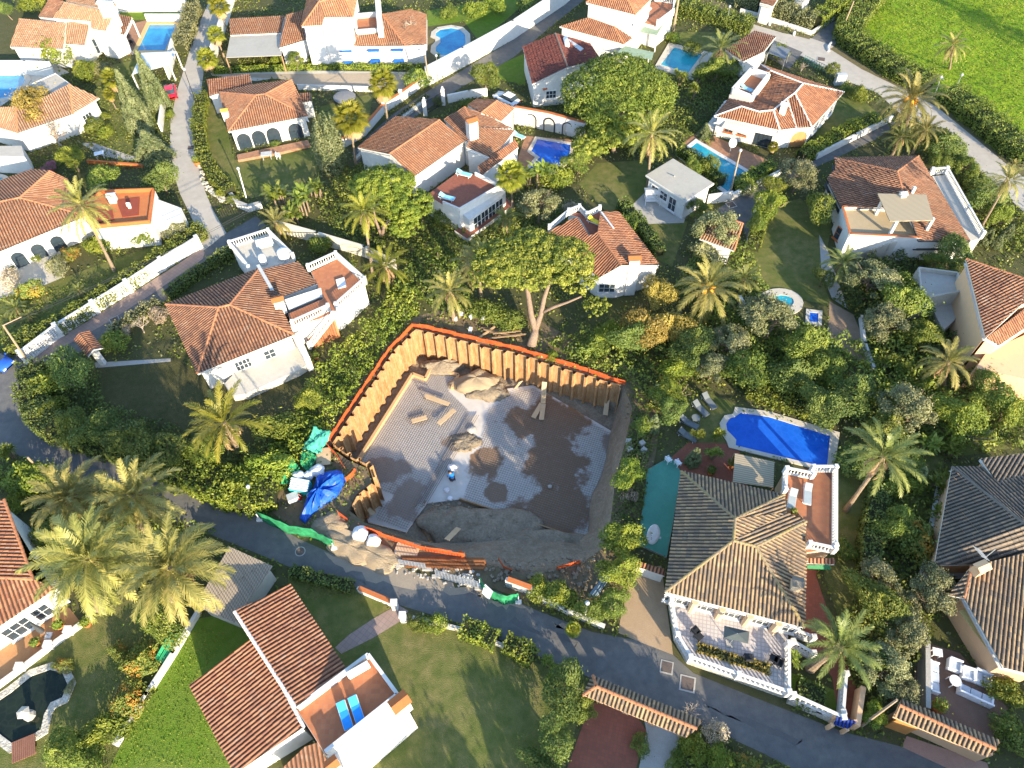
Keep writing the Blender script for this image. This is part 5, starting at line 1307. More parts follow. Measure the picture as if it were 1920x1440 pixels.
def palm(sp, x, y, r, h, label, base=None, tr=.2, tilt=0):
    """crown centre at pixel x,y and height h; trunk from base pixel"""
    S_ = SPEC[sp]; i = CNT[sp] = CNT.get(sp, -1) + 1
    o, new = proto(sp, i % 3)
    if not new:
        o2 = dup(o); o = o2
        for ch in list(o.children):
            if ch.name.startswith('trunk'): bpy.data.objects.remove(ch)
    top = at(x, y, h); rm = r * depth(top) / F
    bs = at(*base) if base else Vector((top.x + .15, top.y - .1, 0))
    o.location = bs; o.scale = (1, 1, 1); ORG[o.name] = Vector(bs)
    b = MB(); n = 14
    mid = (bs + top) / 2 + Vector(((bs.x - top.x) * .06, (bs.y - top.y) * .06, 0))
    path = []; rad = []
    for k in range(n * 2 + 1):
        t = k / (n * 2); path.append(bs * (1 - t) ** 2 + mid * 2 * t * (1 - t) + top * t * t)
        rad.append(tr * (1.25 - .45 * min(1, t * 3)) * (1.0 if k % 2 else .9) * (1.15 if t > .9 and tr > .17 else 1))
    tk = b.build('trunk', M_palmbark, o, smooth=True) if False else b.tube(path, rad, 9).build('trunk', M_palmbark, o, smooth=False)
    for ch in o.children:
        if ch.name.startswith('trunk'): continue
        ch.location = top - bs; ch.scale = (rm, rm, rm); ch.rotation_euler = (0, tilt, (i * 1.7) % 6.28)
    return tag(o, label, 'palm', S_['grp'])
def hedge(label, q, w, h, m='green', cat='hedge', name='hedge', dens=70, size=.115, bumpy=.18, h1=None, group='garden hedges', z0=0):
    pts = [at(x, y, z0) for x, y in q]; rg = np.random.default_rng(int(abs(pts[0].x * 31 + pts[0].y * 17)) + 5)
    t = thing(name, label, cat, tuple(pts[0]), group); o0 = pts[0]
    Cc, Nn = [], []; core = MB()
    for a, b_ in zip(pts, pts[1:]):
        d = (b_ - a); L = d.length
        if L < .05: continue
        d /= L; s_ = Vector((-d.y, d.x, 0))
        n = int(L * (w + 2 * h) * dens); u = rg.uniform(-.15, L + .15, n); per = rg.uniform(0, w + 2 * h, n)
        lat = np.where(per < h, -w / 2, np.where(per < h + w, per - h - w / 2, w / 2)); z = np.where(per < h, per, np.where(per < h + w, h, 2 * h + w - per))
        nl = np.where(per < h, -1.0, np.where(per < h + w, 0, 1.0)); nz = np.where((per >= h) & (per < h + w), 1.0, .15)
        bm = 1 + bumpy * (np.sin(u * 1.9 + a.x) * .6 + np.sin(u * 4.3 + 2) * .4 + rg.normal(0, .35, n)); lat = lat * (1 + (bm - 1) * .8); z = z * bm
        Cc.append(np.array(a)[None] + u[:, None] * np.array(d) + lat[:, None] * np.array(s_) + z[:, None] * np.array([0, 0, 1.0]))
        Nn.append(nl[:, None] * np.array(s_) + nz[:, None] * np.array([0, 0, 1.0]))
        core.wall(a, b_, w * .8, z0, z0 + h * .86)
    c = np.concatenate(Cc); nr = np.concatenate(Nn)
    v = .4 * (.5 + .5 * np.sin(c[:, 0] * 2.1 + c[:, 2] * 3) * np.cos(c[:, 1] * 1.7)) + .6 * rg.random(len(c))
    q4 = leaf_quads(c, nr, size, rg, .7) - np.array(o0)
    f = mkcloud('foliage', q4, v, LM[m], t); core.build('stems', MATS.get('hedge_core') or flat('hedge_core', (.03, .035, .012), .95), t)  # solid dark box behind the leaves, added to keep the hedge opaque
    return t
def inpoly(x, y, poly):
    ins = np.zeros(len(x), bool); n = len(poly); j = n - 1
    for i in range(n):
        xi, yi, xj, yj = poly[i].x, poly[i].y, poly[j].x, poly[j].y
        ins ^= ((yi > y) != (yj > y)) & (x < (xj - xi) * (y - yi) / (yj - yi + 1e-12) + xi); j = i
    return ins
def cover(q, hmax, m='green', dens=14, size=.2, seed=1, f=.55, name='undergrowth', hmin=.05, mix=None, excl=()):
    """dense low vegetation nobody could count"""
    poly = P(q); rg = np.random.default_rng(seed)
    x0, x1 = min(p.x for p in poly), max(p.x for p in poly); y0, y1 = min(p.y for p in poly), max(p.y for p in poly)
    dens *= 2.2; size *= .68; n = int((x1 - x0) * (y1 - y0) * dens); x = rg.uniform(x0, x1, n); y = rg.uniform(y0, y1, n); k = inpoly(x, y, poly)
    for e in excl: k &= ~inpoly(x, y, P(e))
    x, y = x[k], y[k]
    def hf(x, y): return hmin + (hmax - hmin) * np.clip(.5 + .3 * np.sin(x * f * 2.1 + seed) * np.cos(y * f * 1.7 + seed * 2) + .3 * np.sin(x * f * 4.1 + y * f * 3.3) + .2 * np.cos(y * f * 7 - x * f * 5.3), 0, 1)
    z = hf(x, y); e = .15; gx = (hf(x + e, y) - z) / e; gy = (hf(x, y + e) - z) / e
    nr = np.stack([-gx, -gy, np.ones(len(x))], 1); z = z * rg.uniform(.6, 1.08, len(x))
    c = np.stack([x, y, z + .02], 1)
    v = .5 * (.5 + .5 * np.sin(x * f * 1.3 + 1) * np.sin(y * f * 1.1 + seed)) + .5 * rg.random(len(x))
    o = mkcloud(name, leaf_quads(c, nr, size, rg, .6), v, LM[m]); o['kind'] = 'stuff'; return o
# ------------------------------------------------------------------ palms
palm('palm', 153, 385, 62, 8.2, 'tall date palm leaning over the orange roof terrace at the left', (215, 508), .19)
palm('palmy', 421, 793, 82, 4.8, 'short bright date palm on the shaded lawn below the brown roofed villa', (448, 846), .26)
palm('palmy', 682, 397, 52, 6.6, 'tall date palm in front of the yellow green spreading tree', (699, 515), .18)
palm('palmy', 722, 500, 52, 2.6, 'short date palm growing at the corner of the balustraded red terrace', (729, 532), .2)
palm('palm', 843, 546, 52, 4.0, 'date palm standing on bare soil behind the orange netting', (851, 600), .22)
palm('palm', 897, 492, 52, 5.0, 'date palm with hanging fronds tucked behind the umbrella pine', (902, 560), .2)
palm('palm', 1222, 252, 56, 8.0, 'tall date palm with drooping fronds beside the round dome pine', (1214, 352), .2)
palm('palmu', 1352, 92, 44, 3.0, 'upright date palm beside the turquoise pool near the top', (1352, 112), .2)
palm('palmd', 1327, 539, 72, 4.2, 'date palm with orange fruit and bare outer fronds right of centre', (1332, 585), .22)
palm('palmd', 1710, 186, 66, 6.5, 'big straw coloured date palm beside the curving lane at the upper right', (1694, 258), .25)
palm('palm', 1736, 243, 38, 4.6, 'slim leaning date palm just below the big straw coloured palm', (1708, 292), .16)
palm('palm', 1786, 86, 34, 5.5, 'lone date palm standing in the bright green field', (1780, 130), .16)
palm('palmu', 1657, 857, 78, 8.6, 'date palm with long bare leaning trunk right of the deep blue pool', (1585, 957), .22)
palm('palmu', 1576, 1212, 80, 4.8, 'date palm leaning over the red path beside the white terrace', (1518, 1254), .36)
palm('palm', 1778, 678, 58, 4.2, 'date palm with grey green fronds below the peach house', (1768, 722), .2)
palm('palmb', 165, 1048, 122, 8.8, 'huge pale date palm nearest the left edge, over the orange paved terrace', (186, 1140), .38)
palm('palmb', 318, 1066, 112, 8.8, 'huge pale date palm beside the corrugated shed', (330, 1150), .38)
palm('palmb', 252, 930, 92, 8.0, 'grey shaded date palm reaching over the dark lane', (270, 1010), .34)
palm('palmb', 128, 932, 88, 8.0, 'grey shaded date palm behind the pale palms at the left', (150, 1010), .34)
palm('palm', 1890, 338, 42, 9.0, 'date palm on a long thin leaning trunk at the right edge', (1828, 447), .15)
palm('palm', 517, 417, 38, 2.2, 'small date palm at the corner of the cream boundary wall', (523, 442), .2)
palm('palmg', 1580, 494, 42, 3.0, 'dark green date palm on the lawn corner by the white stair villa', (1572, 528), .2)
palm('palmg', 1396, 523, 36, 2.0, 'low green date palm above the round pool', None, .2)
palm('fan', 718, 158, 34, 9.2, 'tall fan palm with yellow leaves over the diagonal lane', (730, 252), .17)
palm('fan', 657, 222, 40, 6.0, 'shorter fan palm with yellow leaves beside the columnar cypress', (667, 308), .17)
palm('fan', 410, 12, 24, 4.0, 'yellow fan palm farthest up the concrete lane at the top edge', None, .14)
palm('fan', 405, 66, 20, 3.4, 'small yellow fan palm in the middle of the upper lane', None, .14)
palm('fan', 388, 110, 24, 2.4, 'low yellow fan palm at the white gate post of the lane', None, .14)
palm('fan', 209, 148, 24, 3.4, 'yellow fan palm beside the clipped bushes in the upper left garden', None, .14)
palm('fan', 204, 178, 14, 2.2, 'very small yellow fan palm on the garden path in the upper left', None, .1)
palm('fan', 958, 330, 36, 5.0, 'yellow fan palm beside the glazed porch', None, .16)
palm('fan', 1075, 1180, 0.1 + 18, 1.2, 'low bright fan palm at the roadside by the shrubs of the site', None, .1)
palm('fan', 1450, 275, 0.1 + 12, 1.0, 'tiny fan palm at the corner of the ochre arch', None, .1)
palm('palmg', 30, 578, 26, .9, 'larger cycad like palm on the grass strip at the left edge', None, .12)
palm('palmg', 52, 592, 18, .8, 'smaller cycad like palm on the grass strip at the left edge', None, .1)
palm('palmg', 148, 545, 20, .9, 'small feathery palm on the grass behind the lattice wall hedge', None, .1)
palm('palmg', 900, 470, 30, 1.5, 'low green palm behind the white dining terrace', (905, 480), .12)
palm('palmg', 948, 410, 30, 2.0, 'small palm right of the dining terrace', None, .12)
palm('palmg', 1745, 135, .1 + 10, 1.0, 'tiny palm seedling at the field edge', None, .06) if False else None
palm('palm', 1900, 312, 20, 3.0, 'small yellow palm near the lane at the right edge', None, .12)
palm('palmg', 1690, 258, 34, 3.6, 'shaggy green palm below the big straw coloured palm', (1672, 292), .2)
# yuccas, bananas
for a in (('yucca', 1308, 815, 20, 'left yucca head cluster between the loungers and the blue pool'), ('yucca', 1344, 812, 22, 'yucca cluster touching the curved end of the blue pool'),
          ('yucca', 1338, 850, 22, 'lower yucca cluster by the thin cypress beside the dark tiled villa'), ('yucca1', 396, 872, 22, 'single spiky yucca in the hedge of the dark lane'),
          ('yucca1', 821, 108, 16, 'spiky yucca beside the kidney shaped pool'), ('yucca', 1028, 1242, 22, 'yucca on the lawn edge nearest the road bend'), ('yucca', 1040, 1276, 34, 'largest yucca beside the long tiled gate roof'),
          ('yucca1', 1046, 1306, 26, 'dark yucca below the large one beside the gate roof'), ('yucca', 14, 850, 26, 'yucca at the left edge beside the dark lane'), ('yucca', 1276, 140, 20, 'left dragon tree below the turquoise pool'),
          ('yucca', 1308, 142, 20, 'right dragon tree below the turquoise pool'), ('yucca', 1302, 170, 18, 'lower dragon tree beside the dome pine'), ('yucca', 1666, 674, 26, 'screw pine with leaning stems left of the peach house palm'),
          ('yucca', 1700, 690, 26, 'second screw pine between the leaning one and the date palm'), ('yucca1', 1345, 610, 20, 'spiky yucca below the palm with orange fruit'), ('yucca1', 1415, 660, 18, 'spiky yucca in the dense trees above the blue pool'),
          ('yucca1', 1535, 725, 16, 'spiky yucca above the right end of the blue pool'), ('yucca', 1455, 618, 22, 'yucca in the shrubs just below the round pool'), ('yucca1', 820, 470, 20, 'spiky yucca in the thicket below the dining terrace')):
    plant(*a)
for a in (('banana', 520, 365, 34, 'banana clump nearest the lane left of the spreading tree'), ('banana', 565, 375, 34, 'banana clump with dead leaves below the columnar cypress'), ('banana', 545, 400, 28, 'lower banana clump behind the cream boundary wall'),
          ('banana', 590, 350, 26, 'banana clump close to the foot of the columnar cypress'), ('banana', 1010, 325, 30, 'yellow banana clump in front of the L shaped pool'), ('banana', 985, 330, 24, 'banana clump between the fan palm and the L shaped pool'),
          ('banana', 1768, 908, 30, 'banana plant left of the grey tiled house'), ('banana', 1764, 962, 22, 'small yellowing banana plant beside the grey tiled house'), ('banana', 1745, 835, 30, 'broad leaved banana plants right of the leaning palm'), ('banana', 1785, 840, 24, 'banana plant on the lawn behind the grey tiled house'), ('banana', 1488, 1236, 20, 'pale broad leaved plant beside the white terrace balustrade')):
    plant(*a)
# conifers
plant('cone', 281, 155, 26, 'broad shaggy cypress beside the red car', hs=1.45); plant('cone', 250, 200, 31, 'conical cypress left of the broad shaggy one', hs=1.2)
plant('cone', 280, 272, 38, 'wide low cypress at the bend of the concrete lane', hs=.6); plant('col', 614, 272, 36, 'many spired columnar cypress beside the arched porch')
plant('thin', 1226, 795, 15, 'thin cypress at the right rim of the excavation', hs=.8); plant('thin', 1212, 800, 9, 'smallest thin cypress at the right rim of the excavation', hs=.8); plant('thin', 1230, 735, 14, 'cypress higher up above the right rim of the excavation', hs=.8)
plant('thin', 1303, 855, 17, 'bright thin cypress at the corner of the dark tiled villa', hs=.75); plant('thin', 1722, 895, 17, 'grey green cypress right of the leaning palm', hs=.7)
for i, (x, y) in enumerate(((1790, 445), (1812, 450), (1832, 440), (1852, 446), (1872, 452), (1890, 436))):
    plant('thin', x, y, 14, ['cypress at the left end of the row behind the villa with reed terrace', 'second cypress from the left in the row behind the villa with reed terrace', 'third cypress from the left in the row behind the villa with reed terrace', 'fourth cypress from the left in the row behind the villa with reed terrace', 'fifth cypress from the left in the row behind the villa with reed terrace', 'cypress at the right end of the row behind the villa with reed terrace'][i], hs=.55)
for i, (x, y) in enumerate(((1395, 180), (1362, 215), (1330, 245))): plant('cone', x - 8, y, 17, ['tall hedge cypress beside the stairs of the striped awning villa', 'middle hedge cypress beside the stairs of the striped awning villa', 'lowest hedge cypress beside the stairs, near the long pool'][i], hs=.6)

# the two big pines ---------------------------------------------------
def big_pine(label, lobes, trunks, mt, n, size, base, seed):
    o0 = at(*base); t = thing('pine_tree', label, 'pine tree', tuple(o0)); rg = np.random.default_rng(seed); L = []
    for x, y, z, r, k in lobes:
        c = at(x, y, z) ; rm = r * depth(c) / F
        for i in range(k * 3):
            a = rg.uniform(0, 6.283); e = math.sqrt(rg.random()) * .92; rr = rm * rg.uniform(.075, .15)
            zz = (1 - e * e) ** .5 * rm * (.36 if seed == 4 else .55)
            L.append((c.x + math.cos(a) * e * rm, c.y + math.sin(a) * e * rm, c.z - rm * .25 + zz + rg.normal(0, .12), rr, rr, rr * .62))
    q, v = lobes_cloud(L, n, size, rg, jit=.45, up=.35); mkcloud('crown', q - np.array(o0), v, mt, t)
    if trunks:
        b = MB()
        for path, rad in trunks: b.tube([at(*p) for p in path], rad, 9)
        b.build('trunk', M_pinebark, t, smooth=True)
    return t
big_pine('umbrella pine with forked pale trunk standing behind the excavation',
         [(950, 488, 7.6, 66, 90), (1050, 482, 7.8, 66, 90), (1000, 498, 7.6, 58, 60), (1082, 520, 7.0, 42, 34), (912, 516, 7.0, 36, 30), (1120, 574, 5.0, 28, 20), (1000, 462, 7.8, 60, 60)],
         [([(996, 650, 0), (1002, 628, .9), (1004, 616, 1.4)], [.55, .42, .36]), ([(1004, 618, 1.4), (996, 590, 2.6), (990, 550, 4.2), (984, 520, 5.6), (970, 500, 6.6)], [.34, .3, .25, .2, .12]),
          ([(1004, 618, 1.4), (1014, 590, 2.6), (1020, 560, 4.0), (1030, 530, 5.6), (1040, 500, 6.8)], [.34, .28, .24, .18, .1]), ([(1016, 586, 2.8), (1040, 575, 3.6), (1066, 566, 4.4), (1090, 556, 5.4)], [.2, .17, .13, .08])], LM['pine'], 62000, .13, (996, 650), 4)
big_pine('great round dome pine with dense clumped crown in the upper centre',
         [(1120, 170, 5.6, 72, 110), (1200, 165, 5.8, 70, 110), (1160, 145, 6.2, 76, 110), (1150, 200, 5.0, 72, 90), (1225, 200, 4.6, 44, 40), (1085, 190, 4.6, 40, 30)],
         [([(1165, 260, 0), (1166, 230, 1.6), (1166, 200, 3.6)], [.6, .5, .4])], LM['domep'], 90000, .13, (1165, 260), 7)
big_pine('paler lower pine crown below the great dome pine',
         [(1150, 250, 3.6, 46, 40), (1190, 240, 3.8, 36, 30), (1105, 275, 2.8, 36, 28)], [([(1150, 285, 0), (1150, 265, 1.6)], [.35, .25])], LM['pine'], 26000, .13, (1150, 285), 9)
big_pine('yellow green spreading tree between the tall palm and the dining terrace',
         [(720, 350, 4.4, 62, 60), (765, 385, 4.0, 50, 46), (690, 350, 4.0, 42, 36), (760, 420, 3.2, 36, 26)],
         [([(716, 445, 0), (720, 425, 1.2), (740, 400, 3.2)], [.25, .2, .1]), ([(716, 445, 0), (705, 415, 1.6), (700, 390, 3.2)], [.2, .15, .08])], LM['yell'], 48000, .11, (716, 445), 12)['category'] = 'tree'
# trees ---------------------------------------------------------------
TREES = [
 ('shruby', 112, 98, 40, 'dense olive green tree touching the white wall of the L shaped house'), ('shruby', 160, 135, 28, 'bright clipped bush above the upper left garden path'), ('shrubg', 188, 130, 22, 'grey clipped bush joined to the bright one'),
 ('shruby', 200, 247, 18, 'round clipped bush left of the conical cypress'), ('shrub', 175, 238, 22, 'green bush beside the clipped ball in the upper left garden'), ('shruby', 192, 218, 13, 'small bright ball bush by the white house corner'),
 ('treey', 133, 295, 30, 'bright yellow green tree above the left tiled villa'), ('tree', 196, 332, 32, 'green lemon tree right of the bright tree'), ('treed', 300, 335, 34, 'dark dry tree at the inner bend of the concrete lane'), ('pink', 92, 316, 16, 'shrub with pink blossom above the left tiled roof'),
 ('bare', 98, 245, 42, 'pale leafless tree in front of the sandy roofed white house'), ('treeo', 60, 200, 46, 'golden bamboo like tree covering the sandy roof'), ('bare', 765, 60, 40, 'leafless tree with pale drooping branches beside the kidney pool house'),
 ('treed', 14, 20, 16, 'dark tree in the top left corner'), ('shruby', 62, 10, 24, 'light green bush cut by the top edge'), ('shrub', 590, 110, .1 + 14, 'climbing bush between the blue windows'), ('shruby', 520, 112, 12, 'upright bush at the corner of the blue window house'), ('sparse', 553, 112, 20, 'thin climber on the white wall left of the blue shutters'),
 ('tree', 910, 145, 30, 'round green tree at the junction of the diagonal lane'), ('shrub', 880, 195, 16, 'shrub inside the gate of the long gabled house'), ('shruby', 890, 18, 26, 'bright bush above the long white wall'), ('shruby', 930, 8, 24, 'second bright bush above the long white wall, further right'), ('shrub', 840, 22, 22, 'green bush above the kidney pool'), ('shrubd', 990, 10, 26, 'hedge bush on top of the long white wall'),
 ('olive', 1010, 385, 44, 'thin grey brown tree left of the red roof with yellow lounger'), ('shruby', 1040, 335, 36, 'bright shrub between the L shaped pool and the lawn'), ('tree', 1082, 300, 30, 'shrub at the edge of the small lawn below the dome pine'), ('shrub', 1100, 255, 30, 'shrub below the left side of the dome pine'),
 ('shrubd', 870, 395, 26, 'dark shrub at the end of the balcony'), ('shrub', 832, 405, 28, 'dark green bush left of the dining terrace'), ('olive', 1345, 435, 46, 'grey olive tree over the faded garden house'), ('shrubg', 1320, 470, 30, 'grey bush below the olive tree'), ('sparse', 1310, 395, 26, 'thin tree beside the white outbuilding'),
 ('olive', 1500, 325, 42, 'silvery tree beside the dark driveway'), ('tree', 1540, 385, 36, 'dark leafed tree left of the reed shaded villa'), ('treey', 1440, 385, 36, 'bright bushy tree at the driveway mouth'), ('treey', 1450, 345, 26, 'bright tree above the driveway mouth'), ('tree', 1420, 420, 24, 'tree beside the pale kerb of the driveway'),
 ('shruby', 1610, 175, 22, 'round bush at the right corner of the striped awning villa'), ('shrub', 1585, 165, .1 + 14, 'shrub behind the right corner of the striped awning villa'), ('sparse', 1562, 128, 18, 'thin small tree beside the lane fence'), ('bare', 1505, 125, 14, 'pruned bare tree by the parking place'), ('shrub', 1460, 100, 22, 'bush between the red garage and the white villa'), ('tree', 1340, 128, 26, 'bush left of the red garage'), ('shrubg', 1425, 150, .1 + 10, 'small grey bush behind the roof box'),
 ('tree', 1325, 128, 20, 'round shrub below the upright palm'), ('shrub', 1375, 128, 24, 'round shrub below the red garage'),
 ('treed', 1770, 270, 40, 'brownish bushy tree between two palms near the lane'), ('sparse', 1810, 310, 30, 'thin grey shrub beside the lane bend'), ('tree', 1760, 310, .1 + 24, 'shrub above the balcony of the reed shaded villa'), ('treed', 1850, 370, 34, 'dark tree under the long leaning palm'), ('treey', 1875, 400, 28, 'yellow green bush beside the leaning trunk'), ('shrubd', 1830, 340, 30, 'dark bush at the lane edge near the right'),
 # centre right mass
 ('treed', 1180, 640, 40, 'dark tree right of the umbrella pine trunk'), ('shrub', 1110, 650, 34, 'dense green bush right of the pale forked trunk'), ('treeo', 1210, 620, 44, 'golden tamarisk right of the umbrella pine'), ('treeo', 1262, 610, 46, 'larger golden tamarisk nearer the fruiting palm'), ('treeo', 1235, 545, 38, 'golden bush against the white gable wall'), ('treey', 1140, 625, 28, 'yellow green bush below the low pine branch'),
 ('treed', 1300, 650, 46, 'dark round tree below the fruiting palm'), ('olive', 1370, 640, 46, 'grey green tree below the round pool'), ('olive', 1440, 600, 54, 'large grey green tree covering the round pool edge'), ('tree', 1500, 650, 46, 'green tree left of the brown patio'), ('tree', 1400, 690, 48, 'broad green tree above the loungers'), ('olive', 1335, 690, 36, 'pale grey bush above the lawn loungers'), ('shruby', 1270, 690, 34, 'bright green bush at the right rim of the excavation'), ('treed', 1480, 700, 44, 'dark tree above the blue pool'), ('tree', 1550, 690, 40, 'tree beside the lower end of the brown patio'),
 ('olive', 1640, 520, 54, 'large grey green tree below the white stair villa'), ('tree', 1690, 570, 48, 'green tree left of the grey terrace'), ('olive', 1660, 610, 46, 'grey tree between the brown patio and the peach house'), ('tree', 1730, 620, 36, 'green tree below the grey terrace'), ('treey', 1700, 540, 34, 'bright tree right of the large grey green one'), ('treed', 1790, 480, 40, 'dark tree behind the roof of the peach house'), ('sparse', 1760, 500, 30, 'thin tree right of the large grey green tree'),
 ('treed', 1540, 760, 46, 'dark tree at the right end of the blue pool'), ('treed', 1600, 740, 52, 'large dark tree behind the leaning palm crown'), ('olive', 1700, 770, 56, 'broad grey green tree right of the leaning palm'), ('treey', 1800, 780, 56, 'broad yellow green tree at the right'), ('tree', 1860, 730, 46, 'green tree below the front wall of the peach house'), ('treey', 1890, 770, 36, 'bright tree at the right edge'), ('tree', 1660, 800, 40, 'dark shrubby tree under the leaning palm'), ('shruby', 1690, 910, 34, 'yellow tinted bush on the shaded garden boundary'), ('tree', 1700, 860, 36, 'bush beside the leaning palm trunk'), ('olive', 1655, 1090, .1 + 50, 'thin grey tree between the two lower right houses'),
 ('bloom', 1715, 1010, 44, 'bush with yellow flower tips left of the cactus'), ('tree', 1680, 980, 40, 'green bush above the yellow tipped bush'), ('olive', 1745, 1110, 56, 'silver olive tree left of the tan tiled house'), ('tree', 1640, 1130, 54, 'dense tree right of the terrace palm'), ('olive', 1700, 1190, 48, 'grey thin tree above the white sofas'), ('olive', 1660, 1250, 56, 'large dry looking tree left of the sofa patio'), ('treed', 1625, 1240, 42, 'dark bush beside the red path'), ('olive', 1690, 1300, 44, 'grey bush above the peach gate'), ('treey', 1640, 1340, 26, 'bright bush beside the peach gate'), ('shruby', 1890, 1300, 36, 'bright bush in the corner right of the sofas'), ('shrub', 1900, 1380, 40, 'green bush in the bottom right corner'), ('shrub', 1905, 1240, .1 + 22, 'bush under the tan tiled eave at the right edge'), ('shrubd', 1600, 870, 40, 'dark bush on the lawn beside the pool corner'), ('shrub', 1585, 1030, 26, 'small bush on the shaded lawn'), ('tree', 1840, 650, 30, 'bush under the peach front wall'),
 # around the villa / site
 ('treey', 1180, 885, 36, 'bush on the right rim of the pit beside the green court'), ('twig', 1180, 930, 18, 'dry twiggy bush below the rim bush'), ('treey', 1166, 1010, 42, 'large bright bush at the driveway corner'), ('treey', 1162, 1072, 40, 'lower bright bush along the driveway'), ('tree', 1150, 1130, 34, 'green bush at the driveway gate post'), ('tree', 1205, 800, 22, 'round bush beside the thin cypresses'), ('treed', 1260, 770, 32, 'dark bush left of the lawn loungers'), ('treey', 1255, 735, 36, 'green tree above the thin cypresses'),
 ('shruby', 1050, 1115, 36, 'bright roadside shrub left of the lamp post'), ('shruby', 1010, 1105, 28, 'bright roadside shrub next to the brick topped wall'), ('tree', 1105, 1150, 28, 'shrub right of the lamp post at the roadside'), ('shruby', 1035, 668, 14, 'small bright bush at the orange netting'), ('shrub', 960, 600, 30, 'dark bush left of the forked pine trunk'), ('shrub', 915, 590, 32, 'bush behind the site palm'),
 # bottom
 ('shruby', 815, 1172, 26, 'round yellow green bush at the lawn gate'), ('shrub', 785, 1172, 20, 'bush beside the white gate post of the lawn'), ('treed', 1060, 1290, 50, 'dark tree left of the long gate roof'), ('treed', 1040, 1380, 44, 'dark bush beside the brick yard'), ('shrubd', 1010, 1430, 36, 'dark bush at the bottom edge beside the brick yard'), ('tree', 1090, 1330, 30, 'green bush at the corner of the brick yard'), ('shrub', 1200, 1395, 22, 'potted green tree on the brick yard'), ('shrub', 1268, 1425, 20, 'dark bush right of the concrete steps'), ('shruby', 1300, 1400, 30, 'bright bush below the gate roof'), ('shruby', 1350, 1425, 30, 'bright bush at the bottom edge under the lane'), ('bloom', 1400, 1435, 24, 'orange flowering bush at the bottom edge'), ('bare', 1290, 1330, 44, 'bare climbing vine over the long gate roof'), ('twig', 1340, 1375, 26, 'dry vine at the right end of the gate roof'),
 ('bloom', 265, 1240, 40, 'orange tree with ripe fruit beside the green bench'), ('bloom', 240, 1310, 38, 'orange tree with fruit below the first one'), ('bloom', 225, 1225, 22, 'small orange tree on the shaded lawn'), ('shruby', 190, 1370, 44, 'bright citrus bush by the low white wall'), ('tree', 120, 1410, 44, 'dark green bush in the bottom left corner'), ('shrub', 170, 1430, 40, 'green bush at the bottom edge'), ('tree', 310, 1170, 44, 'dense bush behind the green bench'), ('shrub', 300, 1140, .1 + 36, 'bush under the huge palm by the shed'), ('bloom', 118, 1248, 20, 'yellow flowering plant on the pond rim'), ('shrubg', 130, 1290, 12, 'slender dry plant on the pond rim'),
 ('shruby', 30, 945, 30, 'bright bush at the corner of the left red roof'), ('shruby', 60, 900, 46, 'green bush at the road side below the yucca'), ('tree', 90, 1010, 36, 'bush under the grey shaded palms'), ('tree', 180, 1000, 40, 'green undergrowth bush between the grey palms'),
 ('twig', 235, 615, .1 + 16, 'dry pampas like bush at the gate of the brown roofed villa'), ('bare', 262, 610, 26, 'grey leafless bush beside the brown roofed villa'), ('shrub', 215, 640, 28, 'green bush inside the small tiled gate'), ('twig', 300, 590, 22, 'dry bush at the left corner of the brown roof'), ('bloom', 130, 475, .1 + 20, 'grey green flowering bush on the pale patio'), ('shrubg', 108, 500, 26, 'pale dry shrub beside the pale patio'), ('shruby', 180, 460, 28, 'bright bush under the tall leaning palm'), ('shrub', 270, 440, 32, 'clipped green bush against the orange terrace annex'), ('shrubg', 328, 428, 28, 'grey bush beside the clipped one at the annex'), ('shrub', 108, 425, 26, 'climbing bush on the arched front wall'), ('shrubd', 22, 500, 12, 'small clipped cone left of the arches'), ('shrub', 66, 482, 13, 'clipped oval bush in front of the arches'), ('bloom', 60, 545, 26, 'flower bed bush with red blossom at the pale patio'), ('twig', 20, 525, 24, 'dry flower bush at the left edge'),
 ('shrub', 600, 460, .1 + 24, 'climbing shrub over the cream boundary wall'), ('shrub', 640, 500, .1 + 24, 'shrub growing through the cream boundary wall'), ('treey', 575, 745, .1 + 28, 'yellowish bush at the foot of the villa steps'), ('shruby', 500, 880, 46, 'bright hedge bush beside the dark lane'), ('shruby', 450, 920, 42, 'bright hedge bush nearest the lane lamp'), ('shrub', 520, 800, 40, 'grey green bush beside the short bright palm'), ('tree', 390, 845, .1 + 36, 'dark bush left of the short bright palm'), ('treed', 250, 830, 50, 'dark tree in the hedge of the dark lane'), ('treed', 310, 850, 46, 'second dark tree in the hedge of the dark lane, to the right'), ('treed', 130, 690, 50, 'big round dark bush at the lane junction'), ('shruby', 85, 720, 40, 'yellow lit bush at the lane junction'), ('shruby', 90, 770, 36, 'yellow lit bush lower down the lane junction'), ('tree', 140, 800, 40, 'bush behind the yellow lit ones'), ('treed', 185, 810, .1 + 44, 'dark bush along the curve of the dark lane'),
 ('shrub', 440, 375, 14, 'small bush at the curved white wall of the lane'), ('shruby', 320, 215, .1 + 10, 'bright bush at the white wall by the lane'), ('shruby', 412, 362, .1 + 12, 'yellow plant pot bush at the lane corner'), ('shrubd', 515, 270, .1 + 10, 'dark climbing plant at the porch arch'),
 ('shrub', 780, 150, 28, 'clipped bush on the bank above the diagonal lane'), ('shrub', 820, 190, .1 + 12, 'small bush beside the white gate pillar'), ('shrub', 1300, 92, 20, 'shrub behind the turquoise pool'), ('shruby', 1262, 70, 16, 'yellow flowering bush beside the turquoise pool'), ('shrub', 1330, 310, 24, 'shrub in front of the long narrow pool'), ('shrub', 1400, 345, 26, 'shrub at the lower corner of the terracotta deck'), ('tree', 1300, 310, 22, 'shrub beside the flat roofed outbuilding'),
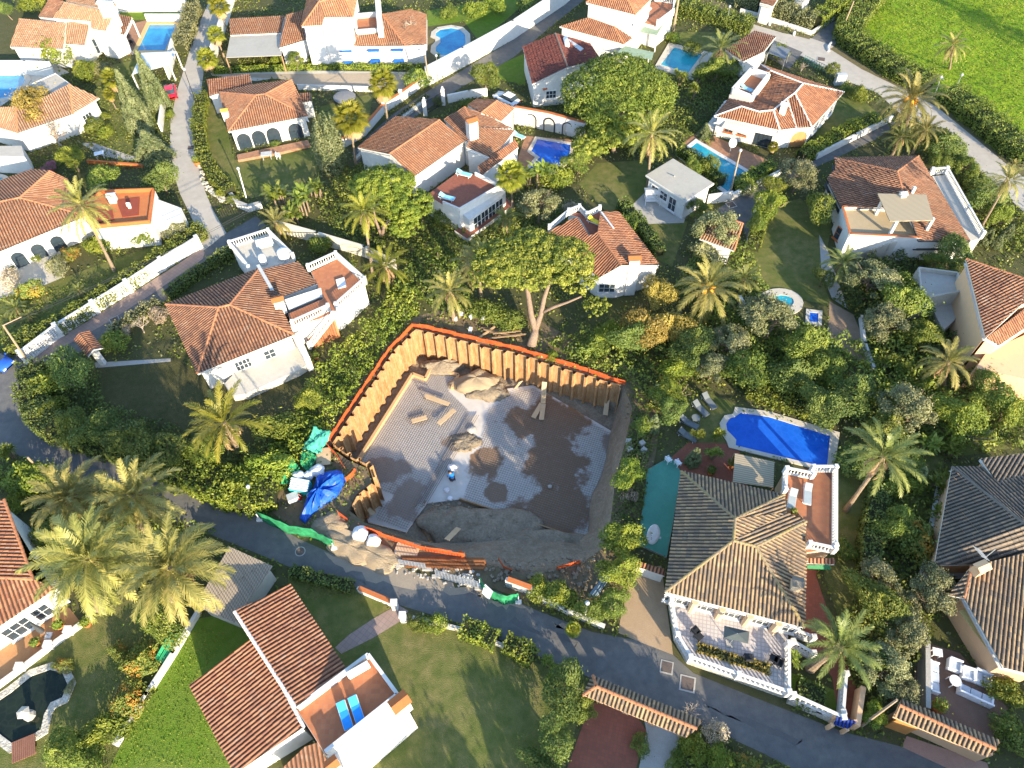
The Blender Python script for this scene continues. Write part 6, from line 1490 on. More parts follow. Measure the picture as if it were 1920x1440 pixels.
 ('treed', 1545, 520, .1 + 22, 'dark shrub on the path corner of the right lawn'), ('shrub', 1180, 420, .1 + 24, 'dark hedge bush beside the red roofed gable'), ('twig', 1070, 390, 18, 'dry round bush behind the terrace with yellow lounger'),
]
for a in TREES: plant(*a)
# cactus
t = thing('cactus', 'candelabra cactus beside the grey tiled house', 'cactus', tuple(at(1760, 1030)))
b = MB(); rr_ = random.Random(3)
for i in range(34):
    x, y = 1745 + rr_.uniform(-8, 45), 1010 + rr_.uniform(-10, 20); p = at(1758 + rr_.uniform(-10, 16), 1030, 0); q = at(x + 10, y - 8, rr_.uniform(1.2, 2.6))
    b.tube([p, p.lerp(q, .4) + Vector((0, 0, -.1)), q + Vector((0, 0, .1))], [.08, .1, .07], 6)
b.build('stems', LM['green'] if False else flat('cactus_green', (.12, .17, .06), .6, var=.4), t, smooth=True)
# hedges ---------------------------------------------------------------
HED = [
 ('long leafy hedge behind the white lattice wall', [(385, 440), (330, 478), (250, 534), (180, 580), (120, 618), (20, 660)], 1.7, 1.5, 'green'),
 ('dark hedge along the lane above the brown roofed villa', [(440, 475), (400, 500), (350, 535), (318, 560)], 1.2, 1.1, 'dark'),
 ('dry hedge along the lane left of the brown roof', [(300, 574), (250, 606), (215, 628)], 1.2, 1.1, 'grey'),
 ('clipped green hedge along the right side of the concrete lane', [(382, 190), (376, 250), (385, 300), (410, 345), (436, 368)], 1.6, 1.4, 'green'),
 ('brownish tall hedge beside the tan edged pool', [(366, 20), (358, 60), (340, 100)], 2.2, 1.6, 'grey'),
 ('low hedge below the blue window house', [(400, 138), (480, 134), (610, 130), (790, 130)], .6, .8, 'yell'),
 ('clipped hedge along the top lane left of the red garage', [(1268, 20), (1320, 36), (1380, 52), (1408, 58)], 2.6, 1.8, 'green'),
 ('clipped brown green hedge left of the small gate at the top', [(1382, 8), (1400, 12), (1422, 18)], 3.2, 2.4, 'grey'),
 ('clipped hedge block along the top lane right of the small gate', [(1440, 24), (1470, 36), (1500, 48), (1524, 54)], 2.6, 2.2, 'grey'),
 ('clipped hedge turning up the shaded side road at the top', [(1526, 52), (1560, 30), (1600, 0)], 2.2, 2.2, 'yell'),
 ('wild hedge between the lane and the green field, upper stretch', [(1640, -4), (1604, 40), (1580, 72), (1622, 106), (1690, 148), (1740, 168)], 3.6, 1.9, 'green'),
 ('wild hedge between the lane and the green field, lower stretch', [(1770, 186), (1820, 222), (1870, 264), (1930, 310)], 3.8, 2.0, 'green'),
 ('hedge along the driveway wall below the striped awning villa', [(1640, 232), (1590, 250), (1540, 280), (1500, 300)], 1.8, 1.3, 'yell'),
 ('hedge in front of the long narrow pool', [(1275, 290), (1310, 315), (1350, 350)], 1.5, 1.3, 'green'),
 ('hedge right of the long narrow pool', [(1440, 320), (1410, 340), (1380, 362)], 1.6, 1.3, 'yell'),
 ('dark hedge left of the red roofed gable', [(1165, 390), (1200, 430), (1235, 480)], 1.3, 1.3, 'dark'),
 ('leafy hedge along the left edge of the right lawn', [(1440, 400), (1420, 430), (1410, 470)], 1.6, 1.4, 'green'),
 ('hedge above the blue pool', [(1400, 735), (1450, 752), (1510, 775), (1560, 795)], 1.8, 1.2, 'yell'),
 ('dense bright hedge beside the dark lane, lower left', [(330, 890), (400, 912), (470, 940), (520, 930)], 3.2, 2.0, 'yell'),
 ('dark hedge around the curve of the lane', [(75, 700), (72, 760), (100, 806), (160, 830), (240, 852), (330, 880)], 2.6, 1.9, 'dark'),
 ('yellow tipped hedge along the bottom lawn, left piece', [(870, 1184), (905, 1196), (930, 1208)], 1.5, 1.5, 'yell'),
 ('yellow tipped hedge along the bottom lawn, right piece', [(950, 1212), (985, 1230), (1000, 1240)], 1.4, 1.4, 'yell'),
 ('overgrown creeper hedge on the wall left of the lawn gate', [(550, 1075), (600, 1088), (660, 1104)], 1.0, .8, 'dark'),
 ('creeper on the boundary by the low bottom left wall', [(280, 1290), (245, 1340), (225, 1380)], 1.4, .7, 'green'),
 ('dark hedge right of the leaning palm lawn', [(1640, 930), (1625, 1000), (1620, 1080)], 1.6, 1.8, 'dark'),
 ('planting strip of stones and shrubs beside the diagonal lane', [(700, 262), (740, 228), (800, 182)], .8, .35, 'grey'),
 ('dry planting along the inner side of the white terrace balustrade', [(1308, 1214), (1370, 1236), (1440, 1256)], .7, .4, 'gold'),
 ('shrub border in the round corner garden left of the bottom terrace', [(1490, 1300), (1540, 1318)], 2.2, .9, 'dark'),
]
for lb, q, w_, h_, m_n in HED: hedge(lb, q, w_, h_, m_n, z0=.9 if 'terrace balustrade' in lb else 0)
# ground cover -----------------------------------------------------------
PX = [(617, 837), (690, 727), (733, 663), (777, 617), (800, 622), (1100, 703), (1186, 765), (1140, 1000), (640, 940)]
cover([(600, 690), (640, 650), (700, 600), (740, 540), (800, 560), (770, 612), (728, 655), (684, 722), (612, 830), (560, 900), (520, 940), (480, 930), (520, 820), (560, 770)], 1.7, 'yell', 26, .19, 3)
cover([(735, 540), (780, 500), (860, 480), (880, 560), (940, 580), (980, 600), (880, 600), (800, 575)], 1.6, 'green', 20, .2, 4)
cover([(1020, 650), (1100, 620), (1250, 600), (1320, 680), (1260, 760), (1200, 790), (1180, 720), (1110, 700)], 1.8, 'green', 18, .22, 5)
cover([(1260, 600), (1450, 570), (1560, 640), (1700, 640), (1780, 720), (1560, 790), (1400, 730), (1300, 720)], 2.2, 'green', 18, .24, 6, f=.4)
cover([(1560, 560), (1640, 470), (1760, 480), (1800, 640), (1700, 700), (1640, 680), (1600, 600)], 2.0, 'dark', 18, .24, 7, f=.4)
cover([(1580, 720), (1900, 700), (1925, 840), (1760, 860), (1640, 800), (1570, 790)], 1.9, 'green', 16, .24, 8, f=.4)
cover([(1640, 900), (1780, 880), (1790, 1100), (1720, 1240), (1640, 1330), (1590, 1290), (1570, 1160), (1640, 1050)], 1.6, 'green', 18, .22, 9, f=.5)
cover([(640, 310), (800, 330), (830, 400), (900, 440), (1000, 380), (1060, 400), (1000, 470), (860, 490), (740, 500), (640, 460), (600, 400)], 1.2, 'green', 14, .2, 10)
cover([(60, 690), (180, 680), (200, 760), (330, 800), (440, 850), (600, 780), (540, 900), (480, 950), (330, 900), (120, 820)], 1.0, 'dark', 16, .2, 11)
cover([(-40, 840), (60, 870), (230, 930), (420, 1000), (380, 1060), (200, 1080), (90, 1000), (40, 930), (-40, 920)], 1.2, 'green', 16, .2, 12)
cover([(1040, 160), (1290, 140), (1300, 260), (1230, 300), (1060, 260)], .9, 'green', 10, .22, 13)
cover([(1400, 110), (1320, 140), (1280, 230), (1330, 280), (1410, 150)], .9, 'dark', 12, .22, 14)
cover([(1650, 240), (1700, 220), (1800, 290), (1925, 410), (1925, 480), (1850, 470), (1790, 330), (1730, 290)], 1.2, 'green', 14, .24, 15)
cover([(1410, 470), (1360, 440), (1300, 480), (1260, 540), (1300, 600), (1440, 560)], 1.2, 'green', 14, .22, 16)
cover([(1090, 640), (1180, 700), (1190, 720), (1050, 680)], .5, 'green', 12, .18, 17)
cover([(1600, 70), (1660, -5), (1925, -5), (1925, 290), (1760, 168), (1700, 140)], .28, 'yell', 9, .16, 18, name='meadow_grass', f=.35)
cover([(1600, 70), (1660, -5), (1925, -5), (1925, 290), (1760, 168), (1700, 140)], .3, 'green', 1.2, .16, 28, name='meadow_grass', f=.2)
cover([(-40, 560), (110, 540), (230, 500), (200, 570), (20, 650)], .15, 'green', 6, .2, 19, name='grass_tufts')
cover([(1180, 820), (1215, 800), (1215, 900), (1185, 1100), (1150, 1180), (1130, 1120), (1160, 1000)], .8, 'dark', 14, .2, 20)
cover([(1186, 765), (1172, 830), (1154, 900), (1145, 975), (1130, 1030), (1190, 1030), (1215, 900), (1215, 780)], 1.0, 'dark', 14, .2, 31)
cover([(990, 1100), (1140, 1120), (1160, 1190), (1100, 1180), (1000, 1140)], .8, 'green', 14, .18, 21)
cover([(370, 1170), (300, 1300), (225, 1400), (195, 1440), (430, 1440), (400, 1360), (360, 1290), (430, 1190)], .10, 'yell', 12, .09, 22, name='grass_tufts', )
cover([(1265, 1390), (1420, 1425), (1480, 1450), (1260, 1450)], .8, 'yell', 16, .18, 23)
cover([(60, 170), (180, 130), (330, 150), (320, 300), (180, 330), (60, 310)], .35, 'green', 5, .2, 24)
cover([(590, 1090), (560, 1130), (680, 1110), (740, 1150), (720, 1130)], .2, 'dark', 10, .14, 25, name='grass_tufts')

ALLX = [P(q) for q in ASPH + CONC] + [P(q) for _, q, _, _ in PAVE] + [P(q) for _, q, _, _ in LAWN] + [PIT] + [P(q) for q in ([(1349, 764), (1574, 812), (1562, 888), (1349, 830)], [(270, 40), (340, 40), (320, 102), (250, 102)], [(800, 40), (885, 45), (880, 112), (805, 112)], [(1226, 78), (1340, 98), (1300, 154), (1224, 128)], [(1280, 262), (1400, 318), (1366, 360), (1276, 292)], [(980, 252), (1080, 266), (1070, 306), (1030, 334), (980, 330)], [(1430, 545), (1545, 570), (1540, 612), (1430, 592)], [(-60, 120), (110, 120), (60, 200), (-60, 210)], [(1245, 1120), (1490, 1180), (1590, 1360), (1470, 1330), (1290, 1260)], [(1190, 870), (1290, 870), (1265, 1050), (1190, 1030)], [(600, 1000), (680, 980), (1150, 1050), (1160, 1150), (900, 1130), (600, 1050)])]
poly0 = [(-60, -20), (1980, -20), (1980, 1470), (-60, 1470)]
def ground_plants(n, seed, m, hm, size, name):
    rg = np.random.default_rng(seed); x, y = rg.uniform(-75, 75, n), rg.uniform(5, 128, n); k = np.ones(n, bool)
    k &= inpoly(x, y, P(poly0))
    for e in ALLX: k &= ~inpoly(x, y, e)
    x, y = x[k], y[k]; d = np.sin(x * .55 + seed) * np.cos(y * .5) + .6 * np.sin(x * 1.3 - y * 1.1); k = rg.random(len(x)) < .45 + .4 * d; x, y, d = x[k], y[k], d[k]
    z = rg.random(len(x)) * hm * np.clip(.5 + .5 * d, .1, 1); nr = np.stack([0 * x, 0 * x, 1 + 0 * x], 1)
    o = mkcloud(name, leaf_quads(np.stack([x, y, z + .03], 1), nr, size, rg, .7), rg.random(len(x)), LM[m]); o['kind'] = 'stuff'
ground_plants(190000, 1, 'green', .45, .15, 'ground_cover'); ground_plants(90000, 7, 'yell', .35, .13, 'ground_cover'); ground_plants(60000, 9, 'grey', .5, .13, 'ground_cover')
# ================================================================== WALLS AND FENCES
def gwall(label, q, h, t=.25, mt=M_white, cap=None, name='garden_wall', cat='wall', pillars=(), z0=0, group='garden walls'):
    pts = [at(x, y, z0) for x, y in q]; o = thing(name, label, cat, tuple(pts[0]), group); b = MB()
    for a, c in zip(pts, pts[1:]):
        d = (c - a).normalized() * t / 2; b.wall(a - d * .98, c + d * .98, t, z0, z0 + h)
    b.build('wall', mt, o)
    if cap:
        b = MB()
        for a, c in zip(pts, pts[1:]): b.wall(a, c, t + .12, z0 + h + .003, z0 + h + .09)
        b.build('coping', cap, o)
    for x, y in pillars:
        p = at(x, y, z0); b = MB().box((p.x, p.y, z0 + (h + .35) / 2), (.45, .45, h + .35)); b.box((p.x, p.y, z0 + h + .4), (.55, .55, .1)); b.build('pillar', mt, o)
    return o
# lattice wall
q = [(52, 679), (117, 629), (185, 586), (247, 547), (310, 505), (377, 465)]; pts = [at(*p) for p in q]
t = thing('lattice_wall', 'long white pierced block wall along the pink pavement', 'wall', tuple(pts[0]))
for a, c in zip(pts, pts[1:]):
    b = MB(); d = c - a; L = d.length; n = int(L / .27); b.wall(a, c, .22, 0, .3); b.wall(a, c, .24, 1.62, 1.72)
    for k in range(6): b.wall(a, c, .14, .3 + .24 * k + .07, .3 + .24 * k + .16)
    for k in range(n + 1): p = a + d * (k / n); e = d.normalized() * .055; b.wall(p - e, p + e, .17, .3, 1.62)
    b.build('pierced_panel', M_white, t)
for p in pts: MB().box((p.x, p.y, .95), (.45, .45, 1.9), R(35)).build('pillar', M_white, t)
gwall('long tall white wall above the diagonal lane', [(803, 160), (870, 124), (962, 73), (1058, 8), (1100, -30)], 2.9, .35)
gwall('white wall with brick coping below the diagonal lane', [(797, 158), (753, 190), (722, 210), (684, 254), (646, 276)], 1.3, .3, cap=M_terrplain, pillars=((753, 190), (722, 210)))
gwall('low white fence wall across the lawn behind the hipped villa', [(560, 168), (640, 170), (700, 172)], .8, .15)
gwall('cream boundary wall in strong light below the banana clumps', [(522, 434), (600, 456), (688, 482), (742, 508)], 1.7, .3, mt=surf('cream_boundary', ((.74, .68, .55), (.62, .56, .44), (.5, .45, .36)), (.5, 2), .9, .1, .2))
o = gwall('white arched wall beside the L shaped pool', [(966, 232), (1030, 244), (1094, 262)], 2.6, .3, cap=M_terrplain)
arches(o, at(966, 232), at(1094, 262), 3, 1.5, 2.0, mt=M_dark, glass=M_palepave)
gwall('white driveway wall, upper stretch by the palms', [(1668, 228), (1600, 262), (1530, 298)], .9, .3)
gwall('white driveway wall, lower stretch by the long pool', [(1470, 325), (1420, 350), (1372, 373)], .9, .3)
gwall('pierced white block wall between the outbuilding and the driveway', [(1326, 382), (1368, 376)], 1.4, .2)
gwall('pale kerb wall at the driveway edge of the right lawn', [(1414, 402), (1398, 464)], .7, .2)
gwall('white wall at the foot of the broad shaggy cypress', [(311, 192), (304, 246)], 1.3, .25)
gwall('white wall at the top end of the concrete lane', [(441, -4), (424, 50), (404, 112)], 2.2, .3)
gwall('white wall behind the tan edged pool', [(278, 40), (344, 40)], 1.2, .3)
gwall('bright white courtyard wall along the top edge', [(214, 22), (352, 22)], 2.4, .3)
gwall('white wall left of the pool at the left edge', [(-20, 140), (60, 140), (104, 142)], 2.2, .3)
gwall('curved white planter wall at the lane corner', [(436, 372), (448, 388), (468, 396), (490, 390)], .8, .35, cap=M_conc)
gwall('thin low white wall across the bottom left lawns', [(374, 1152), (330, 1226), (280, 1304), (222, 1396)], .65, .28)
gwall('white terrace edge wall with posts by the pale palms', [(-20, 1302), (45, 1254), (100, 1212), (172, 1160)], .45, .35, pillars=((45, 1254), (98, 1213), (135, 1186)))
gwall('low brick topped wall of the bottom lawn', [(676, 1110), (742, 1138)], .9, .25, cap=M_terrplain, pillars=((742, 1140), (758, 1163)))
gwall('dark stone roadside wall of the bottom lawn', [(778, 1162), (870, 1184), (990, 1232)], .6, .25, mt=M_stone)
gwall('grey garden wall left of the white sofas', [(1724, 1216), (1724, 1332)], 1.5, .35, mt=M_greyw)
gwall('peach path wall left of the sofa patio', [(1606, 1300), (1596, 1364)], 1.4, .35, mt=M_peach)
gwall('brick edged bed below the garden path', [(168, 306), (268, 314)], .5, .3, mt=M_terrplain)
gwall('white fence wall under the clipped hedge block', [(1434, 38), (1478, 52), (1520, 66)], .7, .2)
gwall('short white fence left of the small gate at the top', [(1388, 24), (1420, 33)], .7, .2)
gwall('white kerb wall of the shaded side road', [(1522, 64), (1556, 42), (1590, 18)], .6, .25)
gwall('brick topped fragment of wall at the site corner', [(952, 1098), (996, 1114)], 1.4, .3, cap=M_terrplain)
gwall('white wall behind the yellow tipped roadside bushes', [(1012, 1124), (1060, 1148), (1130, 1178)], .8, .25)
gwall('white wall around the round pool', [(1385, 565), (1398, 590), (1404, 612)], .8, .3)
gwall('pale curved wall beside the brown patio', [(1612, 600), (1618, 650), (1634, 694)], .7, .25)
gwall('stone lined planting edge beside the diagonal lane', [(668, 300), (722, 248), (790, 196)], .35, .5, mt=M_stone)
gwall('white wall and planter of the long gabled house gate', [(842, 192), (880, 184), (912, 180)], 1.2, .3)
# terrace of the dark tiled villa: raised floor, stone wall, balustrade
tq = [(1251, 1140), (1263, 1203), (1288, 1248), (1380, 1284), (1474, 1318), (1474, 1190)]
TZ = .9
t = thing('terrace', 'white cobbled terrace raised on a stone wall above the lane', 'terrace', tuple(at(1360, 1230)))
tp = [at(x, y, TZ) for x, y in [(1256, 1130), (1267, 1196), (1291, 1238), (1380, 1270), (1473, 1303), (1478, 1178), (1400, 1160)]]
MB().prism(tp, 0, TZ).build('retaining_wall', M_stone, t)
b = MB(); tri = tessellate_polygon([[Vector((p.x, p.y, 0)) for p in tp]])
fs = []
for tr in tri:
    A, B, D = [tp[i] for i in tr]; fs.append(tuple(tr) if (B - A).cross(D - A).z > 0 else tuple(reversed(tr)))
b.add([(p.x, p.y, TZ + .015) for p in tp], fs).build('paved_floor', gridmat('white_cobble_terrace', (.58, .53, .50), (.50, .46, .44), (.38, .34, .32), .3, .12, R(12)), t)
balustrade(t, None, 0, .95, pts=[Vector((p.x, p.y, TZ)) for p in tp[:5]], sp=.36)
balustrade(t, None, 0, .95, pts=[Vector((tp[4].x, tp[4].y, TZ)), Vector((at(1473, 1212, TZ).x, at(1473, 1212, TZ).y, TZ))], sp=.36)
o = gwall('stone garden wall with white balustrade right of the raised terrace', [(1480, 1316), (1530, 1338), (1574, 1358)], .8, .4, mt=M_stone)
balustrade(o, None, 0, .9, pts=[Vector((p.x, p.y, .8)) for p in P([(1482, 1308), (1574, 1350)], .8)], sp=.36)
o = gwall('white balustraded wall beside the red path', [(1578, 1278), (1572, 1348)], .5, .4); balustrade(o, None, 0, .8, pts=[Vector((p.x, p.y, .5)) for p in P([(1580, 1268), (1574, 1340)], .5)])
o = gwall('short white balustrade at the red path steps', [(1484, 1190), (1518, 1204)], .3, .3); balustrade(o, None, 0, .8, pts=[Vector((p.x, p.y, .3)) for p in P([(1484, 1186), (1520, 1200)], .3)])
o = gwall('lower white balustrade below the red path steps', [(1480, 1212), (1518, 1234)], .3, .3); balustrade(o, None, 0, .8, pts=[Vector((p.x, p.y, .3)) for p in P([(1482, 1208), (1520, 1230)], .3)])

# ================================================================== BUILDING SITE
M_pile = surf('rusty_sheet_pile', ((.43, .225, .09), (.28, .125, .048), (.52, .33, .17)), (.7, 2.2), .85, .3, .25, (.9, .95), 9, .4)
nt = M_pile.node_tree
for n_ in [n for n in nt.nodes if n.type == 'TEX_NOISE']:
    mp = nt.nodes.new('ShaderNodeMapping'); mp.inputs['Scale'].default_value = (1.6, 1.6, .3); nt.links.new(n_.inputs['Vector'].links[0].from_socket, mp.inputs[0]); nt.links.new(mp.outputs[0], n_.inputs['Vector'])
M_net = flat('orange_netting', (.58, .10, .025), .85, var=.35)
M_greenc = flat('green_netting', (.025, .24, .10), .85, var=.5)
M_tealc = flat('teal_sheet', (.06, .36, .26), .8, var=.5)
M_tarp = flat('blue_tarpaulin', (.012, .10, .52), .5, .4, var=.5, scale=3)
M_bag = flat('white_bag', (.66, .66, .66), .7, var=.2)
M_ply = surf('plywood', ((.55, .40, .24), (.47, .33, .19), (.60, .46, .30)), (.4, 2), .85, .1, .2)
M_rebar = flat('rebar', (.24, .205, .18), .75, var=.3)
M_rust = flat('rusty_steel', (.26, .10, .035), .8, var=.4)
def piles(label, q, top=.35, bot=ZF - .1, wd=1.15):
    pts = P(q); t = thing('sheet_pile_wall', label, 'sheet pile wall', tuple(pts[0])); k = 0; rr = random.Random(5)
    for a, c in zip(pts, pts[1:]):
        d = c - a; L = d.length; n = max(1, round(L / wd)); d.normalize(); s_ = Vector((-d.y, d.x, 0))
        if s_.dot(cen - a) < 0: s_ = -s_
        for i in range(n):
            o = a + d * (L * i / n); w_ = L / n; tp_ = top + rr.uniform(-.12, .15); b = MB()
            dn_ = .12 if True else 0
            prof = [(0, .62), (.05, .62), (.15, .27), (.80, .27), (.9, .62), (1.0, .62)]
            vs = []
            for u, v in prof:
                p = o + d * (u * w_) + s_ * v; vs += [(p.x, p.y, bot), (p.x, p.y, tp_)]
            for u, v in reversed(prof):
                p = o + d * (u * w_) + s_ * (v - .05); vs += [(p.x, p.y, bot), (p.x, p.y, tp_)]
            m = len(prof) * 2
            b.add(vs, [(2 * j, 2 * ((j + 1) % m), 2 * ((j + 1) % m) + 1, 2 * j + 1) for j in range(m)] + [tuple(2 * j + 1 for j in range(m))])
            b.build('pile', M_pile, t)
    return t
piles('rusty sheet pile wall along the left side of the excavation', [(619, 836), (691, 727), (734, 663), (777, 618)])
piles('rusty sheet pile wall along the far side of the excavation', [(779, 618), (801, 623), (884, 644), (971, 664), (1036, 684), (1101, 704), (1166, 722)])
piles('short stepped run of sheet piles beside the blue tarpaulin', [(652, 862), (688, 878), (697, 905), (668, 928), (654, 955)], .2, ZF)
piles('short sheet pile run under the left plywood corner', [(620, 838), (650, 860)], .2, ZF)
def net(label, q, h=1.0, z0=.05, mt=M_net, name='safety_net', lean=0):
    pts = P(q); t = thing(name, label, 'safety netting', tuple(pts[0]), 'orange safety nets'); b = MB()
    P2 = []
    for a, c in zip(pts, pts[1:]):
        n = max(1, int((c - a).length / .8)); P2 += [a.lerp(c, i / n) for i in range(n)]
    P2.append(pts[-1]); hs = [h * (.88 + .12 * math.sin(i * 2.1)) for i in range(len(P2))]
    for i in range(len(P2) - 1):
        for k in range(7):
            z = k / 7; b.wall(P2[i], P2[i + 1], .03, (z0 + hs[i] * z, z0 + hs[i + 1] * z), (z0 + hs[i] * (z + .1), z0 + hs[i + 1] * (z + .1)))
        n = max(1, int((P2[i + 1] - P2[i]).length / .16))
        for k in range(n):
            p = P2[i].lerp(P2[i + 1], k / n); b.wall(p, p + (P2[i + 1] - P2[i]).normalized() * .07, .034, z0, z0 + hs[i])
    b.build('net', mt, t)
    b = MB()
    for i in range(0, len(P2), 3): b.tube([P2[i] + Vector((0, 0, -.1)), P2[i] + Vector((0, 0, h * 1.15))], .03, 5)
    b.build('stakes', M_rust, t); return t
net('orange safety netting along the left and far rims of the pit', [(613, 836), (687, 724), (730, 660), (775, 614), (802, 618), (885, 638), (972, 658), (1037, 678), (1102, 698)], .75)
net('faint orange netting at the far right corner of the pit', [(1104, 699), (1140, 712), (1172, 722)], .7)
net('orange netting sagging along the road side of the pit', [(676, 992), (720, 1008), (760, 1022), (800, 1034), (850, 1042), (872, 1046)], 1.0)
net('small piece of orange netting left of the plastic bags', [(636, 966), (654, 980)], .9)
net('torn orange netting beside the left plywood', [(618, 842), (632, 856), (648, 882)], .7); net('orange netting patch at the edge of the blue tarpaulin', [(650, 904), (664, 892), (668, 884)], .8); net('orange netting piece on rubble at the lower right rim', [(1044, 1068), (1066, 1063), (1088, 1056)], .7)
net('collapsed orange netting near the brick topped fragment', [(935, 1050), (945, 1066), (960, 1072)], .5)
# formwork
fq = [(667, 874), (774, 704), (798, 713), (809, 691), (860, 706), (848, 730)]; fp = [at(x, y, ZF + .1) for x, y in fq]
t = thing('formwork', 'pale timber formwork along the edge of the concrete slab', 'formwork', tuple(fp[0])); b = MB()
for a, c in zip(fp, fp[1:]): b.wall(a, c, .3, ZF - .1, ZF + .5)
b.build('boards', M_plank, t)
fp = [at(x, y, ZF) for x, y in [(862, 938), (960, 970), (1083, 1012)]]
t = thing('formwork', 'dark timber edge board along the near side of the slab', 'formwork', tuple(fp[0])); b = MB()
for a, c in zip(fp, fp[1:]): b.wall(a, c, .12, ZF - .1, ZF + .45)
b.build('boards', M_wood, t)
# rebar mats
def mat_grid(label, q, d0, d1, sp=.24, z=ZF + .1, r=.024):
    poly = [at(x, y, z) for x, y in q]; t = thing('rebar_mat', label, 'rebar mat', tuple(poly[0]), 'rebar mats'); b = MB()
    d = (at(*d1, z) - at(*d0, z)); d.z = 0; d.normalize(); s_ = Vector((-d.y, d.x, 0))
    for u_, v_, zz in ((d, s_, 0), (s_, d, .055)):
        us = [p.dot(u_) for p in poly]; k = min(us)
        while k < max(us):
            xs = []
            for i in range(len(poly)):
                a, c = poly[i], poly[(i + 1) % len(poly)]; ua, uc = a.dot(u_), c.dot(u_)
                if (ua > k) != (uc > k): f = (k - ua) / (uc - ua); xs.append((a + (c - a) * f).dot(v_))
            xs.sort()
            for x0, x1 in zip(xs[::2], xs[1::2]):
                p0 = u_ * k + v_ * x0; p1 = u_ * k + v_ * x1; b.bar((p0.x, p0.y, z + zz), (p1.x, p1.y, z + zz), r, r)
            k += sp
    b.build('bars', M_rebar, t)
mat_grid('steel bar grid over the left part of the slab', [(672, 870), (778, 708), (800, 716), (810, 695), (852, 708), (842, 735), (880, 772), (842, 850), (798, 942), (762, 994), (704, 974), (712, 950), (742, 930), (680, 905)], (668, 870), (775, 703))
mat_grid('steel bar grid over the right part of the slab', [(914, 772), (960, 738), (1000, 728), (1164, 824), (1122, 988), (1084, 1004), (868, 934), (900, 850)], (900, 850), (1122, 920))
t = thing('bar_bundle', 'bundle of long steel bars lying between the two grids', 'steel bars', tuple(at(860, 870, ZF)))
b = MB()
for k in range(6): b.bar(at(890 + k * 4 - 12, 778, ZF + .22), at(792 + k * 4 - 12, 945, ZF + .22), .05)
b.build('bars', M_rebar, t)
# wet stains and mud on the slab
rr_ = random.Random(8)
def puddle(q, z, mt, nm):
    pts = [at(x, y, z) for x, y in q]; P2 = []
    for i in range(len(pts)):
        a, c = pts[i], pts[(i + 1) % len(pts)]
        for k in range(5): p = a.lerp(c, k / 5); P2.append(p + Vector((rr_.uniform(-.3, .3), rr_.uniform(-.3, .3), 0)))
    return sheet(nm, P2, z, mt)
M_dust = surf('sandy_dust', ((.30, .25, .19), (.24, .21, .17), (.36, .30, .22)), (.4, 1.5), .95, .2, .1)
for q in ([(610, 1040), (660, 1040), (740, 1062), (830, 1090), (900, 1106), (880, 1116), (800, 1106), (700, 1090), (640, 1062)], [(900, 1110), (1000, 1138), (990, 1146), (940, 1136), (905, 1122)], [(1040, 1166), (1090, 1184), (1080, 1190), (1036, 1174)]): puddle(q, .02, M_dust, 'sandy_dust')
M_patch = surf('road_repair', ((.118, .116, .114), (.15, .145, .135), (.095, .095, .097)), (.4, 2), .9, .15, .2)
for q in ([(640, 1075), (690, 1090), (684, 1096), (634, 1082)], [(960, 1160), (1080, 1205), (1076, 1212), (956, 1166)], [(1330, 1320), (1500, 1390), (1494, 1398), (1322, 1330)], [(120, 846), (200, 880), (190, 888), (112, 854)], [(330, 950), (400, 975), (396, 984), (324, 960)], [(240, 586), (262, 570), (268, 576), (246, 592)]): puddle(q, .018, M_patch, 'road_repair')
# soil heaps
def heap(nm, label, x, y, z, rx, ry, rz, mt=None, seed=1, rot=0):
    c = at(x, y, z); b = MB(); b.blob((c.x, c.y, z - .1), (rx, ry, rz), seed, .1, 44, 20, Matrix.Rotation(rot, 3, 'Z')); rg = random.Random(seed); jf = lambda x_, y_: min(1, (math.hypot(x_ - c.x, y_ - c.y) / (.7 * rx)) ** 1.5); b.v = [(x_ + rg.uniform(-.1, .1) * jf(x_, y_), y_ + rg.uniform(-.1, .1) * jf(x_, y_), z_ + rg.uniform(-.09, .09) * jf(x_, y_) + .09 * math.sin(x_ * 3 + seed) * math.sin(y_ * 2.6)) for x_, y_, z_ in b.v]; o = b.build(nm, mt or M_pitsoil, smooth=True); o['kind'] = 'stuff'; return o
heap('soil_heap', '', 895, 722, ZF, 2.6, 1.6, 1.5, surf('pale_sand', ((.40, .31, .20), (.33, .25, .16), (.46, .37, .25)), (.5, 2), .95, .8, .1), 3); heap('soil_heap', '', 915, 735, ZF, 2.2, 1.4, .9, None, 4); heap('soil_heap', '', 830, 690, ZF, 2.4, 1.0, 1.2, None, 5)
heap('soil_heap', '', 870, 830, ZF, 1.6, 1.3, .5, None, 6); heap('soil_heap', '', 985, 690, ZF, 2.4, 1.0, 1.0, None, 7); heap('soil_heap', '', 930, 1000, ZF + .3, 5.6, 2.6, .6, None, 8, R(-12)); heap('soil_heap', '', 1030, 1030, ZF + .9, 4.4, 2.0, .5, None, 9, R(-8)); heap('soil_heap', '', 850, 985, ZF + .3, 3.2, 2.2, .9, None, 10)
heap('soil_heap', '', 655, 1025, 0, 3.0, 1.2, .6, surf('pale_sand', ((0, 0, 0),) * 3), 11, R(-25)); heap('soil_heap', '', 700, 1040, 0, 2.8, 1.2, .55, MATS['pale_sand'], 12, R(-25)); heap('soil_heap', '', 620, 985, 0, 1.8, 1.3, .5, MATS['pale_sand'], 13)
def boards(label, segs, w=.5, th=.06, mt=M_ply, name='plank', cat='plank', group='loose planks'):
    for i, (a, c, lb) in enumerate(segs):
        p, q = at(*a), at(*c); o = MB().bar(p, q, w, th).build(name, mt); tag(o, lb, cat, group)
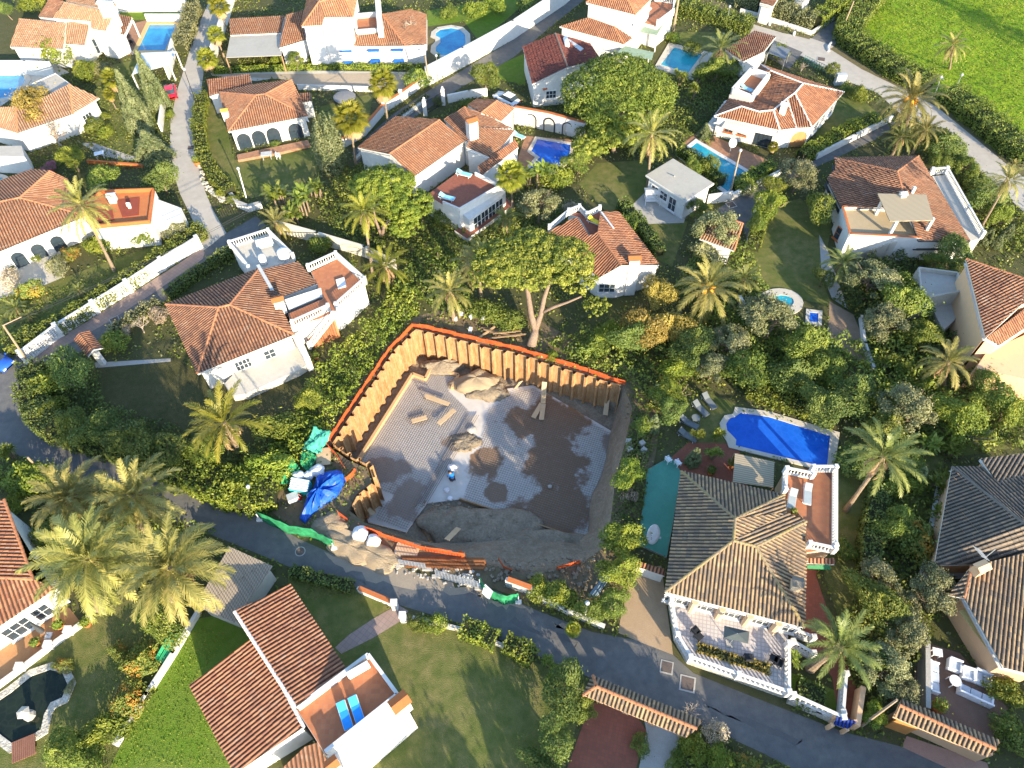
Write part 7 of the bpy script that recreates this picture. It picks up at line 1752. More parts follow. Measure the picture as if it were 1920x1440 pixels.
boards('', [((1021, 716, -1.2), (1018, 757, ZF + .15), 'plank leaning on the far wall of the pit'), ((1016, 756, ZF + .2), (1000, 783, ZF + .2), 'left plank of the pair forming a V on the wet slab'), ((1019, 757, ZF + .27), (1015, 787, ZF + .27), 'right plank of the pair forming a V on the wet slab'),
            ((1140, 738, -2.2), (1135, 778, ZF + .15), 'single plank leaning at the right end of the far wall'), ((797, 742, ZF + .6), (842, 758, ZF + .6), 'plank laid as a walkway over the left grid'), ((852, 768, ZF + .5), (822, 795, ZF + .5), 'plank lying at an angle at the end of the walkway'),
            ((976, 716, -1.4), (966, 728, ZF + .2), 'short pale plank beside the sand heap'), ((772, 790, ZF + .4), (800, 782, ZF + .4), 'thin pale batten lying on the left grid'), ((700, 965, ZF + .3), (662, 905, -.8), 'long pole leaning into the lower left corner of the pit'), ((838, 1012, -.2), (860, 990, -2.2), 'broken board sticking out of the lower rim')])
t = thing('trestle', 'dark trestle frame standing on the left grid', 'trestle', tuple(at(800, 735, ZF))); b = MB()
for x, y in ((786, 728), (812, 740), (795, 746)): b.bar(at(x, y, ZF), at(x + 4, y + 2, ZF + .9), .07)
b.bar(at(786, 732, ZF + .85), at(818, 744, ZF + .85), .08); b.build('frame', M_rebar, t)
boards('', [((742, 1026, .12), (784, 1036, .1), 'plywood sheet lying beside the bundle of rusty bars')], 1.6, .06, M_ply, 'plywood_sheet', 'plywood', 'plywood sheets')
boards('', [((607, 840, .3), (606, 872, .2), 'upright plywood sheet at the left corner of the pit'), ((626, 1000, .2), (656, 1010, .25), 'plywood sheet between the green screen and the sand')], 1.35, .05, M_ply, 'plywood_sheet', 'plywood', 'plywood sheets')
t = thing('bar_stack', 'stack of rusty steel bars lying by the road edge', 'steel bars', tuple(at(840, 1056))); b = MB()
for k in range(9): b.bar(at(752 + k, 1044 + k * 2.2, .1 + .05 * (k % 3)), at(908 + k % 4, 1048 + k * 2.2, .1 + .05 * (k % 3)), .16, .14)
b.build('bars', M_rust, t)
def panel(label, a, c, h=1.5):
    p, q = at(*a), at(*c); t = thing('mesh_fence', label, 'fence panel', tuple(p), 'grey mesh fence panels'); b = MB(); L = (q - p).length; d = (q - p) / L
    for k in range(int(L / .28) + 1): x = p + d * min(L, k * .28); b.tube([x, x + Vector((0, 0, h))], .022, 4)
    for k in range(7): z = h * k / 6 + .02; b.bar(p + Vector((0, 0, z)), q + Vector((0, 0, z)), .04)
    b.build('mesh', M_steel, t); b = MB()
    for x in (p, q): b.box((x.x, x.y, .12), (.7, .28, .24))
    b.build('concrete_foot', M_conc, t)
panel('grey mesh panel left in front of the rusty bars', (750, 1060), (800, 1068), 1.2); panel('grey mesh panel right, leaning by the road edge', (818, 1082), (898, 1104), 1.5)
# tarps and screens
def drape(nm, label, q, zs, mt, cat, wr=.12, n=20, seed=2, group=None):
    """wrinkled cloth over four corners"""
    A, B, D, E_ = [at(x, y, z) for (x, y), z in zip(q, zs)]; b = MB(); rg = random.Random(seed); g = []
    for i in range(n + 1):
        for j in range(n + 1):
            p = A.lerp(B, i / n).lerp(E_.lerp(D, i / n), j / n); p = p + Vector((rg.uniform(-.08, .08), rg.uniform(-.08, .08), wr * (math.sin(i * .33 + j * .21 + seed) + .6 * math.sin(j * .6 - i * .3) + rg.uniform(-.5, .5)))); p.z = max(p.z, .05); g.append(p)
    m = n + 1; b.add(g, [(i * m + j, (i + 1) * m + j, (i + 1) * m + j + 1, i * m + j + 1) for i in range(n) for j in range(n)])
    o = b.build(nm, mt, smooth=True); s_ = o.modifiers.new('solid', 'SOLIDIFY'); s_.thickness = .04; return tag(o, label, cat, group)
b = MB(); pl = [at(x, y, 0) for x, y in [(641, 885), (650, 900), (634, 932), (606, 950), (590, 962), (572, 982), (563, 976), (572, 948), (588, 920), (596, 898), (612, 886)]]
c0 = sum(pl, Vector()) / len(pl); ring = []; rg = random.Random(4)
b2 = [pl[i].lerp(pl[(i + 1) % len(pl)], k / 4) for i in range(len(pl)) for k in range(4)]; nb = len(b2)
vs = []
for f, z in ((1, .04), (.98, .45), (.85, .85), (.65, 1.15), (.4, 1.35), (.15, 1.42)):
    for i, p in enumerate(b2): vs.append(Vector((c0.x + (p.x - c0.x) * f, c0.y + (p.y - c0.y) * f, max(.03, z * (.75 + .25 * math.sin(i * .9)) + rg.uniform(-.1, .1)))))
b.add(vs, [(k * nb + i, k * nb + (i + 1) % nb, (k + 1) * nb + (i + 1) % nb, (k + 1) * nb + i) for k in range(5) for i in range(nb)] + [tuple(5 * nb + i for i in range(nb))])
tag(b.build('tarpaulin', M_tarp), 'crumpled bright blue tarpaulin covering a heap of materials', 'tarpaulin')
drape('screen_cloth', 'teal cloth hanging at the left corner of the pit', [(590, 800), (622, 812), (598, 850), (566, 842)], (1.6, 1.2, .5, .9), M_tealc, 'cloth', .14)
drape('screen_cloth', 'darker green cloth just below the teal one', [(566, 842), (594, 854), (582, 888), (564, 872)], (1.0, .6, .4, .7), M_greenc, 'cloth', .12, seed=5)
drape('screen_cloth', 'dark green cloth bent at the hedge corner', [(548, 858), (562, 878), (548, 912), (526, 904)], (1.4, .9, .3, .6), M_greenc, 'cloth', .15, seed=6)
def screen(label, q, h, mt=M_greenc, nm='site_screen'):
    pts = P(q); t = thing(nm, label, 'screen', tuple(pts[0]), 'green site screens'); b = MB(); g = []
    P2 = []
    for a, c in zip(pts, pts[1:]): P2 += [a.lerp(c, k / 6) for k in range(6)]
    P2.append(pts[-1]); K_ = 5
    for i, p in enumerate(P2):
        for k in range(K_ + 1): g.append(p + Vector((.05 * math.sin(i * 2.7 + k), .05 * math.sin(i * 1.9 + k * .8) + .05 * k, h * k / K_ * (1 - .07 * math.sin(i)))))
    m = K_ + 1; b.add(g, [(i * m + k, (i + 1) * m + k, (i + 1) * m + k + 1, i * m + k + 1) for i in range(len(P2) - 1) for k in range(K_)])
    o = b.build('cloth', mt, t, smooth=True); s_ = o.modifiers.new('s', 'SOLIDIFY'); s_.thickness = .03
    b = MB()
    for p in (P2[0], P2[-1]): MB().box((p.x, p.y, .15), (.5, .3, .3)).build('foot', M_bag, t); MB().tube([p + Vector((0, 0, .3)), p + Vector((0, 0, h))], .04, 5).build('post', M_bag, t)
    return t
screen('green screen along the road in front of the blue tarpaulin', [(488, 976), (540, 1000), (590, 1010), (628, 1030)], 1.25)
screen('green screen with white board beside the mesh panels', [(900, 1098), (910, 1118), (944, 1134), (972, 1130)], 1.3)
p4 = [at(903, 1112, .3), at(917, 1125, .3), at(924, 1110, 1.5), at(909, 1096, 1.5)]
o = MB().add(p4 + [p + Vector((.03, .05, .0)) for p in p4], [(0, 1, 2, 3), (7, 6, 5, 4), (0, 4, 5, 1), (1, 5, 6, 2), (2, 6, 7, 3), (3, 7, 4, 0)]).build('notice_board', M_whitep); tag(o, 'blank white board leaning on the green screen', 'board')
# bags, boxes, buckets
def bag(label, x, y, r, z=0, h=1.0, mt=None, seed=1, nm='bulk_bag'):
    c = at(x, y, z); o = MB().blob((c.x, c.y, z + r * h * .75), (r, r * .9, r * h), seed, .09, 16, 9).build(nm, mt or M_bag, smooth=True); return tag(o, label, 'bag', 'white sacks on the site')
bag('big white sack on the sand, left of the smaller one', 678, 1006, .75, seed=1); bag('smaller white sack beside the big one on the sand', 702, 1018, .62, seed=2); bag('grey white sack behind the blue tarpaulin', 597, 886, .7, .1, .7, seed=3); bag('shiny white sack left of the blue tarpaulin', 580, 896, .5, .1, seed=4)
bag('open white sack behind the slatted crate', 562, 898, .68, .05, .8, seed=5); bag('white sack on the slab beside the crouching worker', 848, 880, .5, ZF, .7, seed=6); bag('pale rubble sack on the concrete strip', 838, 920, .3, ZF, .7, seed=7); bag('small white sack at the end of the concrete strip', 844, 936, .3, ZF, .7, seed=8)
bag('white lump of concrete at the mixing spot', 884, 808, .5, ZF, .6, M_conc, 9, 'concrete_lump'); bag('stone lump lying on the wet right grid', 1031, 913, .22, ZF + .1, .7, M_conc, 10, 'concrete_lump')
t = thing('crate', 'white slatted crate with turquoise side beside the blue tarpaulin', 'crate', tuple(at(566, 918))); c = at(566, 918); b = MB()
b.box((c.x, c.y, .45), (1.7, 1.1, .9), R(-12)); b.build('box', flat('turquoise_plastic', (.05, .50, .45), .5), t); b = MB()
for k in range(5): b.box((c.x - .1 * k * 0 + .0, c.y - .48 + k * .24, .94), (1.75, .17, .08), R(-12))
b.build('slats', M_whitep, t)
tag(MB().box((at(551, 936).x, at(551, 936).y, .3), (1.0, .8, .6), R(25)).build('site_box', M_greyst, bevel=.04), 'grey box below the slatted crate', 'box')
for x, y, mt, lb in ((562, 935, flat('red_plastic', (.6, .02, .015), .4), 'red bucket beside the grey box'), (583, 933, M_whitep, 'white and red bucket at the tarpaulin edge')):
    t = thing('bucket', lb, 'bucket', tuple(at(x, y))); c = at(x, y); MB().lathe(c, [(.2, 0), (.28, .5), (.25, .5), (.2, .1)], 12).build('pail', mt, t, smooth=True); MB().tube([c + Vector((-.27, 0, .5)), c + Vector((0, .05, .72)), c + Vector((.27, 0, .5))], .015, 4).build('handle', M_steel, t)
t = thing('drain_pipe', 'orange plastic pipe end lying by the rusty bars', 'pipe', tuple(at(868, 1042))); MB().tube([at(862, 1034, .15), at(868, 1042, .15)], .16, 10).build('pipe', M_net, t); MB().tube([at(868, 1042, .15), at(869, 1043.5, .15)], .2, 10).build('socket', M_net, t)
t = thing('timber_pile', 'pile of weathered timber left of the forked pine', 'timber pile', tuple(at(940, 624))); b = MB()
for k in range(11): a_ = rr_.uniform(-.35, .35); c = at(940 + rr_.uniform(-14, 18), 624 + rr_.uniform(-8, 8), .1 + .05 * k); d = Vector((math.cos(a_), math.sin(a_), 0)) * rr_.uniform(1, 1.9); b.bar(c - d, c + d, .16, .07)
b.build('timbers', M_wood, t)
tag(MB().bar(at(892, 638, .2), at(928, 612, .5), .22, .06).build('plank', M_plank), 'long pale plank resting on the timber pile', 'plank', 'loose planks')
t = thing('pole_stack', 'stack of blue grey scaffold poles by the site lamp', 'poles', tuple(at(1118, 1100))); b = MB()
for k in range(8): b.tube([at(1104 + k * 2, 1118 + k % 3, .1 + .06 * (k % 3)), at(1132 + k * 2, 1078 + k % 3, .15 + .06 * (k % 3))], .05, 6)
b.build('poles', flat('blue_grey_poles', (.25, .33, .38), .5), t)
for i, (x, y) in enumerate(((853, 600), (864, 590), (884, 596), (906, 598), (882, 620))):
    c = at(x, y); tag(MB().box((c.x, c.y, .18), (.5, .35, .36), R(20 * i)).build('building_block', M_whitep, bevel=.03), ['white block leaning at the foot of the site palm', 'white block just right of the site palm', 'pair like white block on the soil beside the green bush', 'white block farthest right under the bushes', 'white block on the bare soil nearest the netting'][i], 'block', 'white building blocks')
for i, (x, y) in enumerate(((1178, 832), (1180, 846), (1203, 835), (1206, 848), (1172, 880))):
    c = at(x, y); tag(MB().box((c.x, c.y, .3), (.5, .45, .6), R(15 * i)).build('concrete_block', M_conc, bevel=.03), ['grey block at the top of the right rim', 'grey block second from the top of the right rim', 'grey block under the thin cypress', 'grey block behind the thin cypress trunk', 'grey block beside the rim bush'][i], 'block', 'grey blocks on the rim')

def rubble(q, n, s0, s1, z, mt, seed=1, name='rubble'):
    poly = P(q, z); rg = random.Random(seed); b = MB(); x0, x1 = min(p.x for p in poly), max(p.x for p in poly); y0, y1 = min(p.y for p in poly), max(p.y for p in poly); k = 0
    while k < n:
        x, y = rg.uniform(x0, x1), rg.uniform(y0, y1)
        if inpoly(np.array([x]), np.array([y]), poly)[0]:
            s_ = rg.uniform(s0, s1); b.box((x, y, z + s_ * .2), (s_, s_ * rg.uniform(.5, 1), s_ * .7), M=(Matrix.Rotation(rg.uniform(0, 3), 3, 'Z') @ Matrix.Rotation(rg.uniform(-.5, .5), 3, 'X'))); k += 1
    o = b.build(name, mt); o['kind'] = 'stuff'; return o
rubble([(640, 1010), (740, 1030), (900, 1075), (880, 1110), (680, 1060)], 160, .08, .3, .02, M_conc, 1); rubble([(900, 1050), (1130, 1040), (1150, 1150), (1000, 1120), (920, 1090)], 220, .08, .35, 0.02, M_pitsoil, 2)
rubble([(860, 1075), (885, 1080), (890, 1100), (862, 1095)], 90, .1, .3, .03, M_stone, 3); rubble([(700, 690), (760, 610), (820, 590), (1000, 610), (1000, 650), (800, 612), (740, 660)], 120, .08, .28, .02, M_soil, 4); rubble([(1178, 740), (1210, 780), (1190, 960), (1165, 900)], 120, .08, .25, .02, M_soil, 5)
rubble([(770, 940), (860, 945), (1080, 1015), (1060, 1045), (900, 1020), (790, 990)], 200, .08, .3, ZF + .6, M_pitsoil, 6); rubble([(680, 290), (740, 235), (800, 190), (795, 180), (730, 230), (672, 285)], 160, .15, .45, .03, M_stone, 7); rubble([(372, 300), (392, 350), (440, 380), (432, 392), (380, 350)], 60, .2, .5, .03, M_stone, 8)

# ================================================================== PERSON
def skinmesh(name, verts, edges, mt, parent):
    me = bpy.data.meshes.new(name); o0 = org(parent)
    me.from_pydata([(v[0], v[1], v[2]) for v in verts], edges, []); me.materials.append(mt); o = bpy.data.objects.new(name, me); C.objects.link(o); o.parent = parent
    o.modifiers.new('skin', 'SKIN'); 
    for i, v in enumerate(verts): me.skin_vertices[0].data[i].radius = (v[3], v[3])
    me.skin_vertices[0].data[0].use_root = True
    s_ = o.modifiers.new('sub', 'SUBSURF'); s_.levels = 1; s_.render_levels = 2
    for p in me.polygons: p.use_smooth = True
    return o
pp = at(850, 903, ZF + .02)
t = thing('person', 'crouching worker in a blue shirt bending forward on the slab', 'person', tuple(pp)); t.rotation_euler = (0, 0, R(30)); t.scale = (1.15, 1.15, 1.15)
skin = flat('skin_tone', (.42, .24, .15), .6); shirt = flat('blue_shirt', (.015, .22, .62), .8); trs = flat('dark_trousers', (.05, .05, .065), .9)
# facing +Y: pelvis, spine bent forward, head, legs folded, arms to the ground
sp = [(0, 0, .42, .15), (0, .18, .58, .16), (0, .36, .70, .17), (0, .47, .76, .07), (0, .57, .80, .11), (0, .64, .79, .09), (0, .71, .76, .03)]
V = sp[:]; E_ = [(i, i + 1) for i in range(6)]
for s_ in (-1, 1):
    k = len(V); V += [(s_ * .2, .38, .68, .065), (s_ * .26, .50, .42, .05), (s_ * .2, .62, .18, .04), (s_ * .19, .68, .09, .035)]; E_ += [(2, k), (k, k + 1), (k + 1, k + 2), (k + 2, k + 3)]
    h = k + 3
    for f in range(4): j = len(V); V += [(s_ * (.19 + (f - 1.5) * .022), .73, .06, .011), (s_ * (.19 + (f - 1.5) * .026), .765 - .006 * abs(f - 1.5), .03, .009)]; E_ += [(h, j), (j, j + 1)]
    j = len(V); V += [(s_ * .15, .70, .06, .012)]; E_ += [(h, j)]
    k = len(V); V += [(s_ * .1, 0, .40, .1), (s_ * .2, .30, .40, .08), (s_ * .17, .06, .10, .055), (s_ * .18, .20, .04, .04)]; E_ += [(0, k), (k, k + 1), (k + 1, k + 2), (k + 2, k + 3)]
skinmesh('body', V, E_, skin, t)
skinmesh('shirt', [(0, .02, .44, .165), (0, .18, .59, .18), (0, .37, .70, .185), (0, .43, .74, .09), (-.21, .38, .68, .08), (-.245, .46, .52, .07), (.21, .38, .68, .08), (.245, .46, .52, .07)], [(0, 1), (1, 2), (2, 3), (2, 4), (4, 5), (2, 6), (6, 7)], shirt, t)
skinmesh('trousers', [(0, -.02, .40, .155)] + [q for s_ in (-1, 1) for q in ((s_ * .1, 0, .40, .115), (s_ * .2, .30, .41, .095), (s_ * .17, .06, .12, .07))], [(0, 1), (1, 2), (2, 3), (0, 4), (4, 5), (5, 6)], trs, t)
hb = MB().blob((0, .575, .845), (.115, .13, .1), 2, .04, 12, 7); o = hb.build('hair', flat('dark_hair', (.015, .012, .01), .7), None, smooth=True); o.parent = t
# ================================================================== FURNITURE
def lounger(label, x, y, z, ang, mt, frame=M_whitep, L=1.95, group='sun loungers', back=.45):
    c = at(x, y, z); t = thing('sun_lounger', label, 'sun lounger', tuple(c), group); T = Matrix.Rotation(ang, 3, 'Z')
    def W_(u, v, w_): q = T @ Vector((u, v, w_)); return (c.x + q.x, c.y + q.y, c.z + q.z)
    b = MB()
    for s_ in (-1, 1): b.bar(W_(-L / 2, s_ * .31, .3), W_(L / 2, s_ * .31, .3), .05)
    for u in (-L / 2, L / 2): b.bar(W_(u, -.31, .3), W_(u, .31, .3), .05)
    b.build('frame', mt if mt is M_lg else frame, t)
    for u in (-L / 2 + .25, L / 2 - .25):
        for s_ in (-1, 1): MB().bar(W_(u, s_ * .3, 0), W_(u, s_ * .3, .28), .05).build('leg', frame, t)
    b = MB(); hinge = L / 2 - .7
    b.add([W_(-L / 2, -.3, .34), W_(hinge, -.3, .34), W_(hinge, .3, .34), W_(-L / 2, .3, .34), W_(-L / 2, -.3, .41), W_(hinge, -.3, .41), W_(hinge, .3, .41), W_(-L / 2, .3, .41)], [(3, 2, 1, 0), (4, 5, 6, 7), (0, 1, 5, 4), (1, 2, 6, 5), (2, 3, 7, 6), (3, 0, 4, 7)]); b.build('seat', mt, t)
    b = MB(); e = .7 * math.cos(back); f = .7 * math.sin(back)
    b.add([W_(hinge + .01, -.3, .36), W_(hinge + e, -.3, .36 + f), W_(hinge + e, .3, .36 + f), W_(hinge + .01, .3, .36), W_(hinge + .01, -.3, .43), W_(hinge + e - .02, -.3, .44 + f), W_(hinge + e - .02, .3, .44 + f), W_(hinge + .01, .3, .43)], [(3, 2, 1, 0), (4, 5, 6, 7), (0, 1, 5, 4), (1, 2, 6, 5), (2, 3, 7, 6), (3, 0, 4, 7)]); b.build('backrest', mt, t)
    return t
M_lb = flat('blue_cloth', (.03, .30, .78), .6); M_lg = flat('grey_cloth', (.15, .17, .18), .7); M_ly = flat('yellow_cloth', (.75, .55, .03), .6); M_lw = flat('pale_cloth', (.36, .40, .40), .7); M_lbl = flat('pale_blue_cloth', (.25, .55, .68), .6)
def px_ang(x0, y0, x1, y1): d = at(x1, y1) - at(x0, y0); return math.atan2(d.y, d.x)
lounger('left blue lounger on the terracotta roof terrace', 648, 1343, 3.32, px_ang(655, 1368, 640, 1320), M_lb); lounger('right blue lounger on the terracotta roof terrace', 670, 1333, 3.32, px_ang(678, 1356, 662, 1308), M_lb)
lounger('yellow lounger on the small roof terrace', 1116, 420, 3.4, px_ang(1132, 428, 1104, 416), M_ly)
lounger('grey lounger farthest up the lawn beside the blue pool', 1328, 756, 0, px_ang(1338, 766, 1318, 742), M_lg); lounger('second grey lounger on the lawn beside the blue pool', 1312, 770, 0, px_ang(1324, 780, 1302, 758), M_lg); lounger('grey lounger in the shade by the round lawn table', 1290, 796, 0, px_ang(1304, 802, 1282, 790), M_lg); lounger('lowest grey lounger beside the yuccas', 1288, 820, 0, px_ang(1302, 826, 1276, 812), M_lg)
lounger('left pale lounger on the balustraded terrace of the dark tiled villa', 1483, 940, 2.92, px_ang(1480, 962, 1487, 920), M_lw); lounger('right pale lounger on the balustraded terrace of the dark tiled villa', 1512, 930, 2.92, px_ang(1511, 950, 1513, 908), M_lw)
lounger('upper pale blue lounger on the balcony', 870, 330, 3.05, px_ang(882, 336, 858, 330), M_lbl); lounger('lower pale blue lounger on the balcony end', 838, 374, 3.05, px_ang(850, 380, 826, 374), M_lbl); lounger('pale blue lounger in the white roof box of the striped awning villa', 1398, 170, 3.55, px_ang(1410, 176, 1386, 166), M_lbl)
lounger('pale blue lounger beside the L shaped pool', 972, 258, 0, px_ang(982, 262, 962, 254), M_lbl)
def chair(label, x, y, z, ang, mt=M_whitep, group='white garden chairs', w=.5):
    c = at(x, y, z); t = thing('garden_chair', label, 'chair', tuple(c), group); T = Matrix.Rotation(ang, 3, 'Z')
    def W_(u, v, k): q = T @ Vector((u, v, k)); return (c.x + q.x, c.y + q.y, c.z + q.z)
    MB().box(W_(0, 0, .44), (w, w, .05), ang).build('seat', mt, t); MB().box(W_(-w / 2, 0, .68), (.05, w, .45), ang).build('backrest', mt, t)
    for i in (-1, 1):
        for j in (-1, 1): MB().bar(W_(i * w * .42, j * w * .42, 0), W_(i * w * .42, j * w * .42, .42), .05).build('leg', mt, t)
        MB().bar(W_(-w * .45, i * w * .5, .64), W_(w * .4, i * w * .5, .64), .05).build('armrest', mt, t)
    return t
def table(label, x, y, z, ang, sx, sy, mt=M_whitep, round_=False, h=.74):
    c = at(x, y, z); t = thing('garden_table', label, 'table', tuple(c)); T = Matrix.Rotation(ang, 3, 'Z')
    if round_: MB().lathe(c, [(sx / 2, h - .04), (sx / 2, h)], 18).build('tabletop', mt, t)
    else: MB().box((c.x, c.y, z + h), (sx, sy, .05), ang).build('tabletop', mt, t)
    for i in (-1, 1):
        for j in (-1, 1): q = T @ Vector((i * sx * .36, j * sy * .36, 0)); MB().bar((c.x + q.x, c.y + q.y, z), (c.x + q.x, c.y + q.y, z + h - .05), .06).build('leg', mt, t)
    return t
A_ = px_ang(868, 405, 900, 385)
table('long pale table on the dining terrace', 886, 398, .5, A_, 2.4, 1.0, flat('pale_tabletop', (.48, .45, .38), .5))
for i, (x, y, a) in enumerate(((872, 396, 1.57), (884, 388, 1.57), (896, 380, 1.57), (880, 416, -1.57), (892, 408, -1.57), (904, 400, -1.57))): chair(['white chair at the far left of the dining table', 'white chair at the far middle of the dining table', 'white chair at the far right of the dining table', 'white chair at the near left of the dining table', 'white chair at the near middle of the dining table', 'white chair at the near right of the dining table'][i], x, y, .5, A_ - a)
lounger('white lounger on the dining terrace, left of the other one', 918, 376, .5, A_, M_whitep); lounger('white lounger at the right end of the dining terrace', 934, 368, .5, A_, M_whitep)
def sofa(label, x, y, ang, L, W=.8, name='garden_sofa', cat='sofa'):
    c = at(x, y, .02); t = thing(name, label, cat, tuple(c), 'white patio seats'); T = Matrix.Rotation(ang, 3, 'Z')
    def W_(u, v, k): q = T @ Vector((u, v, k)); return (c.x + q.x, c.y + q.y, c.z + q.z)
    MB().box(W_(0, 0, .2), (L, W, .36), ang).build('base', M_whitep, t, bevel=.04)
    n = max(1, round(L / .75))
    for k in range(n): MB().box(W_(-L / 2 + L * (k + .5) / n, .06, .44), (L / n - .04, W * .78, .14), ang).build('cushion', flat('grey_cushion', (.45, .5, .56), .8), t, bevel=.04)
    MB().box(W_(0, -W / 2 + .08, .6), (L, .16, .44), ang).build('backrest', M_whitep, t, bevel=.04)
    for s_ in (-1, 1): MB().box(W_(s_ * (L / 2 - .07), .08, .5), (.14, W * .8, .24), ang).build('armrest', M_whitep, t, bevel=.03)
sofa('long white sofa along the grey garden wall', 1746, 1272, px_ang(1745, 1240, 1746, 1300), 2.4); sofa('left white armchair of the patio', 1785, 1250, px_ang(1800, 1258, 1770, 1246), .95, .9, 'armchair', 'armchair'); sofa('middle white armchair of the patio', 1810, 1266, px_ang(1826, 1272, 1796, 1262), .95, .9, 'armchair', 'armchair'); sofa('wide white armchair at the right of the patio', 1837, 1274, px_ang(1852, 1280, 1822, 1268), 1.2, 1.05, 'armchair', 'armchair'); sofa('white three seat sofa at the near side of the patio', 1824, 1306, px_ang(1798, 1294, 1850, 1318), 2.4)
table('round white table between the patio sofas', 1783, 1281, 0, 0, .85, .85, round_=True); table('small square white table at the top of the sofa patio', 1750, 1228, 0, R(-15), .7, .6)
table('small white table on the shaded garden path', 190, 296, 0, R(20), 1.2, .8); table('white garden table on the lawn of the arched porch', 502, 297, 0, R(10), 1.4, .9, M_greyst); chair('white chair right of the lawn table of the arched porch', 523, 297, 0, 0)
table('round dark table among the lawn loungers', 1302, 791, 0, 0, .8, .8, M_lg, True)
for i, (x, y, a) in enumerate(((1303, 1186, .6), (1308, 1196, .7), (1401, 1236, 1.5), (1448, 1238, 2.6), (1456, 1244, 2.6))): chair(['dark chair of the pair at the left of the cobbled terrace, behind', 'dark chair of the pair at the left of the cobbled terrace, in front', 'dark chair standing alone beside the dry planting of the terrace', 'dark chair at the right end of the cobbled terrace', 'dark chair nearest the right balustrade of the terrace'][i], x, y, TZ, a, M_dark, 'dark terrace chairs', .6)
for i, (x, y, a) in enumerate(((1252, 866, .5), (1270, 872, .5))): chair(['white plastic chair on the court behind the green floor', 'pale chair on the court near the thin cypress'][i], x, y, .25, a)
for i, (x, y) in enumerate(((240, 70), (250, 84))): chair(['dark patio chair nearer the L shaped house', 'dark patio chair nearer the tan edged pool'][i], x, y, 0, i * 1.4, M_dark, 'dark patio chairs')
table('dark patio table beside the tan edged pool', 238, 84, 0, 0, 1.2, 1.2, M_wood, True)
# parasols
t = thing('parasol', 'grey rectangular parasol shading the cobbled terrace', 'parasol', tuple(at(1380, 1196, TZ))); z = TZ + 2.2
p4 = [at(1358, 1173, z), at(1405, 1184, z), at(1403, 1207, z), at(1357, 1196, z)]; c = sum(p4, Vector()) / 4; ap = c + Vector((0, 0, .3))
MB().add(p4 + [ap], [(0, 1, 4), (1, 2, 4), (2, 3, 4), (3, 0, 4), (3, 2, 1, 0)]).build('canopy', flat('grey_canvas', (.07, .085, .085), .8), t); MB().tube([(c.x, c.y, TZ), (c.x, c.y, z + .3)], .03, 8).build('pole', M_steel, t); MB().box((c.x, c.y, TZ + .06), (.6, .6, .1)).build('foot', M_conc, t)
t = thing('parasol', 'closed dark parasol on the orange paved terrace', 'parasol', tuple(at(92, 1192))); c = at(92, 1192)
MB().tube([c + Vector((0, 0, .1)), c + Vector((-.1, .1, 2.6))], .03, 6).build('pole', M_steel, t); MB().tube([c + Vector((-.02, .02, 1.0)), c + Vector((-.05, .05, 1.4)), c + Vector((-.1, .1, 2.7))], [.2, .22, .04], 10).build('canopy', flat('dark_canvas', (.05, .055, .06), .8), t); MB().box((c.x, c.y, .06), (.5, .5, .12)).build('foot', M_whitep, t)
def pot(label, x, y, r=.3, m_='green', z=0):
    c = at(x, y, z); t = thing('plant_pot', label, 'plant pot', tuple(c), 'potted plants'); MB().lathe(c, [(r * .7, 0), (r, r * 1.3), (r * .85, r * 1.3), (r * .8, r * 1.1)], 12).build('pot', M_terrplain, t, smooth=True)
    rg = np.random.default_rng(int(x)); q, v = lobes_cloud([(c.x, c.y, c.z + r * 1.9, r * 1.1, r * 1.1, r)], 260, .09, rg); mkcloud('foliage', q - np.array(c), v, LM[m_], t)
for a in (('left terracotta pot on the orange terrace', 71, 1208), ('right terracotta pot on the orange terrace, with yellow plant', 116, 1176, .36, 'yell'), ('terracotta pot at the foot of the lawn side palm', 166, 1172, .36, 'yell'), ('pot at the curved lane corner, upper', 372, 310, .5, 'yell'), ('large pot beside the reed shade of the dark tiled villa', 1371, 874, .4), ('pot at the wall under the dark tiled eave', 1332, 888, .35), ('flowering pot between the pale loungers', 1486, 962, .22, 'bloom', 2.92),
          ('leftmost pot on the villa steps', 566, 690, .2), ('second pot on the villa steps', 575, 686, .2), ('third pot on the villa steps', 584, 681, .2), ('rightmost and largest pot on the villa steps', 594, 672, .3), ('yellow plant pot in the sofa patio', 1752, 1328, .5, 'yell')): pot(*a)
# dish
t = thing('satellite_dish', 'large white satellite dish on the green court', 'satellite dish', tuple(at(1226, 1010, .26))); c = at(1220, 1000, 1.1); ax = (at(1250, 1012, 2.0) - c).normalized(); q_ = ax.to_track_quat('Z', 'Y').to_matrix()
b = MB(); n = 20
for k, (r, h_) in enumerate(((.02, 0), (.35, .05), (.65, .16), (.85, .3))):
    for j in range(n): b.v.append(tuple(c + q_ @ Vector((r * math.cos(6.283 * j / n), r * math.sin(6.283 * j / n) * 1.1, h_))))
for k in range(3):
    for j in range(n): b.f.append((k * n + j, k * n + (j + 1) % n, (k + 1) * n + (j + 1) % n, (k + 1) * n + j)); b.m.append(0)
o = b.build('reflector', M_whitep, t, smooth=True); s_ = o.modifiers.new('s', 'SOLIDIFY'); s_.thickness = .03
MB().tube([(c.x, c.y - .1, .26), tuple(c)], .06, 8).build('mast', M_steel, t); MB().bar(c + q_ @ Vector((0, -.8, .28)), c + q_ @ Vector((0, -.1, 1.0)), .03).build('feed_arm', M_steel, t); MB().box(tuple(c + q_ @ Vector((0, -.08, 1.03))), (.12, .12, .18)).build('feed_horn', M_greyst, t)
t = thing('satellite_dish', 'pale round dish on the wall of the striped awning villa', 'satellite dish', tuple(at(1374, 282))); c = at(1373, 268, 1.6); b = MB(); q_ = Vector((.3, -.8, .5)).to_track_quat('Z', 'Y').to_matrix()
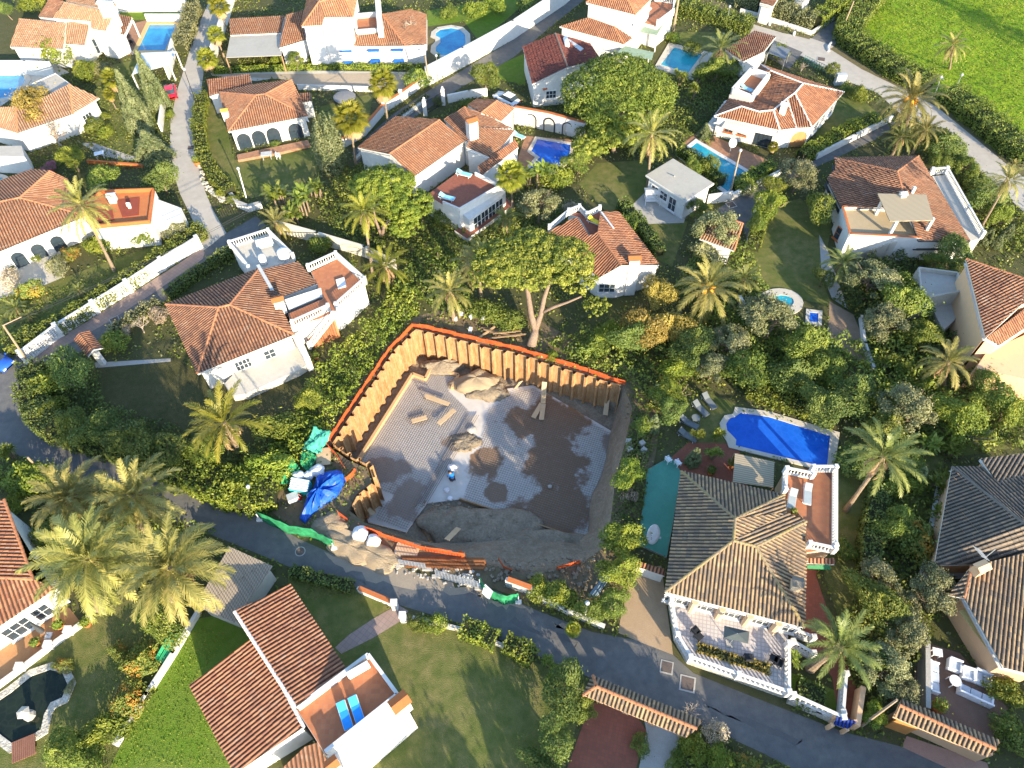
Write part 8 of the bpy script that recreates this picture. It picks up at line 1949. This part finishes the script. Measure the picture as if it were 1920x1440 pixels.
for k, (r, h_) in enumerate(((.02, 0), (.35, .04), (.6, .14))):
    for j in range(n): b.v.append(tuple(c + q_ @ Vector((r * math.cos(6.283 * j / n), r * math.sin(6.283 * j / n), h_))))
for k in range(2):
    for j in range(n): b.f.append((k * n + j, k * n + (j + 1) % n, (k + 1) * n + (j + 1) % n, (k + 1) * n + j)); b.m.append(0)
o = b.build('reflector', M_whitep, t, smooth=True); s_ = o.modifiers.new('s', 'SOLIDIFY'); s_.thickness = .03; MB().tube([(c.x, c.y, .02), tuple(c)], .05, 6).build('mast', M_steel, t)
# antenna on right roof
t = thing('antenna', 'rake shaped television antenna on the tan tiled roof', 'antenna', tuple(at(1840, 1040, 4.4))); b = MB(); a_, c_ = at(1832, 1028, 5.6), at(1850, 1050, 5.6); b.bar(a_, c_, .04)
for k in range(8): p = a_.lerp(c_, k / 8); b.bar(p + Vector((-.25, .2, 0)), p + Vector((.25, -.2, 0)), .025)
b.tube([at(1846, 1046, 4.0), at(1846, 1046, 4.0) + Vector((0, 0, 1.6))], .03, 5); b.build('elements', M_greyst, t)
# lamps and poles
def pole(label, base, top, h, name='street_lamp', cat='street lamp', r=.07, mt=M_steel, lamp=True, lampmt=None, group=None, arm=None):
    b0 = at(*base); tp_ = at(*top, h); t = thing(name, label, cat, tuple(b0), group); MB().tube([b0, tp_], [r, r * .7], 8).build('pole', mt, t)
    if lamp: MB().lathe(tp_, [(.05, -.05), (.16, .03), (.2, .2), (.1, .32), (.03, .36)], 10).build('lantern', lampmt or flat('lamp_glass', (.42, .46, .48), .3), t, smooth=True)
    if arm: MB().bar(tp_, at(*arm, h), .07).build('arm', mt, t)
    return t
M_pole = flat('wooden_pole', (.36, .27, .18), .85)
pole('timber lamp post standing beside the long narrow pool', (1369, 362), (1388, 284), 6.0, mt=M_pole, r=.12); pole('tall street lamp at the lane bend below the field', (1749, 188), (1764, 146), 4.0, arm=(1770, 150)); pole('lamp post at the field edge right of the tall one', (1788, 172), (1803, 142), 2.6)
pole('utility pole beside the shaded side road at the top', (1578, 58), (1601, 2), 5.0, 'utility_pole', 'pole', .13, M_pole, False); pole('dark lamp post along the concrete lane', (374, 210), (346, 132), 7.0, r=.06, mt=M_dark); pole('bare trunk like pole beside the clipped hedge at the top', (1262, 62), (1273, -6), 6.5, 'utility_pole', 'pole', .2, M_pole, False)
pole('thin lamp post in front of the hedge at the top', (1362, 52), (1368, 14), 3.4, r=.05); pole('white lamp post at the roadside of the site', (1096, 1164), (1101, 1132), 2.2, r=.08, mt=M_whitep); pole('lamp post in front of the long tall wall', (822, 152), (818, 106), 4.2, r=.05); pole('utility pole at the end of the long tall wall', (805, 158), (797, 104), 5.0, 'utility_pole', 'pole', .12, M_pole, False)
pole('utility pole with a side arm at the lane junction', (52, 678), (6, 610), 7.2, 'utility_pole', 'pole', .12, M_pole, False, arm=(40, 594)); pole('white floodlight post on the corner lawn', (462, 372), (447, 318), 4.4, r=.09, mt=M_whitep); pole('small lamp in the hedge of the dark lane', (470, 944), (466, 914), 2.4, r=.04)
pole('leaning timber pole beside the peach gate', (1614, 1362), (1682, 1312), 5.0, 'utility_pole', 'pole', .12, M_pole, False); pole('weathered pole at the roadside of the dark lane', (82, 888), (52, 858), 3.0, 'utility_pole', 'pole', .13, M_pole, False)
for k, (p_, q_, lb) in enumerate(((at(40, 594, 7.1), at(470, 392, 6.0), 'upper overhead cable crossing the lawn behind the lattice wall'), (at(8, 612, 6.6), at(470, 396, 5.6), 'lower overhead cable crossing the lawn behind the lattice wall'), (at(797, 104, 4.9), at(600, 214, 4.6), 'overhead cable running down from the long tall wall'))):
    tag(MB().tube([p_.lerp(q_, t_ / 12) - Vector((0, 0, 1.6 * (t_ / 12) * (1 - t_ / 12))) for t_ in range(13)], .022, 4).build('overhead_cable', M_dark), lb, 'cable', 'overhead cables')
def cover_(label, x, y, s, ang=0, round_=False, mt=None):
    c = at(x, y, .02); t = thing('manhole_cover', label, 'manhole cover', tuple(c), 'covers in the lanes'); b = MB(); M_ = mt or surf('cover_iron', ((.13, .10, .085), (.10, .08, .07), (.17, .13, .11)), (1, 5), .8, .2, .3)
    if round_: b.lathe((c.x, c.y, .015), [(s / 2, 0), (s / 2, .03)], 18)
    else: b.box((c.x, c.y, .035), (s, s, .03), ang)
    b.build('cover', M_, t)
    if not round_: MB().box((c.x, c.y, .022), (s * 1.25, s * 1.25, .03), ang).build('frame', M_conc, t)
    else: MB().lathe((c.x, c.y, .012), [(s * .6, 0), (s * .6, .02)], 18).build('frame', M_conc, t)
cover_('brown square cover in the bend of the bottom lane, left', 1250, 1251, .8, R(-15)); cover_('larger brown square cover in the bottom lane, right', 1289, 1282, .95, R(-15)); cover_('round black manhole at the edge of the dark lane', 563, 1034, .75, 0, True); cover_('square grate in the lane beside the lattice wall', 215, 600, .8, R(35)); cover_('square cover on the driveway plaza', 1371, 384, .9, R(20)); cover_('square cover on the concrete lane', 358, 277, .8, R(5)); cover_('square cover in the diagonal lane', 781, 202, .8, R(40)); cover_('cover patch on the upper right lane', 1540, 111, 1.0, R(-20))
# gates
def gate(label, a, c, h, mt, pil=M_white, roof_=False):
    p, q = at(*a), at(*c); t = thing('gate', label, 'gate', tuple(p), 'garden gates'); b = MB(); d = q - p; n = max(3, int(d.length / .18))
    for k in range(n + 1): x = p.lerp(q, k / n); b.bar(x + Vector((0, 0, .08)), x + Vector((0, 0, h)), .05)
    for z_ in (.2, h - .1): b.bar(p + Vector((0, 0, z_)), q + Vector((0, 0, z_)), .08)
    b.build('leaf', mt, t)
    for x in (p, q): MB().box((x.x, x.y, (h + .3) / 2), (.5, .5, h + .3)).build('pillar', pil, t); MB().lathe((x.x, x.y, h + .3), [(.3, 0), (.3, .06), (.1, .2), (.18, .36), (.02, .5)], 10).build('finial', pil, t)
    if roof_:
        m_ = (p + q) / 2; dd = d.normalized() * (d.length / 2 + .5); s_ = Vector((-d.y, d.x, 0)).normalized() * .8; up = Vector((0, 0, 1))
        roof(t, [[m_ - dd + up * (h + 1.1), m_ + dd + up * (h + 1.1), m_ + dd + s_ + up * (h + .7), m_ - dd + s_ + up * (h + .7)], [m_ - dd + up * (h + 1.1), m_ + dd + up * (h + 1.1), m_ + dd - s_ + up * (h + .7), m_ - dd - s_ + up * (h + .7)]], M_t_rd)
gate('black iron gate with white pillars at the long gabled house', (798, 216), (832, 196), 2.0, M_dark); gate('small tiled gate with white railing at the brown roofed villa', (178, 662), (194, 682), 1.6, M_whitep, roof_=True); gate('white railing gate in the small top gateway', (1422, 36), (1432, 40), 1.8, M_dark)
# cars
def car(label, x, y, ang, col, L=4.1):
    c = at(x, y, .01); t = thing('parked_car', label, 'car', tuple(c), 'parked cars'); T = Matrix.Rotation(ang, 3, 'Z'); k = L / 4.1
    def W_(u, v, w_): q = T @ Vector((u * k, v, w_)); return (c.x + q.x, c.y + q.y, c.z + q.z)
    paint = flat('paint_' + label.split()[0], col, .25, .6, .04)
    sec = [(-2.05, .55, .42, .62), (-1.95, .78, .30, .78), (-1.4, .84, .26, .86), (-.3, .86, .26, .9), (.9, .86, .26, .9), (1.6, .82, .28, .82), (2.0, .72, .34, .7), (2.06, .5, .42, .58)]
    b = MB(); vs = []
    for u, w_, z0, z1 in sec: vs += [W_(u, -w_, z0), W_(u, -w_ * .98, (z0 + z1) / 2), W_(u, -w_ * .9, z1), W_(u, w_ * .9, z1), W_(u, w_ * .98, (z0 + z1) / 2), W_(u, w_, z0)]
    m_ = len(sec); b.add(vs, [(i * 6 + j, (i + 1) * 6 + j, (i + 1) * 6 + (j + 1) % 6, i * 6 + (j + 1) % 6) for i in range(m_ - 1) for j in range(6)] + [tuple(range(6))[::-1], tuple(range((m_ - 1) * 6, m_ * 6))]); b.build('body', paint, t, smooth=True, bevel=0)
    g = MB(); A = [W_(-1.5, -.72, .87), W_(-1.5, .72, .87), W_(.95, .74, .89), W_(.95, -.74, .89)]; B = [W_(-1.15, -.56, 1.38), W_(-1.15, .56, 1.38), W_(.15, .58, 1.4), W_(.15, -.58, 1.4)]
    g.add(A + B, [(i, (i + 1) % 4, 4 + (i + 1) % 4, 4 + i) for i in range(4)] + [(4, 5, 6, 7), (3, 2, 1, 0)]); g.build('windows', M_glass, t)
    r_ = MB(); r_.add([W_(-1.2, -.58, 1.385), W_(-1.2, .58, 1.385), W_(.2, .6, 1.405), W_(.2, -.6, 1.405), W_(-1.1, -.5, 1.45), W_(-1.1, .5, 1.45), W_(.08, .52, 1.46), W_(.08, -.52, 1.46)], [(i, (i + 1) % 4, 4 + (i + 1) % 4, 4 + i) for i in range(4)] + [(4, 5, 6, 7), (3, 2, 1, 0)]); r_.build('roof_panel', paint, t)
    for u in (-1.25, 1.25):
        for s_ in (-1, 1):
            o = MB().tube([W_(u, s_ * .68, .31), W_(u, s_ * .87, .31)], .31, 14).build('wheel', flat('tyre', (.015, .015, .015), .9), t); MB().tube([W_(u, s_ * .86, .31), W_(u, s_ * .885, .31)], .19, 12).build('rim', M_steel, o)
    for s_ in (-1, 1): MB().box(W_(2.0, s_ * .55, .62), (.12, .3, .14), ang).build('headlight', M_whitep, t); MB().box(W_(-2.0, s_ * .55, .66), (.1, .26, .14), ang).build('tail_light', flat('red_lamp', (.4, .01, .01), .3), t); MB().box(W_(.75, s_ * .95, .92), (.12, .16, .12), ang).build('mirror', paint, t)
    return t
car('red small car parked under the pale car port', 322, 178, px_ang(322, 192, 319, 164), (.62, .012, .03), 3.6); car('white car parked behind the long gabled house', 950, 192, px_ang(966, 200, 932, 184), (.75, .77, .8)); car('blue car at the lane junction, cut by the left edge', -4, 682, px_ang(-20, 676, 14, 690), (.02, .10, .5))
# misc
t = thing('spa_tub', 'dark covered round tub on the lawn behind the columnar cypress', 'tub', tuple(at(648, 192))); c = at(648, 192); MB().lathe(c, [(1.5, 0), (1.55, .75), (1.5, .8)], 16).build('tub', M_dark, t); MB().lathe((c.x, c.y, .81), [(1.6, 0), (1.6, .1), (.9, .2), (.05, .24)], 16).build('lid', flat('grey_cover', (.2, .2, .2), .8), t)
t = thing('swing_seat', 'white canopied garden swing on the concrete patio', 'swing seat', tuple(at(1222, 380))); c = at(1222, 380); b = MB()
for sx_ in (-1, 1):
    for sy_ in (-1, 1): b.bar((c.x + sx_ * .9, c.y + sy_ * .6, 0), (c.x + sx_ * .9, c.y + sy_ * .1, 1.7), .06)
b.build('frame', M_whitep, t); MB().add([(c.x - 1.1, c.y - .7, 1.75), (c.x + 1.1, c.y - .7, 1.75), (c.x + 1.1, c.y + .7, 1.75), (c.x - 1.1, c.y + .7, 1.75), (c.x - 1.0, c.y, 1.95), (c.x + 1.0, c.y, 1.95)], [(0, 1, 5, 4), (2, 3, 4, 5), (1, 2, 5), (3, 0, 4), (3, 2, 1, 0)]).build('canopy', flat('white_canopy', (.6, .58, .54), .8), t)
MB().box((c.x, c.y, .45), (1.6, .55, .1)).build('seat', M_whitep, t); MB().box((c.x, c.y + .28, .75), (1.6, .08, .5)).build('backrest', M_whitep, t)
t = thing('bench', 'long green slatted bench beside the thin white wall', 'bench', tuple(at(315, 1218))); a_, c_ = at(331, 1190, .45), at(300, 1244, .45); d = (c_ - a_).normalized(); s_ = Vector((-d.y, d.x, 0)); Mg = flat('green_bench_paint', (.05, .42, .20), .6)
b = MB()
for k in range(4): b.bar(a_ + s_ * (k * .14 - .2), c_ + s_ * (k * .14 - .2), .11, .04)
b.build('seat', Mg, t); b = MB()
for k in range(3): b.bar(a_ - s_ * (.3 + .02 * k) + Vector((0, 0, .15 + k * .14)), c_ - s_ * (.3 + .02 * k) + Vector((0, 0, .15 + k * .14)), .03, .11)
b.build('backrest', Mg, t)
for f in (.1, .9):
    for o_ in (-.2, .2): p = a_.lerp(c_, f) + s_ * o_; MB().bar(p, Vector((p.x, p.y, 0)), .07).build('leg', Mg, t)
t = thing('footbridge', 'small red brown timber bridge at the pond end', 'footbridge', tuple(at(44, 1404))); b = MB(); a_, c_ = at(22, 1412, .35), at(66, 1394, .35)
for k in range(12): p = a_.lerp(c_, (k + .5) / 12); d = (c_ - a_).normalized(); s_ = Vector((-d.y, d.x, 0)); b.bar(p - s_ * .75, p + s_ * .75, (c_ - a_).length / 12 - .02, .06)
b.build('deck', surf('red_timber', ((.26, .12, .08), (.2, .09, .06), (.3, .15, .1)), (.6, 3), .85, .2, .2), t); b = MB()
for s__ in (-.6, .6): b.bar(a_ + s_ * s__ - Vector((0, 0, .1)), c_ + s_ * s__ - Vector((0, 0, .1)), .12)
b.build('beams', M_wood, t)
t = thing('stone_lantern', 'pale stone lantern standing in the pond', 'lantern', tuple(at(57, 1342))); c = at(57, 1342); b = MB().lathe(c, [(.45, 0), (.4, .3), (.2, .4), (.2, .6)], 8); b.build('base', M_conc, t); MB().lathe((c.x, c.y, .61), [(.3, 0), (.32, .35), (.5, .4), (.1, .62), (.04, .7)], 6).build('lantern_head', M_palepave, t)
t = thing('letter_box_shelter', 'small blue tiled canopy over the roadside gate', 'canopy', tuple(at(1582, 1362))); p4 = [at(1570, 1342, 1.7), at(1606, 1352, 1.7), at(1590, 1366, 1.35), at(1562, 1358, 1.35)]
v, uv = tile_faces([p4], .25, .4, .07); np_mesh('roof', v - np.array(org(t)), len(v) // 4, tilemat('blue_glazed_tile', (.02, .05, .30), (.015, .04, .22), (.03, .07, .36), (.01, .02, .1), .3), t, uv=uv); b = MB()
for p in p4: b.box((p.x, p.y, p.z / 2 - .05), (.25, .25, p.z - .1))
split(b, 'post', M_peach, t)
t = thing('parking_shade', 'dark green shade sails over the parking place', 'shade', tuple(at(1470, 105))); M_dg = flat('dark_green_cloth', (.03, .12, .10), .8)
p4 = [at(1450, 78, 2.2), at(1482, 92, 2.2), at(1472, 112, 2.0), at(1440, 100, 2.0)]; MB().prism(p4, 2.05, 2.1).build('cloth', flat('slate_cloth', (.16, .18, .2), .8), t); b = MB()
for p in p4: b.tube([(p.x, p.y, 0), (p.x, p.y, 2.1)], .05, 5)
split(b, 'post', M_steel, t, 10)
for i, (x, y) in enumerate(((1395, 34), (1442, 48), (1488, 66))): c = at(x, y); tag(MB().lathe(c, [(.22, 0), (.22, .5), (.14, .62), (.02, .66)], 10).build('bollard', M_white, smooth=True), ['white bollard at the left of the top lane verge', 'white bollard in the middle of the top lane verge', 'white bollard at the right of the top lane verge'][i], 'bollard', 'white bollards of the top lane')
t = thing('field_marker', 'white curved kerb stone at the junction by the field hedge', 'kerb stone', tuple(at(1555, 88))); MB().tube([at(1558, 80, .1), at(1552, 88, .12), at(1554, 96, .1)], .18, 8).build('stone', M_white, t)
t = thing('utility_cabinet', 'pale utility cabinet at the corner of the striped awning villa', 'cabinet', tuple(at(1572, 158))); c = at(1572, 158); MB().box((c.x, c.y, .8), (1.4, .7, 1.6)).build('cabinet', M_greyst, t, bevel=.03); MB().box((c.x, c.y - .36, .8), (.03, .02, 1.4)).build('door_seam', M_dark, t)
t = thing('garden_fence', 'green mesh fence with planted pots along the upper right lane', 'fence', tuple(at(1510, 130))); b = MB(); a_, c_ = at(1506, 118), at(1572, 150)
for k in range(16): p = a_.lerp(c_, k / 15); b.tube([p, p + Vector((0, 0, 1.2))], .035, 5)
for z_ in (.3, .7, 1.15): b.bar(a_ + Vector((0, 0, z_)), c_ + Vector((0, 0, z_)), .04)
b.build('posts', flat('green_fence', (.06, .22, .17), .6), t)
# trees, palms and added houses outside the frame; their shadows fall into the picture
for i, (x, y, r, hs) in enumerate(((8, -4, 3.4, 1.2), (3, -9, 3.4, 1.3), (19, -2, 3.0, 1.3))):
    o, new = proto('treed', i % 3); o = o if new else dup(o); o.location = (x, y, 0); o.scale = (r, r, r * hs); o.rotation_euler = (0, 0, i * 1.3)
    tag(o, 'tall dark tree standing beyond the lower edge of the photo', 'tree', 'trees beyond the lower edge')
for x0, x1, y0, y1, h_, lb in ((10, 17, -5, 4.5, 5.6, 'left unseen house added beyond the lower edge for its shadow'), (21, 46, -6, 4, 5.4, 'long unseen house added beyond the lower right edge for its shadow')):  # unseen houses, put in to shade the lane
    t = thing('villa', lb, 'house', ((x0 + x1) / 2, 0, 0), 'villas with tiled roofs'); q = [Vector((x0, y0, h_ - 1.2)), Vector((x1, y0, h_ - 1.2)), Vector((x1, y1, h_ - 1.2)), Vector((x0, y1, h_ - 1.2))]; ym = (y0 + y1) / 2; r0, r1 = Vector((x0 + 2, ym, h_ + .6)), Vector((x1 - 2, ym, h_ + .6))
    roof(t, [[q[0], q[1], r1, r0], [q[2], q[3], r0, r1], [q[1], q[2], r1], [q[3], q[0], r0]], M_t_br); walls(t, q, M_white)
for x, y, h_ in ((1800, 20, 11), (1880, 50, 10)):
    p = at(x, y) - Vector((sd.x, sd.y, 0)) * (h_ / -sd.z); o, new = proto('palm', x % 3); o = o if new else dup(o); o.location = p; o.scale = (1, 1, 1)
    for ch in o.children:
        if ch.name.startswith('trunk'): bpy.data.objects.remove(ch)
    for ch in o.children: ch.location = (0, 0, h_); ch.scale = (4, 4, 4)
    ORG[o.name] = p; MB().tube([p, p + Vector((0, 0, h_))], [.35, .25], 8).build('trunk', M_palmbark, o); tag(o, 'tall palm standing beyond the right edge of the photo', 'palm', 'palms beyond the right edge')
